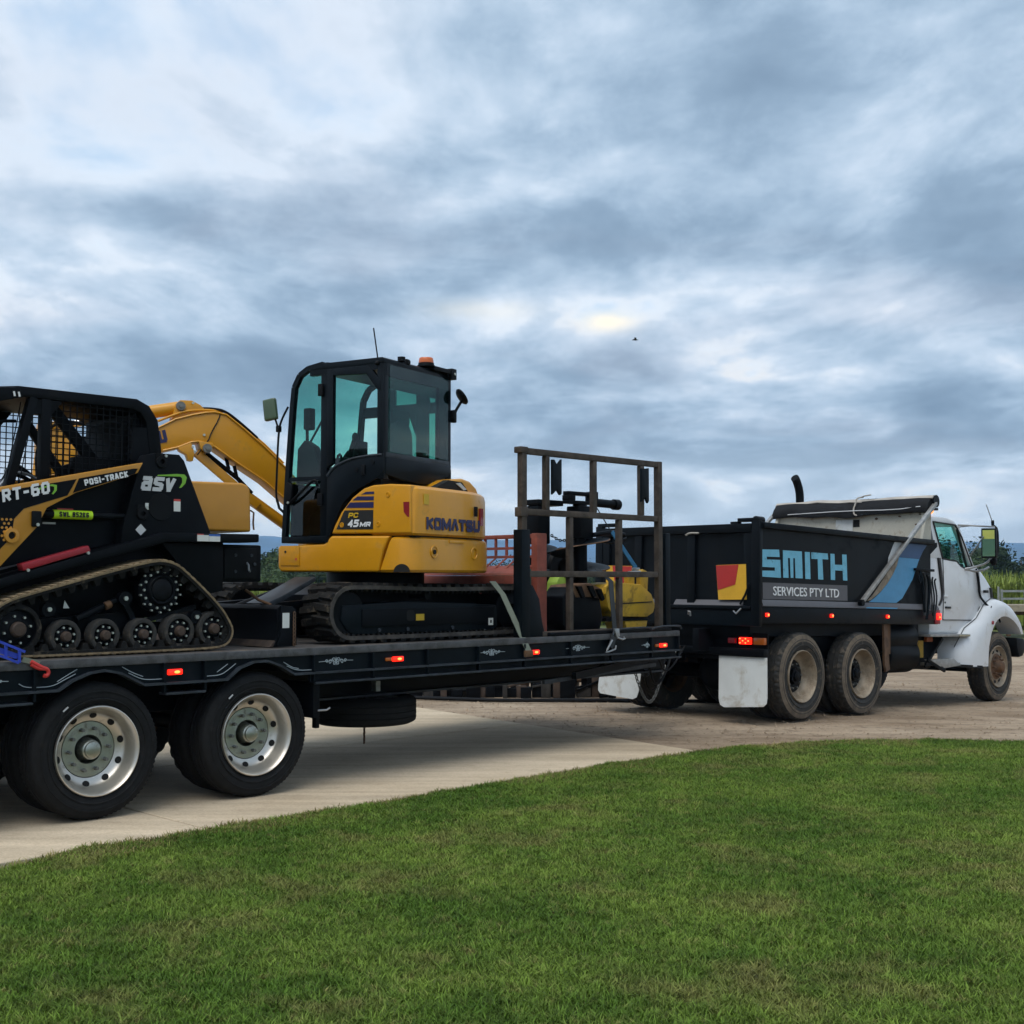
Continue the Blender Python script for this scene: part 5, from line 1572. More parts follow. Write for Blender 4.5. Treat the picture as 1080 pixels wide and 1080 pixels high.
part('cab_sill', MB().box(-.14, .39, CR_, CL + .004, 1.962, 2.02), m_cab, ex, FE, bevel=.006)
part('front_lower_panel', MB().box(.315, .345, CR_ + .04, CL - .07, 2.0, 2.50), m_cab, ex, FE)
part('step_panel', MB().prism([(-.06, 2.02), (-.06, 2.45), (.30, 2.22), (.34, 2.02)], CL - .30, CL - .29), m_cab, ex, FE)
part('grab_handle', MB().tube([(.30, CL + .012, 2.31), (.22, CL + .03, 2.36), (.06, CL + .03, 2.48), (.0, CL + .03, 2.52), (-.02, CL + .02, 2.50), (-.02, CL + .01, 2.46)], .013, 8, smooth=2), m_blkp, ex, FE)
part('handle_guard', MB().prism([(.33, 2.30), (.33, 2.50), (.29, 2.51), (.25, 2.48), (.26, 2.36)], CL + .002, CL + .03), m_blkp, ex, FE, bevel=.01)
part('handle_bolt', MB().cyl((.29, CL + .03, 2.325), (.29, CL + .04, 2.325), .012, n=8), m_bolt, ex, FE)
part('windscreen', MB().loft([[(x - .012, CL - .05, z), (x - .012, CR_ + .05, z), (x - .016, CR_ + .05, z), (x - .016, CL - .05, z)] for x, z in outl]), m_gteal, ex, FE)
part('far_glass', MB().prism([(-.10, 2.66), (-.10, 3.44), (-.66, 3.44), (-.66, 2.66)], CR_ + .02, CR_ + .024), m_gteal, ex, FE, smooth=0)
part('far_panel', MB().box(CBK, .36, CR_, CR_ + .04, 2.02, 2.66), m_cab, ex, FE)
part('far_rail', MB().box(CBK + .05, .30, CR_ + .0, CR_ + .04, 3.20, 3.30), m_cab, ex, FE)
part('far_post', MB().box(-.50, -.36, CR_ + .002, CR_ + .042, 2.66, 3.46), m_cab, ex, FE, bevel=.03)
part('far_pane_trim', MB().prism([(-.36, 3.2), (-.36, 3.0), (-.28, 3.2)], CR_ + .004, CR_ + .04), m_cab, ex, FE)
# rear face
part('rear_header', MB().box(CBK - .003, CBK + .04, CR_ + .03, CL - .03, 3.40, 3.51), m_cab, ex, FE)
part('rear_shade', MB().box(CBK + .03, CBK + .034, -.02, CL - .07, 3.30, 3.40), m_cab, ex, FE)
part('rear_side_band', MB().box(CBK - .002, CBK + .038, CR_ + .03, .045, 2.72, 3.40), m_cab, ex, FE)
part('rear_sill', MB().box(CBK - .004, CBK + .05, CR_ + .03, CL - .03, 2.685, 2.735), m_edge, ex, FE, bevel=.006)
part('rear_glass', MB().box(CBK + .012, CBK + .016, .04, CL - .04, 2.73, 3.41), m_gdark, ex, FE, smooth=0)
part('rear_glass_band', MB().box(CBK - .006, CBK - .003, CR_ + .06, CL - .08, 2.74, 3.50), m_gteal, ex, FE, smooth=0)
bowl = [(CL - .02, 2.70), (CR_ + .0, 2.70), (CR_ + .03, 2.60), (.02, 2.53), (.25, 2.490), (.60, 2.50), (CL - .02, 2.54)]
part('cab_tail', MB().prism(bowl, CBK - .01, -.30, 'x'), m_cab, ex, FE, bevel=.02)
part('cab_foot', MB().box(-.66, -.10, .0, CL - .06, 2.40, 2.52), m_hole, ex, FE)
# cab fittings
part('roof_aerial', MB().tube([(-.665, CL - .01, 3.52), (-.655, CL, 3.62), (-.62, CL, 3.82)], .006, 6, smooth=1), m_blkp, ex, FE)
part('aerial_base', MB().ball((-.665, CL + .005, 3.51), .022, 10), m_blkp, ex, FE)
part('roof_vent', MB().box(.08, .20, .55, .75, 3.52, 3.575), m_blkp, ex, FE, bevel=.02)
part('roof_hook', MB().cyl((.02, .72, 3.55), (.02, .72, 3.60), .018), m_blkp, ex, FE)
part('rear_lamp_bracket', MB().box(-.78, -.70, -.17, .18, 3.545, 3.585).box(-.79, -.72, -.18, -.10, 3.50, 3.60), m_blkp, ex, FE, bevel=.006)
part('bracket_bolt', MB().cyl((-.792, -.14, 3.55), (-.80, -.14, 3.55), .012, n=8), m_bolt, ex, FE)
part('warning_beacon', MB().lathe([(0, .085), (.01, .085), (.012, .075), (.035, .072), (.04, .0)], 24), m_blkp, ex, FE @ Matrix.Translation((-.70, .20, 3.575)) @ Matrix.Rotation(R(90), 4, 'X'))
part('beacon_lens', MB().cyl((-.70, .20, 3.605), (-.70, .20, 3.66), .072, .064, 24), m_orange, ex, FE, bevel=.012)
part('rear_roof_lamp', MB().cyl((-.72, .62, 3.56), (-.72, .62, 3.60), .035).cyl((-.72, .55, 3.565), (-.72, .52, 3.565), .03), m_blkp, ex, FE)
part('rear_mirror', MB().lathe([(.0, .001), (.0, .08), (.015, .084), (.03, .07), (.04, .02), (.04, .001)], 28), m_blkp, ex, FE @ Matrix.Translation((-.80, -.27, 3.36)) @ Matrix.Rotation(R(-40), 4, 'Z') @ Matrix.Rotation(R(-35), 4, 'X'))
part('mirror_arm', MB().tube([(-.79, -.28, 3.33), (-.77, -.20, 3.22), (-.75, -.17, 3.14)], .014, 8), m_blkp, ex, FE)
part('mirror_clamp', MB().box(-.78, -.73, -.20, -.16, 3.10, 3.22), m_blkp, ex, FE, bevel=.01)
part('inner_mirror', MB().lathe([(.0, .001), (.0, .10), (.012, .10), (.012, .001)], 26), m_blkp, ex, FE @ Matrix.Translation((-.55, .02, 3.28)) @ Matrix.Rotation(R(90), 4, 'Z'))
part('side_mirror', MB().box(-.068, .068, -.02, .03, -.10, .10), m_hivis, ex, FE @ Matrix.Translation((.515, CL + .02, 3.18)) @ Matrix.Rotation(R(5), 4, 'Z') @ Matrix.Rotation(R(8), 4, 'Y'), bevel=.02, seg=3)
part('mirror_stem', MB().tube([(.448, CL, 2.34), (.452, CL + .01, 2.42), (.446, CL + .01, 2.55), (.430, CL + .01, 2.99), (.40, CL, 3.09), (.345, CL - .02, 3.20)], .010, 8, smooth=2).tube([(.448, CL, 2.36), (.42, CL, 2.28), (.37, CL - .02, 2.23)], .012, 8), m_blkp, ex, FE)
part('mirror_joint', MB().box(-.02, .02, -.02, .02, -.03, .03), m_blkp, ex, FE @ Matrix.Translation((.428, CL + .01, 3.0)), bevel=.008)
part('mirror_link', MB().tube([(.43, CL + .01, 3.0), (.46, CL + .015, 3.08), (.485, CL + .02, 3.12)], .009, 6), m_blkp, ex, FE)
# cab interior
part('seat_back', MB().prism([(.62, 2.6), (.60, 2.95), (.53, 3.06), (.36, 3.06), (.29, 2.95), (.27, 2.6)], -.62, -.48, 'x'), m_seat, ex, FE, bevel=.03)
part('seat_base', MB().box(-.55, -.10, .22, .68, 2.45, 2.62), m_seat, ex, FE, bevel=.03)
part('arm_console', MB().box(-.45, -.12, .70, .80, 2.55, 2.72), m_seat, ex, FE, bevel=.02)
part('control_stand', MB().prism([(.315, 2.5), (.30, 2.82), (.22, 2.90), (.12, 2.84), (.06, 2.70), (.03, 2.5)], .70, .80), m_seat, ex, FE, bevel=.015)
part('monitor_arm', MB().bar((.25, .72, 2.86), (.255, .72, 3.02), .02), m_seat, ex, FE)
part('front_monitor', MB().box(.205, .285, .66, .74, 3.0, 3.20), m_seat, ex, FE, bevel=.015)
part('wiper', MB().bar((.33, .70, 2.75), (.27, .30, 3.35), .015), m_seat, ex, FE)
part('joystick', MB().tube([(-.24, .74, 2.66), (-.27, .75, 2.78), (-.31, .75, 2.88)], .022, 8).ball((-.315, .75, 2.90), .030, 10, (1, 1, 1.4)), m_seat, ex, FE)
part('joystick_boot', MB().cyl((-.20, .74, 2.66), (-.26, .745, 2.77), .06, .03), m_seat, ex, FE)
part('monitor', MB().box(.10, .16, .0, .16, 2.75, 2.95), m_seat, ex, FE, bevel=.01)
part('travel_lever', MB().tube([(.16, .40, 2.1), (.18, .40, 2.6), (.14, .42, 2.78), (.10, .42, 2.80), (.09, .42, 2.72)], .013, 8, smooth=1), m_seat, ex, FE)
part('dash_panel', MB().prism([(.33, 2.05), (.30, 2.70), (.20, 2.66), (.16, 2.2)], -.12, .5), m_seat, ex, FE, bevel=.02)
part('head_rest', MB().box(-.60, -.54, .30, .56, 3.02, 3.16), m_seat, ex, FE, bevel=.03)
# boom
bt = [(2.35, 2.82), (2.20, 2.92), (1.558, 3.049), (1.404, 3.136), (1.249, 3.185), (1.12, 3.215), (1.038, 3.224), (.931, 3.205), (.767, 3.084), (.56, 2.918), (.336, 2.708), (.05, 2.44), (-.04, 2.36)]
bb = [(-.06, 2.20), (.08, 2.16), (.347, 2.393), (.557, 2.564), (.844, 2.743), (1.033, 2.869), (1.10, 2.90), (1.19, 2.915), (1.258, 2.905), (1.374, 2.853), (1.516, 2.814), (2.15, 2.66), (2.32, 2.70)]
bo = part('boom', MB().prism(bt + bb, -.11, .11), m_yel, ex, FB, bevel=.012)
for y0, y1 in ((-.118, -.111), (.111, .118)):
    part('boom_edge', MB().tube([(x, (y0 + y1) / 2, z - .012) for x, z in bt[1:11]], .010, 6), m_yel, bo, FB)
    part('boom_edge', MB().tube([(x, (y0 + y1) / 2, z + .012) for x, z in bb[2:11]], .010, 6), m_yel, bo, FB)
part('boom_weld', MB().tube([(.985, .112, 3.215), (1.0, .114, 3.15), (1.07, .114, 3.02), (1.10, .114, 2.93), (1.20, .114, 2.80)], .006, 5, smooth=1), m_hole, bo, FB)
part('arm_cylinder_mount', MB().prism([(1.43, 3.13), (1.40, 3.27), (1.36, 3.31), (1.25, 3.312), (1.171, 3.276), (1.10, 3.21), (1.2, 3.15)], -.07, .09), m_yel, bo, FB, bevel=.006)
part('boom_cylinder_lug', MB().prism([(1.19, 2.93), (1.17, 2.86), (1.13, 2.825), (1.08, 2.84), (1.05, 2.89), (1.06, 2.92)], -.08, .13), m_yel, bo, FB, bevel=.006)
part('boom_stay', MB().prism([(1.38, 2.86), (1.36, 2.83), (1.30, 2.80), (1.28, 2.745), (1.24, 2.74), (1.225, 2.82), (1.26, 2.91)], .02, .125), m_yel, bo, FB, bevel=.005)
for x, z, y in ((1.355, 3.252, .095), (1.112, 2.862, .135)):
    part('boom_pin', MB().lathe([(.0, .045), (-.02, .042), (-.02, .02), (-.03, .018), (-.03, .001)], 18), m_cast, bo, FB @ Matrix.Translation((x, y, z)) @ Matrix.Rotation(math.pi, 4, 'Z'))
for x, z in ((1.245, 3.285), (1.14, 2.99), (1.225, 2.83), (1.245, 2.87)):
    part('boom_bolt', MB().cyl((x, .112, z), (x, .128, z), .012, n=8), m_bolt, bo, FB)
part('boom_hose', MB().tube([(1.15, .03, 3.25), (1.05, .06, 3.25), (.93, .07, 3.235), (.75, .07, 3.10), (.62, .07, 2.99)], .014, 8, smooth=2), m_blkp, bo, FB)
part('boom_hose', MB().tube([(1.56, .10, 3.10), (1.42, .10, 3.165), (1.30, .10, 3.21), (1.1, .08, 3.235), (.95, .05, 3.225)], .012, 8, smooth=2), m_yel, bo, FB)
part('boom_rail', MB().tube([(.80, .06, 3.13), (.55, .06, 2.935), (.36, .06, 2.76)], .012, 6), m_yel, bo, FB)
lt = block_text('KOM^TSU', .66, .115, m_navy, t=.28, gap=.4)
part('lettering', lt, None, bo, FB @ Matrix.Translation((1.51 + .60, .1125, 2.75)) @ Matrix.Rotation(R(14), 4, 'Y') @ basis((0, 0, 0), (-1, 0, 0), (0, 0, 1)))
part('boom_cylinder', MB().cyl((.10, .0, 2.02), (.80, .0, 2.50), .055), m_yel, ex, FB)
part('boom_cylinder_rod', MB().cyl((.80, .0, 2.50), (1.12, .0, 2.86), .030), m_chr, ex, FB)
part('cylinder_guard', MB().bar((.60, .05, 2.34), (1.20, .05, 2.83), .05, .08), m_yel, ex, FB, bevel=.006)
part('cylinder_pipe', MB().tube([(.66, .03, 2.46), (.80, .03, 2.60), (1.10, .03, 2.83)], .022, 6), m_blkp, ex, FB)
for x, z in ((.88, 2.68), (.80, 2.60)):
    part('pipe_bracket', MB().bar((x, .02, z), (x + .03, .02, z + .12), .02, .03), m_blkp, ex, FB)
part('king_post', MB().prism([(-.20, 1.76), (-.22, 2.0), (-.10, 2.42), (.08, 2.42), (.16, 2.05), (.12, 1.76)], -.14, .14), m_yel, ex, FB, bevel=.015)
part('arm_cylinder', MB().cyl((1.36, .0, 3.245), (2.05, .0, 3.10), .062, n=20), m_yel, ex, FB)
part('arm_cylinder_rod', MB().cyl((2.05, .0, 3.10), (2.50, .0, 3.0), .035), m_chr, ex, FB)
# dipper arm, linkage and bucket, tucked behind the loader
part('dipper_arm', MB().prism([(2.60, 3.03), (2.45, 3.05), (2.22, 2.88), (2.10, 2.70), (2.05, 2.45), (2.30, 1.55), (2.42, 1.55), (2.45, 2.40), (2.62, 2.80)], -.09, .09), m_yel, ex, FB, bevel=.012)
part('bucket_cylinder', MB().cyl((2.55, 0, 2.95), (2.62, 0, 2.2), .05), m_yel, ex, FB)
part('dipper_hose', MB().tube([(2.0, .10, 2.95), (2.25, .12, 3.06), (2.5, .12, 3.02), (2.62, .12, 2.8), (2.6, .12, 2.5)], .014, 8, smooth=2), m_blkp, ex, FB)
bk = [(2.15, 1.55), (2.45, 1.58), (2.70, 1.52), (2.85, 1.35), (2.80, 1.18), (2.60, 1.108), (2.35, 1.15), (2.30, 1.25)]
part('bucket', MB().prism(bk, -.30, .30), m_bronze, ex, FB, bevel=.015)
# ================================================================== steel side gate on the trailer
gt = thing('side_gate', 'tall weathered tubular steel gate frame standing at the front edge of the trailer', 'gate', FT, (5.2, .05, DZ))
S = .066
gx = [4.21, 6.255]
part('post', MB().box(gx[0] - S / 2, gx[0] + S / 2, .02, .02 + S, 1.98, 2.87), m_gate, gt, FT, bevel=.006)
part('post', MB().box(gx[1] - S / 2, gx[1] + S / 2, .02, .02 + S, 1.15, 2.87), m_gate, gt, FT, bevel=.006)
part('post_cap', MB().box(gx[0] - .06, gx[0] + .045, .012, .105, 2.815, 2.875), m_gate, gt, FT, bevel=.012)
part('post_clamp', MB().box(gx[0] - .055, gx[0] + .045, .014, .10, 2.22, 2.31), m_gate, gt, FT, bevel=.01)
for z, xa, xb in ((2.838, 4.255, 6.215), (2.268, 4.255, 6.215), (1.688, 4.27, 6.215), (1.118, 4.46, 6.29)):
    part('rail', MB().box(xa, xb, .024, .024 + S - .008, z - .029, z + .029), m_gate, gt, FT, bevel=.006)
for x in (4.535, 5.221, 5.968):
    part('upright', MB().box(x - .027, x + .027, .027, .082, 2.298, 2.808), m_gate, gt, FT, bevel=.005)
for x in (4.869, 5.612):
    part('upright', MB().box(x - .027, x + .027, .027, .082, 1.718, 2.238), m_gate, gt, FT, bevel=.005)
    part('upright', MB().box(x - .027, x + .027, .027, .082, 1.148, 1.658), m_gate, gt, FT, bevel=.005)
for k, (x0, x1, z0, z1) in enumerate(((4.555, 4.685, 2.44, 2.775), (5.90, 6.02, 2.43, 2.775))):
    mid = (x0 + x1) / 2
    part('bracket_plate', MB().prism([(x0, z0), (x0, z1), (x0 + .03, z1), (mid, z1 - .05 * (1 - k)), (x1, z1 + .01), (x1, z0 + .015), (x1 - .02, z0 - .01 * k), (mid, z0 + .05)], -.015, .012), m_navyblk, gt, FT, bevel=.003)
part('post_sleeve', MB().box(gx[0] - .055, gx[0] + .058, .004, .115, DZ + .002, 2.10), m_navyblk, gt, FT, bevel=.006)
part('gusset', MB().prism([(4.27, 1.60), (4.33, 1.58), (4.42, 1.45), (4.455, 1.25), (4.50, DZ + .002), (4.27, DZ + .002)], .03, .09), m_navyblk, gt, FT, bevel=.006)
part('front_channel', MB().box(6.335, 6.415, .02, .12, DZ + .036, 2.12), m_navyblk, gt, FT, bevel=.005)
part('channel_foot', MB().box(6.30, 6.47, .01, .13, DZ + .0365, DZ + .055), m_navyblk, gt, FT)

# ================================================================== straps
def strap(name, label, pts, w, mat_, F=FT, th=.006, y=None):
    t = thing(name, label, 'strap', F, pts[0])
    for a, b in zip(pts, pts[1:]):
        part('webbing', MB().bar(a, b, w, th, up=(0, 1, 0)), mat_, t, F)
    return t


s1 = thing('tie_down_strap', 'pale green tie-down strap from the excavator track to the trailer edge', 'strap', FT, (4.2, -.03, .96))
part('webbing', MB().loft([[(3.93, .20, 1.62), (4.01, .20, 1.62), (4.01, .206, 1.62), (3.93, .206, 1.62)], [(3.99, .12, 1.50), (4.06, .12, 1.50), (4.06, .126, 1.50), (3.99, .126, 1.50)], [(4.17, -.03, .985), (4.245, -.03, .985), (4.245, -.024, .985), (4.17, -.024, .985)]]), m_strapg, s1, FT)
part('end_hook', MB().box(4.155, 4.26, -.045, -.016, .925, .985), m_rust, s1, FT, bevel=.01)
s2 = thing('tie_down_strap', 'black tie-down strap with steel hook hanging inside the steel gate', 'strap', FT, (5.3, -.02, .95))
part('webbing', MB().loft([[(5.30, .10, 1.74), (5.38, .10, 1.74), (5.38, .106, 1.74), (5.30, .106, 1.74)], [(5.38, -.005, 1.62), (5.45, -.005, 1.62), (5.45, .001, 1.62), (5.38, .001, 1.62)], [(5.42, -.03, 1.10), (5.48, -.03, 1.10), (5.48, -.024, 1.10), (5.42, -.024, 1.10)]]), m_strapk, s2, FT)
part('buckle', MB().prism([(5.42, 1.15), (5.49, 1.15), (5.50, 1.08), (5.46, 1.045)], -.05, -.02), m_steel, s2, FT, bevel=.006)
part('tail', MB().bar((5.42, -.04, 1.07), (5.36, -.045, .97), .07, .008, up=(0, 1, 0)), m_strapk, s2, FT)
part('wire_hook', MB().tube([(5.38, -.05, 1.04), (5.30, -.055, .95), (5.27, -.055, .925), (5.33, -.055, .93), (5.42, -.055, .95), (5.43, -.055, .985)], .009, 6), m_steel, s2, FT)
part('wire_hook', MB().tube([(5.46, -.05, 1.06), (5.54, -.05, 1.04), (5.58, -.05, 1.05), (5.56, -.05, 1.065)], .009, 6), m_steel, s2, FT)
s3 = thing('ratchet_strap', 'blue ratchet buckle with red hook at the left end of the trailer deck', 'strap', FT, (-.80, -.03, 1.03))
F3 = FT @ Matrix.Translation((-.08, 0, 0))
rb = part('ratchet', MB().bar((-.80, .04, 1.255), (-.50, -.005, 1.135), .012, .035), m_ratb, s3, F3)
for t in (.15, .4, .65, .9):
    p = Vector((-.80, .04, 1.28)).lerp(Vector((-.46, -.005, 1.125)), t)
    part('ratchet_bar', MB().box(p.x - .008, p.x + .008, p.y - .030, p.y - .014, p.z - .045, p.z + .045), m_ratb, s3, F3)
part('ratchet_side', MB().bar((-.80, -.0, 1.315), (-.46, -.03, 1.165), .012, .016), m_ratb, s3, F3)
part('ratchet_side', MB().bar((-.82, -.0, 1.235), (-.50, -.03, 1.095), .012, .016), m_ratb, s3, F3)
part('webbing', MB().bar((-.47, -.02, 1.115), (-.36, -.03, 1.085), .008, .035), m_strapg, s3, F3)
part('red_hook', MB().tube([(-.42, -.035, 1.10), (-.37, -.04, 1.07), (-.335, -.04, 1.052), (-.31, -.04, 1.045), (-.30, -.04, 1.02), (-.315, -.04, 1.0), (-.335, -.04, 1.005)], .013, 8, smooth=2).tube([(-.42, -.035, 1.08), (-.37, -.04, 1.05), (-.335, -.04, 1.048)], .011, 8, smooth=1), m_hook, s3, F3)

# ================================================================== attachments carried behind the gate
def helix(mb, c, r, z0, z1, turns, n=40, shaft=.05, th=.012):
    v, f = [], []
    N = int(turns * n)
    for i in range(N + 1):
        t = i / N
        a = t * turns * 2 * math.pi
        z = z0 + (z1 - z0) * t
        for rr, dz in ((shaft, 0), (r, 0), (r, th), (shaft, th)):
            v.append((c[0] + rr * math.cos(a), c[1] + rr * math.sin(a), z + dz))
    for i in range(N):
        for k in range(4):
            f.append((i * 4 + k, i * 4 + (k + 1) % 4, (i + 1) * 4 + (k + 1) % 4, (i + 1) * 4 + k))
    return mb.add(v, f)


# big auger, upright on the deck
AX, AY = 5.66, .62
a1 = thing('earth_auger', 'large black spiral earth auger standing upright behind the steel gate', 'auger', FT, (AX, AY, DZ))
part('shaft', MB().cyl((AX, AY, DZ), (AX, AY, 2.42), .075, n=16), m_blk, a1, FT)
part('flight', helix(MB(), (AX, AY), .31, 1.50, 2.06, 1.9, shaft=.06), m_navyblk, a1, FT)
part('flight_edge', MB().tube([(AX + .31 * math.cos(t), AY + .31 * math.sin(t), 1.506 + .56 * t / 11.94) for t in [i * .1 for i in range(120)]], .007, 4), m_bronze, a1, FT)
part('drive_collar', MB().box(AX - .10, AX + .10, AY - .1, AY + .1, 2.06, 2.40), m_blk, a1, FT, bevel=.015)
part('hitch_frame', MB().box(AX - .22, AX + .20, AY - .05, AY + .05, 2.42, 2.455).box(AX - .22, AX - .12, AY - .05, AY + .05, 2.455, 2.51).box(AX - .22, AX + .18, AY - .04, AY + .04, 2.51, 2.55).box(AX + .14, AX + .24, AY - .05, AY + .05, 2.42, 2.56), m_blk, a1, FT, bevel=.006)
part('hitch_pipe', MB().cyl((AX + .2, AY, 2.45), (AX + .55, AY - .02, 2.44), .045, n=14).cyl((AX + .52, AY - .02, 2.44), (AX + .60, AY - .02, 2.44), .058, n=14), m_blk, a1, FT)
BX, BY = 5.27, .85
a2 = thing('earth_auger', 'slim black earth auger with flat cap left of the large auger', 'auger', FT, (BX, BY, DZ))
part('shaft', MB().cyl((BX, BY, DZ), (BX, BY, 2.0), .06, n=16), m_blk, a2, FT)
part('drive_head', MB().box(BX - .09, BX + .09, BY - .09, BY + .09, 2.0, 2.40), m_blk, a2, FT, bevel=.02)
part('cap_plate', MB().box(BX - .10, BX + .28, BY - .1, BY + .1, 2.402, 2.46), m_blk, a2, FT, bevel=.008)
part('flight', helix(MB(), (BX, BY), .20, 1.72, 2.06, 1.3, shaft=.055), m_navyblk, a2, FT)
a3 = thing('lashing_chain', 'dark chain slung between the two augers', 'chain', FT, (BX + .1, BY - .1, 2.0))
for k in range(11):
    t = k / 10
    m = FT @ Matrix.Translation((BX + .10 + .22 * t, BY - .1 - .09 * t, 2.09 - .05 * math.sin(math.pi * t))) @ Matrix.Rotation(1.57 * (k % 2), 4, 'X')
    part('link', MB().tube([(.017 * math.cos(a), 0, .012 * math.sin(a)) for a in [i * .785 for i in range(9)]], .006, 5), m_blk, a3, m)
a4 = thing('lifting_bar', 'black bar lying level beside the drive collar of the large auger', 'bar', FT, (AX + .1, AY - .1, 2.1))
part('rod', MB().tube([(AX + .09, AY - .11, 2.10), (AX + .25, AY - .12, 2.125), (AX + .45, AY - .12, 2.135), (AX + .58, AY - .12, 2.11)], .026, 8, smooth=1), m_blk, a4, FT)
part('rope', MB().tube([(AX + .1, AY - .12, 2.06), (AX + .3, AY - .12, 2.02), (AX + .48, AY - .12, 2.03), (AX + .62, AY - .12, 2.08)], .012, 6, smooth=2), m_blk, a4, FT)
s4 = thing('tie_down_strap', 'blue tie-down strap stretched from the auger head down to the yellow bucket', 'strap', FT, (6.26, .35, 1.78))
part('cord', MB().tube([(5.82, .55, 2.42), (6.02, .48, 2.12)], .006, 6), m_strapk, s4, FT)
part('webbing', MB().bar((6.01, .48, 2.14), (6.26, .36, 1.76), .05, .012, up=(0, 1, 0)), m_strapb, s4, FT)
part('end_fitting', MB().box(6.20, 6.31, .34, .37, 1.72, 1.762), m_steel, s4, FT, bevel=.008)
# brown toothed bucket
b1 = thing('trench_bucket', 'brown worn trenching bucket lying behind the steel gate below the auger', 'bucket', FT, (5.3, .4, DZ))
bp_ = [(4.95, 1.47), (5.06, 1.56), (5.35, 1.58), (5.50, 1.50), (5.56, 1.25), (5.50, DZ + .003), (5.06, DZ + .003), (4.95, 1.2)]
part('shell', MB().prism(bp_, .22, .50), m_blk, b1, FT, bevel=.02)
part('lip', MB().prism([(5.03, 1.505), (5.10, 1.582), (5.35, 1.60), (5.52, 1.54), (5.52, 1.44), (5.36, 1.46), (5.11, 1.46)], .205, .52), m_bronze, b1, FT, bevel=.008)
for x, z in ((5.02, 1.56), (5.15, 1.60), (5.32, 1.605), (5.45, 1.57)):
    part('tooth', MB().prism([(x - .035, z - .03), (x + .035, z - .03), (x + .085, z - .13), (x + .05, z - .15)], .175, .205), m_blk, b1, FT)
# yellow bucket
b2 = thing('grab_bucket', 'dented yellow steel bucket near the front end of the trailer', 'bucket', FT, (6.0, .4, DZ))
sh = lambda poly: [((x - 5.92) * .86 + 5.60, z - .015) for x, z in poly]
yb = [(5.94, 1.52), (6.02, 1.60), (6.22, 1.62), (6.62, 1.60), (6.82, 1.50), (6.90, 1.38), (6.86, 1.30), (6.74, 1.255), (6.10, 1.27), (6.00, 1.36)]
bod = part('shell', MB().prism(sh(yb), .24, .58), m_byel, b2, FT, bevel=.02)
part('seam', MB().bar((5.70, .237, 1.385), (6.38, .237, 1.40), .006, .012), m_ink, bod, FT)
part('ear', MB().prism(sh([(6.42, 1.58), (6.42, 1.70), (6.46, 1.735), (6.53, 1.735), (6.55, 1.70), (6.55, 1.58)]), .28, .34), m_byel, bod, FT, bevel=.01)
part('ear', MB().prism(sh([(6.66, 1.56), (6.66, 1.72), (6.72, 1.76), (6.80, 1.74), (6.82, 1.70), (6.80, 1.50)]), .28, .34), m_byel, bod, FT, bevel=.01)
part('pin', MB().cyl((6.07, .31, 1.695), (6.33, .31, 1.705), .028), m_steel, bod, FT)
part('lip', MB().prism(sh([(5.92, 1.50), (5.96, 1.56), (6.10, 1.60), (6.22, 1.58), (6.16, 1.64), (6.02, 1.63), (5.93, 1.58)]), .222, .26), m_byel, bod, FT, bevel=.006)
part('stand', MB().prism(sh([(6.36, 1.22), (6.80, 1.22), (6.76, DZ + .018), (6.40, DZ + .018)]), .28, .56), m_byel, b2, FT, bevel=.01)
part('skid', MB().box(5.66, 6.38, .27, .57, 1.209, 1.238), m_blk, b2, FT)
# lime covered auger drive
b3 = thing('auger_drive', 'lime green covered drive unit beside the red implement post', 'machine', FT, (5.36, .6, DZ))
sl = lambda poly: [((x - 4.72) * .75 + 5.24, z + .03) for x, z in poly]
part('cover', MB().prism(sl([(4.72, 1.58), (4.80, 1.66), (4.98, 1.60), (5.02, 1.50), (4.92, 1.40), (5.0, 1.34), (5.02, 1.16), (4.84, 1.15), (4.80, 1.30), (4.70, 1.40)]), .56, .70), m_limeg, b3, FT, bevel=.01)
part('motor', MB().cyl((5.36, .545, 1.46), (5.50, .54, 1.44), .06), m_blk, b3, FT)
part('foot', MB().box(5.20, 5.46, .55, .72, DZ + .002, 1.18), m_blk, b3, FT)
b4 = thing('cable_reel', 'round black reel standing behind the slim auger', 'reel', FT, (6.05, 1.2, DZ))
part('drum', MB().lathe([(.0, .10), (.0, .21), (.03, .23), (.06, .21), (.06, .16), (.2, .16), (.2, .21), (.23, .23), (.26, .21), (.26, .10)], 36), m_blk, b4, FT @ Matrix.Translation((6.05, 1.2, 1.76)))
part('cradle', MB().box(5.93, 6.17, 1.23, 1.44, DZ, 1.60), m_blk, b4, FT)

# ================================================================== red slatted frame standing across the deck
RX = 4.70
im = thing('slatted_frame', 'rusty red slatted steel frame standing across the deck between excavator and augers', 'frame', FT, (RX, 1.2, DZ))
part('end_post', MB().box(RX - .05, RX + .09, .28, .36, DZ + .002, 2.085), m_terra, im, FT, bevel=.008)
part('end_post', MB().box(RX - .05, RX + .09, 2.06, 2.14, DZ + .002, 2.085), m_terra, im, FT, bevel=.008)
part('top_rail', MB().box(RX - .02, RX + .03, .362, 2.058, 2.04, 2.08), m_terra, im, FT, bevel=.006)
for z in (1.945, 1.86):
    part('rail', MB().box(RX - .012, RX + .012, .362, 2.058, z - .013, z + .013), m_terra, im, FT)
for k in range(11):
    y = .44 + .152 * k
    part('slat', MB().box(RX - .011, RX + .011, y - .011, y + .011, 1.874, 1.931), m_terra, im, FT)
    part('slat', MB().box(RX - .011, RX + .011, y - .011, y + .011, 1.959, 2.039), m_terra, im, FT)
    part('tine', MB().tube([(RX, y, 1.85), (RX - .05, y + .03, 1.80), (RX - .14, y + .05, 1.73)], .010, 6), m_terra, im, FT)
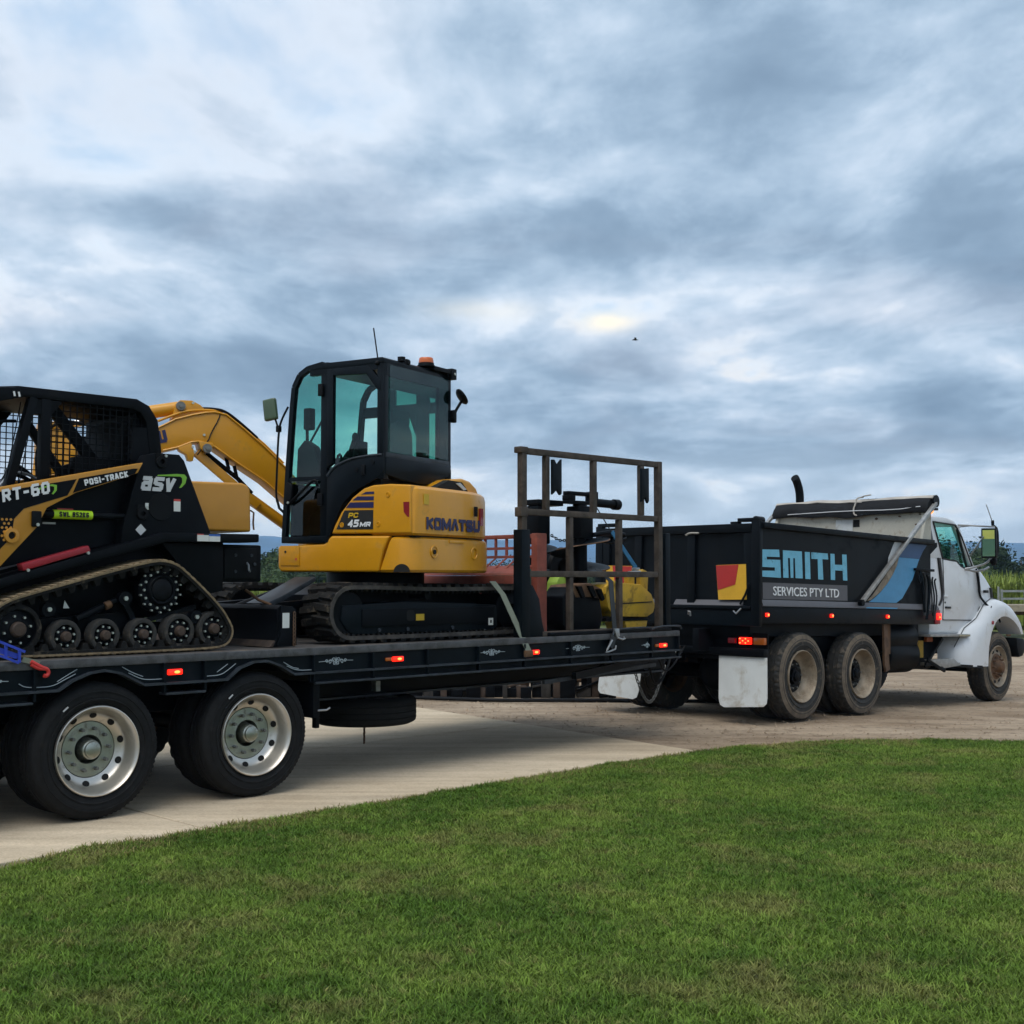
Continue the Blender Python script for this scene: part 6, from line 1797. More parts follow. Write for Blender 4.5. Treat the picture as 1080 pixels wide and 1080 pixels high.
part('sloping_plate', MB().prism([(RX - .30, 1.675), (RX - .28, 1.70), (RX - .02, 1.775), (RX + .0, 1.75)], .362, 2.058), m_terra, im, FT, bevel=.004)
part('beam', MB().box(RX - .30, RX - .19, .362, 2.058, 1.585, 1.674), m_terra, im, FT, bevel=.008)
part('beam', MB().box(RX - .02, RX + .06, .362, 2.058, 1.40, 1.50), m_terra, im, FT, bevel=.008)
part('back_panel', MB().box(RX + .03, RX + .06, .362, 2.058, DZ + .02, 1.395), m_terra, im, FT)
# ================================================================== tipper truck
tk = thing('tipper_truck', 'white cab tipper truck with black tub towing the equipment trailer', 'truck', FK, (2.5, 1.22, 0))
TW = 2.45
# wheels
for x in (0, 1.38):
    make_wheel(tk, FK, (x, 0, .515), .515, .27, 'dusty')
    plain_wheel(tk, FK, (x, .31, .515), .515, .27, True)
    plain_wheel(tk, FK, (x, TW - .58, .515), .515, .27, True)
    make_wheel(tk, FK, (x, TW, .515), .515, .27, 'dusty', -1)
    part('axle', MB().cyl((x, .1, .515), (x, TW - .1, .515), .09), m_blk, tk, FK)
    part('differential', MB().ball((x, TW / 2, .515), .24, 16), m_blk, tk, FK)
make_wheel(tk, FK, (5.46, .07, .515), .515, .29, 'steer')
make_wheel(tk, FK, (5.46, TW - .07, .515), .515, .29, 'steer', -1)
part('axle', MB().cyl((5.46, .2, .48), (5.46, TW - .2, .48), .07), m_blk, tk, FK)
for y in (.78, 1.56):
    part('chassis_rail', MB().box(-1.0, 5.9, y, y + .09, .80, 1.06), m_blk, tk, FK, bevel=.008)
part('spring_pack', MB().box(-.2, 1.6, .62, .72, .70, .80), m_blk, tk, FK)
part('spring_pack', MB().box(-.2, 1.6, 1.73, 1.83, .70, .80), m_blk, tk, FK)
part('gearbox', MB().box(3.0, 5.0, .9, 1.55, .45, .95), m_blk, tk, FK, bevel=.05)
# tub: sides, floor, tailgate, headboard
zT, zB, zL = 2.285, 1.40, 1.33
side_pts = [(-.86, zL + .06), (-.86, 2.245), (2.25, 2.245), (3.42, 2.255), (3.42, 2.20), (3.22, 2.09), (3.22, 1.40), (3.22, zL + .06)]
for y0, y1 in ((.02, .06), (TW - .06, TW - .02)):
    part('tub_side', MB().prism(side_pts, y0, y1), m_body, tk, FK)
    s_ = -1 if y0 < 1 else 1
    yo = y0 if y0 < 1 else y1
    part('top_rail', MB().box(-.88, 3.24, min(yo - .02 * (1 if y0 < 1 else 0), yo - .06), max(yo + .02 * (0 if y0 < 1 else 1), yo + .06), 2.215, zT), m_body, tk, FK, bevel=.012)
    yr = (-.012, .03) if y0 < 1 else (TW - .03, TW + .012)
    part('lower_ledge', MB().prism([(yr[0] if y0 < 1 else yr[1], zL), (yr[0] if y0 < 1 else yr[1], zL + .02), (y0 if y0 < 1 else y1, zL + .075), (y1 if y0 < 1 else y0, zL + .075), (y1 if y0 < 1 else y0, zL)], -.86, 3.40, 'x'), m_grey, tk, FK)
    part('skirt_rail', MB().box(-.86, 3.42, y0 - (.01 if y0 < 1 else 0), y1 + (0 if y0 < 1 else .01), 1.135, zL - .003), m_body, tk, FK, bevel=.01)
part('tub_floor', MB().box(-.84, 3.2, .07, TW - .07, 1.16, 1.34), m_body, tk, FK)
part('subframe', MB().box(-.78, 3.25, .22, TW - .22, .98, 1.158), m_blk, tk, FK)
part('inner_guard', MB().box(-.68, 2.0, .30, TW - .3, .70, .97), m_blk, tk, FK)
part('load', MB().box(-.8, 3.15, .07, TW - .07, 1.345, 1.55), m_rust, tk, FK)
# corner post at the rear
for y0 in (.0, TW - .10):
    part('corner_post', MB().box(-.935, -.868, y0 - .006, y0 + .106, 1.10, 2.30), m_body, tk, FK, bevel=.01)
part('corner_hinge', MB().box(-.93, -.80, .02, .30, 2.295, 2.335).cyl((-.92, .06, 2.31), (-.78, .06, 2.31), .045, n=12).box(-.90, -.84, .30, .42, 2.275, 2.30), m_body, tk, FK, bevel=.006)
part('corner_hinge', MB().box(-.93, -.80, TW - .30, TW - .02, 2.295, 2.335), m_body, tk, FK, bevel=.006)
# tailgate
tg = part('tailgate', MB().box(-.885, -.845, .11, TW - .11, 1.24, 2.27), m_body, tk, FK)
part('gate_rail', MB().box(-.94, -.845, .105, TW - .105, 2.17, 2.272), m_body, tg, FK, bevel=.01)
part('gate_rail', MB().box(-.95, -.845, .105, TW - .105, 1.29, 1.33), m_body, tg, FK, bevel=.01)
part('gate_ledge', MB().prism([(-.946, 1.332), (-.889, 1.395), (-.887, 1.332)], .22, 1.20), m_grey, tg, FK)
part('gate_ledge', MB().prism([(-.946, 1.332), (-.889, 1.395), (-.887, 1.332)], 1.30, TW - .2), m_grey, tg, FK)
part('gate_sill', MB().box(-.915, -.845, .105, TW - .105, 1.10, 1.285), m_navyblk, tg, FK, bevel=.008)
for y in (.16, .96, 1.77, TW - .16):
    part('gate_rib', MB().box(-.925, -.887, y - .055, y + .055, 1.335, 2.168), m_body, tg, FK, bevel=.008)
part('gate_latch', MB().tube([(-.95, .24, 1.35), (-.955, .17, 1.45), (-.95, .12, 1.57), (-.95, .14, 1.58)], .013, 8), m_blk, tg, FK)
part('gate_hook', MB().tube([(-.95, .97, 1.22), (-.975, .95, 1.26), (-.97, .93, 1.25), (-.965, .93, 1.20)], .012, 6), m_steel, tg, FK)
part('gate_hook', MB().tube([(-.95, .33, 1.27), (-.97, .28, 1.24), (-.96, .22, 1.30)], .010, 6), m_steel, tg, FK)
part('rope_end', MB().tube([(-.945, 1.02, 2.155), (-.96, .96, 2.18), (-.95, .83, 2.175)], .012, 6, smooth=1), m_canv, tg, FK)
for y0 in (0, 1):
    f = (lambda p: [(y, z) for y, z in p]) if y0 == 0 else (lambda p: [(TW - y, z) for y, z in p])
    mp_ = part('marker_plate', MB().prism(f([(.593, 1.796), (.179, 1.806), (.166, 1.402), (.556, 1.396)]), -.93, -.926, 'x'), m_myel, tg, FK)
    part('marker_red', MB().prism(f([(.590, 1.792), (.278, 1.800), (.322, 1.572), (.562, 1.508)]), -.9335, -.9305, 'x'), m_mred, mp_, FK, smooth=0)
# headboard, tarp roller, arms
hb = part('headboard', MB().box(3.17, 3.22, .06, TW - .06, 1.34, 2.70), m_cream, tk, FK)
part('headboard_post', MB().box(3.12, 3.168, .055, .10, 2.285, 2.68), m_cream, hb, FK)
part('sight_hole', MB().box(3.165, 3.1695, 1.065, 1.165, 2.49, 2.595), m_hole, hb, FK)
part('patch', MB().box(3.160, 3.1675, 1.17, 1.44, 2.42, 2.60), m_flap, hb, FK)
part('rust_patch', MB().prism([(1.44, 2.42), (1.44, 2.47), (1.3, 2.44), (1.2, 2.42)], 3.157, 3.1595, 'x'), m_rust, hb, FK)
for y, z in ((.19, 2.50), (.27, 2.34), (.33, 2.31), (.95, 2.36), (.60, 2.35), (1.5, 2.37), (.14, 2.64), (.45, 2.62), (.80, 2.60)):
    part('rust_patch', MB().prism([(y + rnd.uniform(.015, .04) * math.cos(t), z + rnd.uniform(.008, .02) * math.sin(t)) for t in [i * .9 for i in range(7)]], 3.1625, 3.1645, 'x'), m_rust, hb, FK, smooth=0)
part('headboard_top', MB().box(3.13, 3.40, -.01, TW + .01, 2.70, 2.735), m_body, hb, FK, bevel=.008)
for y0 in (.02, TW - .06):
    part('headboard_wing', MB().prism([(3.0, 2.29), (3.14, 2.70), (3.24, 2.70), (3.24, 2.29)], y0, y0 + .04), m_cream, hb, FK)
rl = part('tarp_roll', MB().cyl((3.30, -.02, 2.82), (3.30, TW + .04, 2.82), .080, .075, 24), m_tarp, tk, FK)
n_ = 14
fold = []
for i in range(n_ + 1):
    t = i / n_
    y = .0 + (TW + .02) * t
    d_ = .02 * math.sin(t * 9) + .015 * math.sin(t * 23)
    fold.append([(3.20 - d_ * .4, y, 2.86 + d_ * .3), (3.12, y, 2.78 + d_), (3.08, y, 2.70 + d_ * 1.2), (3.09, y, 2.645 + d_), (3.16, y, 2.65 + d_ * .5), (3.26, y, 2.76)])
part('tarp_fold', MB().loft(fold), m_tarp, rl, FK, smooth=60)
top = []
for i in range(n_ + 1):
    t = i / n_
    y = -.02 + (TW + .06) * t
    d_ = .008 * math.sin(t * 11) + .006 * math.sin(t * 27 + 1)
    top.append([(3.34, y, 2.905 + d_), (3.24, y, 2.895 + d_), (3.195, y, 2.855 + d_ * 1.5), (3.20, y, 2.845 + d_ * 1.5), (3.25, y, 2.875), (3.34, y, 2.89)])
part('tarp_edge', MB().loft(top), m_canv, rl, FK, smooth=60)
part('roll_end', MB().cyl((3.30, -.035, 2.82), (3.30, -.02, 2.82), .085, n=24), m_body, rl, FK)
part('tie_rope', MB().tube([(3.20, 1.02, 2.92), (3.14, 1.10, 2.90), (3.12, 1.10, 2.82), (3.09, 1.12, 2.74), (3.08, 1.10, 2.66), (3.09, 1.06, 2.65)], .012, 6, smooth=1).tube([(3.20, 1.05, 2.92), (3.16, .98, 2.93), (3.2, .9, 2.945)], .010, 6), m_canv, rl, FK)
part('tarp_lace', MB().tube([(3.085, 2.2, 2.70), (3.08, 1.2, 2.72), (3.08, .5, 2.705), (3.09, .1, 2.74)], .007, 5, smooth=1), m_letg, rl, FK)
for y in (-.035, TW + .035):
    part('tarp_arm', MB().bar((3.27, y, 2.79), (1.27, y, 1.40), .042, .055, up=(0, 1, 0)), m_rimd if False else m_gal, tk, FK, bevel=.006)
    part('arm_pivot', MB().cyl((1.27, y - .03, 1.40), (1.27, y + .03, 1.40), .04), m_blk, tk, FK)
part('amber_beacon', MB().ball((3.75, .30, 2.74), .055, 14, (1.5, 1, 1.1)), m_lamporg, tk, FK)
# graphics on the near side
yS = .0195
for k in 'SMITH':
    decal('letter', D['L_' + k], yS, m_cyan, tk, FK)
decal('sign_panel', [(-.83, 1.600), (1.022, 1.610), (1.030, 1.420), (-.828, 1.412)], yS, m_grey, tk, FK)
lettering('SERVICES PTY LTD', -.62, 1.455, 1.44, .105, yS - .0065, m_letw, tk, FK, bold=.004)
decal('blue_swoosh', [(2.336, 2.012), (2.895, 2.009), (2.86, 1.966), (2.78, 1.84), (2.703, 1.731), (2.56, 1.60), (2.42, 1.475), (2.26, 1.412), (1.55, 1.412), (1.70, 1.47), (1.849, 1.545), (2.03, 1.66), (2.171, 1.78), (2.28, 1.90)], yS, m_lblue, tk, FK)
decal('deep_blue_swoosh', [(2.55, 2.212), (3.12, 2.212), (3.0, 2.12), (2.897, 2.012), (2.339, 2.015), (2.42, 2.12)], yS, m_dblue, tk, FK)
decal('blue_swoosh', [(2.62, 2.275), (3.20, 2.275), (3.14, 2.222), (2.57, 2.222)], -.0015, m_lblue, tk, FK)
decal('blue_swoosh', [(1.42, zL + .002), (2.22, zL + .002), (2.24, zL + .019), (1.45, zL + .019)], -.0125, m_lblue, tk, FK)
decal('grey_swoosh', [(2.336, 2.02), (2.28, 1.905), (2.171, 1.785), (2.03, 1.665), (1.849, 1.550), (1.60, 1.44), (1.505, 1.425), (1.66, 1.514), (2.041, 1.808), (2.237, 1.943)], yS - .0005, m_rimd, tk, FK)
decal('white_swoosh', [(2.222, 2.208), (2.47, 2.208), (2.38, 2.17), (2.19, 2.02), (2.03, 1.885), (2.06, 2.0), (2.17, 2.15)], yS, m_letg, tk, FK)
for x in (-.765, .625, 1.995, 3.41):
    m = FK @ Matrix.Translation((x, .008, 1.232))
    o = part('marker_lamp', MB().box(-.03, .03, -.02, 0, -.022, .022) if x < 3 else MB().box(-.06, .06, -.02, 0, -.035, .055), m_lampred, tk, m, bevel=.008)
    part('lamp_core', MB().ball((.01, -.022, 0), .014, 10, (1, .5, 1)), m_lampcore, o, m)
part('lamp_bezel', MB().box(3.31, 3.46, .0, .01, 1.14, 1.33), m_red, tk, FK, bevel=.006)
# rear bar, tail lamps, flaps
part('tail_bar', MB().box(-.80, -.70, .02, TW - .02, .755, .84), m_blk, tk, FK, bevel=.01)
part('tail_panel', MB().box(-.72, -.70, .02, TW - .02, .84, 1.02), m_blk, tk, FK)
for f in (lambda y: y, lambda y: TW - y):
    y0, y1 = sorted((f(.228), f(.378)))
    lp = part('tail_lamp', MB().box(-.775, -.72, y0, y1, .888, .968), m_lampred, tk, FK, bevel=.01)
    for i in range(4):
        for j in range(3):
            yy = y0 + .018 + (y1 - y0 - .036) * i / 3
            part('led', MB().box(-.7785, -.7755, yy - .008, yy + .008, .904 + .024 * j - .006, .904 + .024 * j + .006), m_lampcore if (i + j) % 2 else m_lampred, lp, FK)
    y0, y1 = sorted((f(.03), f(.18)))
    part('indicator', MB().box(-.775, -.72, y0, y1, .888, .968), m_lampamb, tk, FK, bevel=.01)
    y0, y1 = sorted((f(.44), f(.54)))
    part('lamp_dark', MB().box(-.765, -.72, y0, y1, .895, .958), m_red, tk, FK, bevel=.01)
    fp = [(f(.66), .745), (f(.0), .745), (f(-.035), .30), (f(-.03), .23), (f(.01), .195), (f(.54), .155), (f(.60), .18), (f(.625), .25)]
    part('mudflap', MB().loft([[(-.765 - (.745 - z) * .10, y, z) for y, z in fp], [(-.755 - (.745 - z) * .10, y, z) for y, z in fp]]), m_flap, tk, FK, smooth=0)
# guards and tanks
part('wheel_stay', MB().prism([(2.05, 1.13), (2.10, .62), (2.12, .55), (2.02, .52), (1.98, .62), (1.96, 1.13)], .03, .06), m_rust, tk, FK)
part('stay_plate', MB().box(2.10, 2.26, .10, .12, .74, 1.13), m_rust, tk, FK, bevel=.004)
part('air_tank', MB().cyl((2.30, .35, .95), (3.10, .35, .95), .22, n=24), m_blk, tk, FK, bevel=.03)
part('fuel_tank', MB().cyl((2.35, .38, .72), (3.15, .38, .72), .25, n=28), m_blk, tk, FK, bevel=.03)
part('red_box', MB().box(2.05, 2.45, .5, .8, .45, .62), m_red, tk, FK)
part('battery_box', MB().box(2.35, 3.0, TW - .6, TW - .1, .5, 1.0), m_blk, tk, FK, bevel=.02)
# hoses and ladder behind the cab
for k in range(6):
    x = 2.90 + .07 * k
    p = [(x - .06, -.02 - .01 * k, 1.85 - .02 * k), (x + .03 * math.sin(k), -.03, 1.72), (x + .02, -.03 - .005 * k, 1.5), (x + .05 * math.cos(k * 2), -.03, 1.30 - .05 * (k % 3))]
    part('hanging_rope', MB().tube(p, .018 if k < 3 else .012, 7, smooth=2), m_strapk if k % 2 else m_navyblk, tk, FK)
part('rope_loop', MB().tube([(2.83, -.03, 1.82), (2.78, -.03, 1.74), (2.82, -.03, 1.68), (2.87, -.03, 1.74), (2.84, -.03, 1.82)], .012, 6, smooth=1), m_navyblk, tk, FK)
part('rope_bracket', MB().box(2.72, 3.25, -.025, .012, 1.85, 1.885), m_blk, tk, FK, bevel=.005)
part('exhaust_stack', MB().tube([(3.50, 2.25, 1.2), (3.50, 2.25, 2.95), (3.48, 2.25, 3.10), (3.40, 2.25, 3.24), (3.35, 2.25, 3.28)], .062, 16, smooth=1), m_blk, tk, FK)
# cab
C0, C1 = .16, TW - .16
cabp = [(3.46, 1.02), (3.46, 2.56), (3.54, 2.625), (4.0, 2.635), (4.25, 2.60), (4.38, 2.53), (4.80, 2.02), (4.95, 1.96), (5.10, 1.90), (5.10, 1.02)]
door = [(3.80, 1.165), (3.86, 1.60), (3.83, 2.05), (4.27, 2.035), (4.42, 1.965), (4.54, 1.945), (4.80, 1.985), (4.98, 1.93), (5.08, 1.46), (4.80, 1.185)]
# cab shell: lower body, roof, pillars
part('cab_body', MB().prism([(3.46, 1.02), (3.46, 2.06), (3.83, 2.055), (4.27, 2.04), (4.42, 1.965), (4.55, 1.945), (4.76, 1.985), (4.95, 1.96), (5.08, 1.90), (5.08, 1.02)], C0, C1), m_white, tk, FK, bevel=.02)
part('cab_roof', MB().prism([(3.46, 2.555), (3.50, 2.615), (3.56, 2.64), (4.0, 2.645), (4.22, 2.615), (4.36, 2.555), (4.30, 2.53), (4.2, 2.555)], C0 + .01, C1 - .01), m_white, tk, FK, bevel=.02)
part('cab_back', MB().box(3.445, 3.50, C0 + .03, C1 - .03, 2.05, 2.57), m_white, tk, FK)
for y0, y1 in ((C0, C0 + .07), (C1 - .07, C1)):
    part('rear_pillar', MB().prism([(3.455, 2.05), (3.455, 2.57), (3.565, 2.57), (3.70, 2.33), (3.86, 2.05)], y0, y1), m_white, tk, FK, bevel=.008)
    part('front_pillar', MB().prism([(4.24, 2.56), (4.36, 2.56), (4.86, 1.975), (4.76, 1.965)], y0, y1), m_white, tk, FK, bevel=.008)
    yg = y0 + .03 if y0 < 1 else y1 - .03
    part('side_glass', MB().prism([(3.57, 2.56), (4.25, 2.55), (4.76, 1.98), (4.54, 1.945), (4.40, 1.97), (4.27, 2.035), (3.855, 2.055), (3.70, 2.34)], yg - .003, yg + .003), m_gtruck, tk, FK, smooth=0)
    yq = y0 - .003 if y0 < 1 else y1 + .003
    fr_ = MB()
    loop = [(3.57, 2.562), (4.25, 2.552), (4.45, 2.385), (4.775, 1.985), (4.54, 1.945), (4.40, 1.968), (4.27, 2.036), (3.85, 2.056), (3.70, 2.345)]
    for a, b in zip(loop, loop[1:] + loop[:1]):
        fr_.bar((a[0], yq, a[1]), (b[0], yq, b[1]), .018, .022, up=(0, 1, 0))
    fr_.bar((4.30, yq, 2.51), (4.60, yq, 1.96), .018, .035, up=(0, 1, 0))
    part('window_seal', fr_, m_ink, tk, FK)
    part('rear_trim', MB().prism([(3.385, 2.56), (3.46, 2.60), (3.56, 2.35), (3.58, 2.28), (3.45, 2.30)], y0 - .006 if y0 < 1 else y0, y1 if y0 < 1 else y1 + .006), m_grey, tk, FK, bevel=.005)
dr = part('door', MB().prism([(3.84, 1.20), (3.885, 1.60), (3.86, 2.045), (4.27, 2.028), (4.42, 1.955), (4.54, 1.935), (4.78, 1.972), (4.96, 1.93), (5.06, 1.46), (4.80, 1.20)], C0 - .012, C0 + .05), m_white, tk, FK, bevel=.012)
part('door_seam', MB().tube([(x, C0 - .0125, z) for x, z in [(3.845, 2.04), (3.875, 1.60), (3.832, 1.195), (4.80, 1.192), (5.07, 1.46), (4.965, 1.94)]], .0055, 5), m_ink, dr, FK)
part('door_handle', MB().box(3.90, 4.05, C0 - .035, C0 - .008, 1.355, 1.385), m_ink, dr, FK, bevel=.008)
part('handle_lip', MB().box(3.85, 3.96, C0 - .030, C0 - .010, 1.515, 1.54), m_white, dr, FK, bevel=.006)
part('door_lock', MB().cyl((3.90, C0 - .02, 1.44), (3.90, C0 - .01, 1.44), .014, n=10), m_ink, dr, FK)
part('door', MB().prism([(3.84, 1.20), (3.885, 1.60), (3.86, 2.045), (4.27, 2.028), (4.42, 1.955), (4.54, 1.935), (4.78, 1.972), (4.96, 1.93), (5.06, 1.46), (4.80, 1.20)], C1 - .05, C1 + .012), m_white, tk, FK, bevel=.012)
for d_ in (0, .055):
    part('body_strip', MB().tube([(3.70 + d_, C0 - .012, 2.06), (3.77 + d_, C0 - .014, 1.75), (3.82 + d_, C0 - .014, 1.56), (3.80 + d_ * .4, C0 - .014, 1.48), (3.72 + d_ * .3, C0 - .014, 1.40)], .013, 6, smooth=2), m_ink if d_ == 0 else m_grey, tk, FK)
part('windscreen', MB().loft([[(4.335, C0 + .07, 2.545), (4.335, C1 - .07, 2.545), (4.345, C1 - .07, 2.548), (4.345, C0 + .07, 2.548)], [(4.80, C0 + .07, 1.985), (4.80, C1 - .07, 1.985), (4.81, C1 - .07, 1.988), (4.81, C0 + .07, 1.988)]]), m_gtruck, tk, FK)
part('rear_window', MB().box(3.437, 3.443, .5, TW - .5, 2.10, 2.50), m_gdark, tk, FK)
part('seat', MB().box(3.62, 3.78, .42, .90, 2.03, 2.36), m_seat, tk, FK, bevel=.04)
part('steering_wheel', MB().tube([(4.36 + .06 * math.sin(t), .62 + .22 * math.cos(t), 2.05 + .2 * math.sin(t)) for t in [i * .42 for i in range(16)]], .014, 6), m_seat, tk, FK)
part('dashboard', MB().box(4.42, 4.75, C0 + .1, C1 - .1, 1.90, 2.02), m_seat, tk, FK, bevel=.03)
part('cab_skirt', MB().box(3.48, 4.72, C0 + .02, C1 - .02, 1.00, 1.165), m_white, tk, FK, bevel=.01)
part('skirt_slot', MB().box(4.17, 4.30, C0 + .012, C0 + .022, 1.04, 1.06), m_ink, tk, FK)
# bonnet
hx = [5.0, 5.17, 5.38, 5.58, 5.8, 6.0, 6.12, 6.16]
hzt = [2.035, 1.965, 1.86, 1.765, 1.67, 1.55, 1.42, 1.30]
hin = [.15, .15, .165, .21, .34, .46, .54, .60]
rings = []
for x, z, i_ in zip(hx, hzt, hin):
    a, b = i_, TW - i_
    rings.append([(x, a, 1.05), (x, a - .02, 1.35), (x, a + .01, z - .14), (x, a + .07, z - .04), (x, a + .20, z), (x, b - .20, z), (x, b - .07, z - .04), (x, b - .01, z - .14), (x, b + .02, 1.35), (x, b, 1.05)])
part('bonnet', MB().loft(rings), m_white, tk, FK, smooth=50)
for k in (0, 1):
    part('bonnet_vent', MB().prism([(5.40 + .09 * k, 1.53), (5.37 + .09 * k, 1.68 - .01 * k), (5.42 + .09 * k, 1.68 - .01 * k), (5.455 + .09 * k, 1.53)], .143 + .05 * k, .30), m_ink, tk, FK)
part('grille', MB().box(6.15, 6.19, .6, TW - .6, .85, 1.25), m_ink, tk, FK)
# front guards: arch over the wheel and the deep skirt behind it
def guard(f):
    arch = [(4.97, .525), (5.0, .80), (5.10, 1.03), (5.26, 1.185), (5.46, 1.255), (5.66, 1.25), (5.86, 1.19), (6.02, 1.10), (6.13, .985)]
    outer = [(4.10, .545), (4.085, .81), (4.42, 1.08), (4.80, 1.22), (5.06, 1.43), (5.28, 1.515), (5.52, 1.51), (5.78, 1.43), (5.98, 1.32), (6.11, 1.19), (6.175, 1.0)]
    n = 24
    def rs(pl):
        P = [Vector((a, b)) for a, b in pl]
        L_ = [0]
        for a, b in zip(P, P[1:]):
            L_.append(L_[-1] + (b - a).length)
        out = []
        for k in range(n + 1):
            d_ = L_[-1] * k / n
            i = max(j for j in range(len(L_)) if L_[j] <= d_ + 1e-9)
            i = min(i, len(P) - 2)
            out.append(P[i].lerp(P[i + 1], (d_ - L_[i]) / (L_[i + 1] - L_[i])))
        return out
    A, O = rs(arch), rs(outer)
    rows = []
    for a, o in zip(A, O):
        m1 = a.lerp(o, .55)
        rows.append([(a.x, f(.06), a.y), (a.x, f(.012), a.y + .005), (m1.x, f(-.005), m1.y), (o.x + (a.x - o.x) * .12, f(.035), o.y + (a.y - o.y) * .12), (o.x, f(.12), o.y), (o.x, f(.36), o.y + .005), (a.x, f(.36), a.y)])
    return MB().loft(rows)
part('front_guard', guard(lambda y: y), m_white, tk, FK, smooth=55)
part('front_guard', guard(lambda y: TW - y), m_white, tk, FK, smooth=55)
part('guard_seam', MB().tube([(4.10, .112, .815), (4.42, .112, 1.085), (4.80, .112, 1.225), (5.06, .112, 1.435), (5.28, .112, 1.52), (5.50, .112, 1.518)], .006, 5), m_ink, tk, FK)
part('bonnet_latch', MB().box(5.10, 5.20, .10, .14, 1.60, 1.64), m_ink, tk, FK, bevel=.006)
part('guard_lamp', MB().cyl((5.10, .03, 1.165), (5.10, -.012, 1.165), .028, n=14), m_red, tk, FK)
part('front_bumper', MB().prism([(5.98, .94), (6.22, .93), (6.28, .90), (6.28, .74), (6.20, .66), (6.07, .64), (6.0, .80)], .02, TW - .02), m_blkp, tk, FK, bevel=.03)
# steps
part('step_edge', MB().box(3.17, 4.38, .0, .30, .965, .998), m_gal, tk, FK, bevel=.006)
part('step_end', MB().box(4.02, 4.36, -.003, -.0005, .97, .992), m_chr, tk, FK)
part('step_bracket', MB().prism([(3.18, .96), (4.38, .96), (4.08, .70), (4.0, .545), (3.2, .545), (3.1, .75)], .42, .46), m_blk, tk, FK)
part('lower_step', MB().prism([(3.17, .655), (3.55, .53), (4.08, .565), (3.86, .66)], .0, .10), m_gal, tk, FK, bevel=.004)
part('lower_tread', MB().box(3.50, 4.10, .02, .32, .560, .60), m_gal, tk, FK, bevel=.006)
part('step_side', MB().bar((3.14, .03, .66), (3.60, .01, .50), .03, .05), m_blk, tk, FK)
part('step_side', MB().bar((3.10, .04, .60), (4.75, .01, .525), .03, .04), m_blk, tk, FK)
part('step_strut', MB().bar((3.62, .05, .94), (3.10, .05, .56), .025, .035), m_blk, tk, FK)
part('yellow_box', MB().box(3.42, 3.68, .36, .42, .66, .90), m_byel, tk, FK, bevel=.01)
part('step_lamp', MB().box(3.78, 3.96, .36, .41, .88, .95), m_lampamb, tk, FK, bevel=.01)
# mirrors, brackets, snorkel hose
yM = -.17
MM = FK @ Matrix.Translation((4.62, yM, 2.305)) @ Matrix.Rotation(R(14), 4, 'Z')
part('mirror_head', MB().box(-.02, .07, -.105, .105, -.215, .215), m_blkp, tk, MM, bevel=.02)
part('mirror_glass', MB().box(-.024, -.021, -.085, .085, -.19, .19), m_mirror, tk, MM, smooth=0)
part('painted_reflection', MB().box(-.0265, -.0245, -.08, .08, .06, .185), mat('mirror_reflection_paint', (.42, .45, .10), .3, var=.1), tk, MM, smooth=0)  # upper reflection painted as a yellow-green patch over the green-tinted glass
part('mirror_bar', MB().tube([(4.34, C0, 2.56), (4.52, .0, 2.555), (4.66, yM, 2.545), (4.78, yM - .02, 2.55)], .013, 8), m_steel, tk, FK)
part('mirror_bar', MB().tube([(4.36, C0, 2.53), (4.52, .05, 2.555)], .009, 6), m_steel, tk, FK)
part('mirror_loop', MB().tube([(4.76, yM - .02, 2.56), (4.84, yM - .03, 2.52), (4.86, yM - .03, 2.35), (4.84, yM - .03, 2.16), (4.78, yM - .02, 2.12)], .014, 8, smooth=1), m_blkp, tk, FK)
part('mirror_stay', MB().tube([(4.52, C0 - .01, 1.935), (4.62, .05, 1.96), (4.80, -.05, 2.02), (4.70, yM, 2.10)], .016, 8, smooth=1), m_steel, tk, FK)
part('mirror_stay', MB().tube([(4.52, C0 - .01, 1.93), (4.66, .06, 1.90), (4.80, -.02, 1.93), (4.88, -.05, 1.97)], .016, 8), m_steel, tk, FK)
part('mirror_strut', MB().tube([(4.68, C0, 2.10), (4.56, yM + .05, 2.40)], .011, 6), m_steel, tk, FK)
part('spot_mirror', MB().ball((4.50 + .26, yM, 2.06), .075, 12, (.7, .7, 1)), m_blkp, tk, FK)
part('whip_aerial', MB().tube([(4.76, yM, 2.55), (4.73, yM, 2.63), (4.50, yM - .02, 2.85)], .007, 6), m_steel, tk, FK)
part('aerial_base', MB().cyl((4.76, yM, 2.54), (4.745, yM, 2.64), .022, n=10), m_blkp, tk, FK)
part('wash_hose', MB().tube([(4.88, C0 - .02, 1.95), (4.93, C0 - .03, 1.75), (4.96, C0 - .03, 1.55), (5.05, C0 - .06, 1.46), (5.14, C0 - .10, 1.38)], .016, 8, smooth=2), m_blkp, tk, FK)
part('wash_nozzle', MB().bar((5.15, C0 - .11, 1.40), (4.99, C0 - .11, 1.24), .05, .05), m_blkp, tk, FK, bevel=.015)
part('wash_hose', MB().tube([(5.15, C0 - .10, 1.38), (5.28, C0 - .12, 1.36), (5.38, C0 - .13, 1.25), (5.42, C0 - .13, 1.17)], .014, 8, smooth=2), m_blkp, tk, FK)
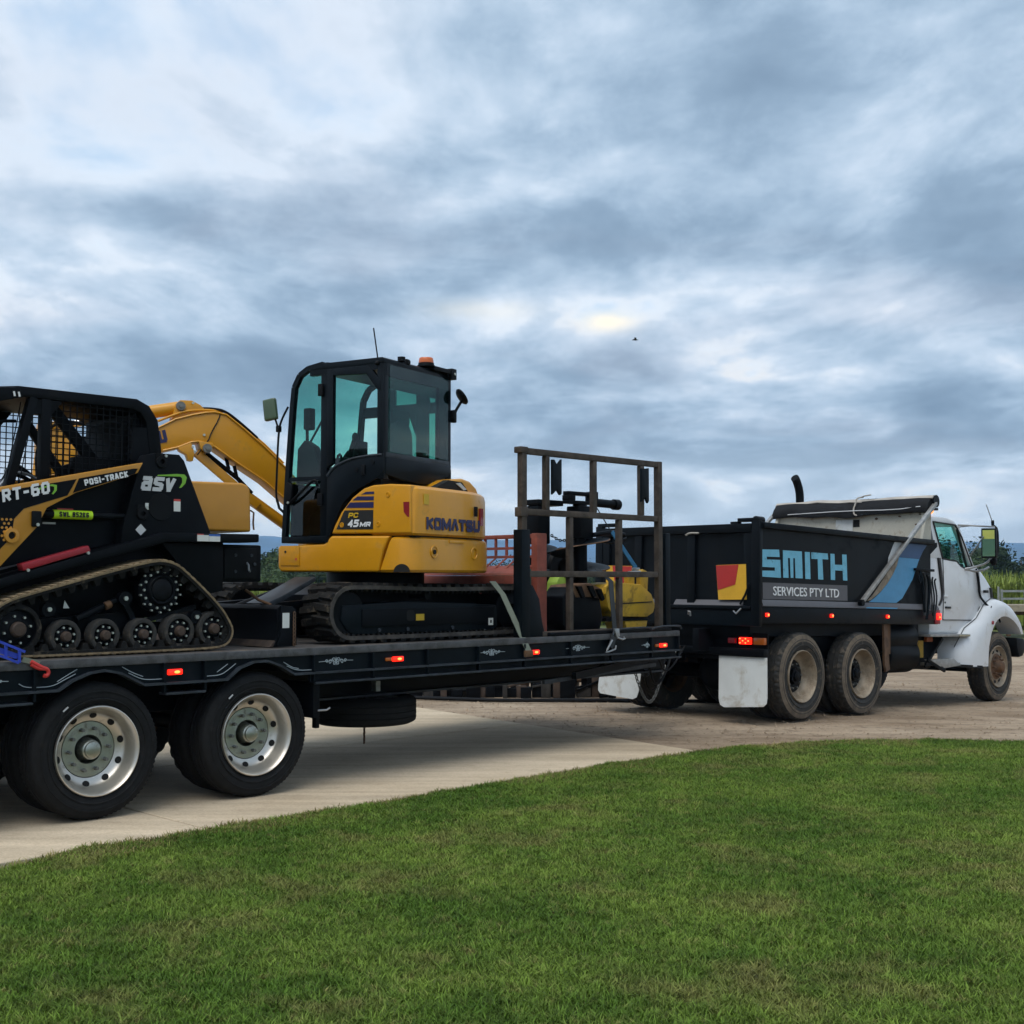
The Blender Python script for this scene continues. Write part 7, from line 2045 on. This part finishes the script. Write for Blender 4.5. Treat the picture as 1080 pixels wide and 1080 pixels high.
# ================================================================== behind the trailer
m_scrap = mat('scrap_steel', (.03, .028, .026), .8, .2, var=.5, scale=12)
FR = frame(-.4, 18.2, hz(-.4, 18.2), 3.0)
im = thing('disc_harrow', 'dark disc harrow with scrap steel lying on the dirt behind the trailer', 'implement', FR)
m_rustd = mat('dull_rust', (.045, .030, .022))
for k in range(24):
    x = -1.7 + .145 * k
    part('disc_blade', MB().lathe([(.0, .02), (.02, .12), (.035, .21), (.042, .215), (.03, .12), (.012, .02)], 20), m_rust if k % 4 == 0 else m_blk, im, FR @ Matrix.Translation((x, -.1, .215)) @ Matrix.Rotation(R(68), 4, 'Z'))
for k in range(34):
    x = -1.8 + 3.6 * k / 33 + rnd.uniform(-.04, .04)
    w_, z_ = rnd.uniform(.03, .11), rnd.uniform(.10, .30)
    mb_ = MB().box(x - w_, x + w_, -.52 + rnd.uniform(-.08, .08), -.38, .0, z_)
    if k % 3 == 0:
        mb_.bar((x - .2, -.5, rnd.uniform(.05, .25)), (x + .25, -.46, rnd.uniform(.05, .3)), .03, .03)
    part('scrap_block', mb_, (m_blk, m_rustd, m_blk, m_blk, m_scrap)[k % 5], im, FR, bevel=.008)
part('disc_axle', MB().cyl((-1.75, -.1, .215), (1.75, -.1, .215), .035), m_rust, im, FR)
part('disc_frame', MB().box(-1.8, 1.8, .1, .2, .30, .42).box(-1.7, -1.6, -.1, .15, .21, .6).box(.76, .86, -.1, .15, .21, .6).box(1.6, 1.7, -.1, .15, .21, .42), m_rust, im, FR, bevel=.008)
pp = thing('poly_pipe', 'black poly pipe lying along the dirt behind the trailer', 'pipe', ID, (0, 17.3, hz(0, 17.3)))
part('pipe', MB().tube([(-1.9, 17.6, hz(-1.9, 17.6) + .03), (-1.0, 17.3, hz(-1, 17.3) + .03), (-.2, 17.0, hz(-.2, 17) + .03), (.8, 17.1, hz(.8, 17.1) + .03), (2.2, 17.2, hz(2.2, 17.2) + .025), (4.2, 17.6, hz(4.2, 17.6) + .02)], .026, 8, smooth=2), m_blkp, pp)

# old flatbed parked at the edge of the crop on the right
FF = frame(19.0, 44.5, hz(19, 44.5), 8.0)
fb = thing('parked_flatbed', 'old timber decked flatbed trailer parked by the crop at the right edge', 'trailer', FF)
for k in range(7):
    part('deck_board', MB().box(-2.6, 4.5, -1.1 + .32 * k, -.8 + .32 * k, 1.0, 1.07), mat('old_timber', (.30, .25, .18), .85, var=.3, dirt=(.14, .11, .08), damt=.4), fb, FF)
part('side_beam', MB().box(-2.6, 4.5, -1.16, -1.10, .86, 1.08), mat('old_timber', (.3, .25, .18)), fb, FF)
part('chassis', MB().box(-2.4, 4.4, -.5, .5, .72, .99), m_rust, fb, FF)
for x in (-2.45, -1.6, -.75, .1, .95):
    part('stake', MB().box(x - .03, x + .03, -1.18, -1.12, 1.08, 1.62), m_gal, fb, FF)
for z in (1.30, 1.56):
    part('stake_rail', MB().box(-2.5, 1.0, -1.20, -1.185, z - .035, z + .035), m_gal, fb, FF)
for x in (-2.4, -1.3, -.2):
    part('stake', MB().box(x - .03, x + .03, 1.1, 1.16, 1.08, 1.7), m_gal, fb, FF)
part('green_cover', MB().prism([(-.5, 1.08), (-.4, 1.55), (.2, 1.72), (1.4, 1.70), (1.6, 1.08)], -.8, .8), mat('green_tarp', (.06, .16, .08), .7, var=.25, bump=.4, bscale=6), fb, FF, bevel=.08)
for x in (.4, 1.3):
    part('wheel', MB().lathe([(.05, .2), (.0, .30), (.02, .44), (.2, .44), (.23, .3)], 28), m_rub, fb, FF @ Matrix.Translation((x, -1.0, .44)))
for x in (-2.0,):
    part('stand_leg', MB().box(x - .06, x + .06, -.8, -.68, .0, .8), m_rust, fb, FF)

# ================================================================== crop, trees, far range
g_crop = grass_mat('crop_leaf', (.15, .20, .035), (.24, .29, .06), (.36, .34, .12), scale=.25)
g_tree = [grass_mat('tree_leaf_dark', (.014, .030, .012), (.022, .042, .017), (.032, .046, .022), scale=.4),
          grass_mat('tree_leaf_mid', (.035, .06, .02), (.05, .085, .028), (.07, .085, .04), scale=.4)]
m_bark = mat('bark', (.09, .07, .055), .9, var=.3)


def crop_rows(name, label, x0, x1, y0, y1, h, n, seed):
    r = random.Random(seed)
    v, f = [], []
    for _ in range(n):
        t = r.random() ** 1.6
        y = y0 + (y1 - y0) * t
        x = r.uniform(x0, x1) * (y / y0)
        hh = h * r.uniform(.72, 1.08)
        z0 = hz(x, y) - .05
        for b in range(5):
            a = r.uniform(0, 6.28)
            L_ = hh * r.uniform(.55, 1.0)
            le = r.uniform(.12, .45)
            w = r.uniform(.018, .045)
            bx, by = x + r.uniform(-.15, .15), y + r.uniform(-.15, .15)
            dx, dy = math.cos(a), math.sin(a)
            px, py = -dy * w, dx * w
            o = len(v)
            zs = z0 + L_ * .25 * b / 4
            v += [(bx - px, by - py, zs), (bx + px, by + py, zs), (bx + dx * le * .4 + px, by + dy * le * .4 + py, z0 + L_ * .8), (bx + dx * le * .4 - px, by + dy * le * .4 - py, z0 + L_ * .8), (bx + dx * le, by + dy * le, z0 + L_ * r.uniform(.75, 1.05))]
            f += [(o, o + 1, o + 2, o + 3), (o + 3, o + 2, o + 4)]
    o = part(name, MB().add(v, f), g_crop, smooth=0)
    return tag(o, label, 'crop', kind='stuff')


crop_rows('crop', 'tall green crop standing in a field behind the truck bonnet', 6, 30, 50, 66, 2.35, 15000, 3)
crop_rows('crop', 'green field growth seen below the excavator boom', -22, 6, 55, 75, 1.9, 11000, 5)


def tree(x, y, h, w, seed, label, kind=0):
    r = random.Random(seed)
    t = thing('tree', label, 'tree', ID, (x, y, hz(x, y) - .05), 'trees in the far row')
    base = Vector((x, y, hz(x, y) - .05))
    tr_ = MB().tube([base, base + Vector((r.uniform(-.1, .1), 0, h * .25)), base + Vector((r.uniform(-.3, .3), 0, h * .6))], .13 * h / 5, 8)
    for k in range(4):
        a = r.uniform(0, 6.28)
        tr_.tube([base + Vector((0, 0, h * (.22 + .08 * k))), base + Vector((w * .28 * math.cos(a), w * .28 * math.sin(a), h * (.5 + .1 * k)))], .05 * h / 5, 6)
    part('trunk', tr_, m_bark, t)
    v, f = [], []
    clumps = [(Vector((r.uniform(-.36, .36) * w, r.uniform(-.36, .36) * w, h * r.uniform(.22, .74))), r.uniform(.20, .30) * w) for _ in range(17)]
    for c, rad in clumps:
        for _ in range(420):
            d = Vector((r.gauss(0, 1), r.gauss(0, 1), r.gauss(0, .85))).normalized() * rad * r.uniform(.55, 1.06)
            p = base + c + d
            s_ = r.uniform(.09, .20) * h / 5
            u = Vector((r.gauss(0, 1), r.gauss(0, 1), r.gauss(0, .6))).normalized() * s_
            q = Vector((r.gauss(0, 1), r.gauss(0, 1), r.gauss(0, 1))).normalized() * s_ * .6
            o = len(v)
            v += [p - u, p + q, p + u, p - q]
            f.append((o, o + 1, o + 2, o + 3))
    cm_ = MB().add(v, f)
    for c, rad in clumps:
        cm_.ball(base + c, rad * .66, 8, (1, 1, .85))  # solid cores added inside the leaf clumps to block light
    part('crown', cm_, g_tree[kind], t, smooth=0)


TREES = [(43.0, 118, 6.3, 7.5, 'dark round tree just right of the truck mirror', 0), (50.5, 124, 5.6, 6.2, 'lower dark tree at the right edge beyond the crop', 0), (40.2, 112, 4.3, 4.6, 'small tree half hidden by the truck mirror', 1), (57, 128, 6.0, 7, 'tree beyond the right edge of the crop', 0),
         (-20.6, 104, 5.5, 4.4, 'small pale tree between the loader and the excavator', 1), (-19.0, 96, 3.4, 4.6, 'low bush left of the excavator skirt', 1), (-22.6, 112, 4.6, 5, 'tree behind the loader bumper', 0), (-.6, 118, 3.6, 6.5, 'dark tree in the gap right of the excavator counterweight', 0), (2.8, 122, 3.3, 6, 'dark low tree seen through the red guard bars', 0), (7, 126, 3.4, 6.5, 'low tree behind the auger caps', 0),
         (-16.0, 110, 4.0, 7, 'broad bush seen under the excavator boom foot', 0), (-12.0, 112, 3.4, 7, 'broad bush behind the excavator cab', 1)]
for i, (x, y, h, w, lb, kd) in enumerate(TREES):
    tree(x, y, h, w, 20 + i, lb, kd)


def hills():
    from mathutils import noise
    v, f = [], []
    nx, ny = 140, 14
    for i in range(nx + 1):
        a = R(-34 + 68 * i / nx)
        ridge = 92 + 12 * noise.noise((a * 7, 3.3, 0)) + 7 * noise.noise((a * 19, 1.3, 0)) + 3 * noise.noise((a * 60, .3, 0)) - 20 * max(0, a)
        for j in range(ny + 1):
            t = j / ny
            d_ = 2300 + 900 * t
            z = -8 + (ridge + 8) * math.sin(min(1, t / .7) * math.pi / 2) ** 1.3 * (1 - .3 * max(0, (t - .7) / .3)) + 5 * noise.noise((a * 40, t * 6, 5)) * t
            v.append((d_ * math.sin(a), d_ * math.cos(a), z))
    for i in range(nx):
        for j in range(ny):
            o = i * (ny + 1) + j
            f.append((o, o + ny + 1, o + ny + 2, o + 1))
    tag(part('hills', MB().add(v, f), mat('hill_forest_haze_blue', (.030, .105, .215), .9, var=.4, scale=.01, coords='Object'), smooth=60), kind='structure')  # part of the blue distance haze is put into the base colour


hills()

# ------------------------------------------------------------------ the air
hzm = bpy.data.materials.new('haze_air')
hzm.use_nodes = True
ht = hzm.node_tree
ht.nodes.clear()
ho = nd(ht, 'ShaderNodeOutputMaterial')
hv = nd(ht, 'ShaderNodeVolumePrincipled')
hv.inputs['Color'].default_value = (.50, .74, 1.0, 1)
hv.inputs['Density'].default_value = .00022
hv.inputs['Anisotropy'].default_value = .0
ht.links.new(hv.outputs[0], ho.inputs['Volume'])
tag(part('haze', MB().box(-3600, 3600, -3600, 3600, -12, 125), hzm, smooth=0), kind='stuff')


# ------------------------------------------------------------------ a bird crossing below the bright break
bx, by, bz = 4.95, 50.0, 11.25
bird = thing('bird', 'tiny dark bird flying under the bright break in the clouds', 'bird', ID, (bx, by, bz))
bm_ = MB().loft([[(bx + t, by + r_ * math.cos(a), bz + r_ * math.sin(a) * .8) for a in [i * 1.047 for i in range(6)]] for t, r_ in ((-.13, .004), (-.08, .025), (0, .035), (.07, .026), (.11, .012), (.13, .003))])
part('body', bm_, m_ink, bird)
for s_ in (-1, 1):
    part('wing', MB().loft([[(bx - .03, by, bz + .01), (bx + .05, by, bz + .015), (bx + .05, by, bz + .02), (bx - .03, by, bz + .016)], [(bx - .06, by + s_ * .16, bz + .06), (bx + .02, by + s_ * .16, bz + .065), (bx + .02, by + s_ * .16, bz + .07), (bx - .06, by + s_ * .16, bz + .066)], [(bx - .10, by + s_ * .28, bz + .03), (bx - .07, by + s_ * .28, bz + .032), (bx - .07, by + s_ * .28, bz + .036), (bx - .10, by + s_ * .28, bz + .034)]]), m_ink, bird)
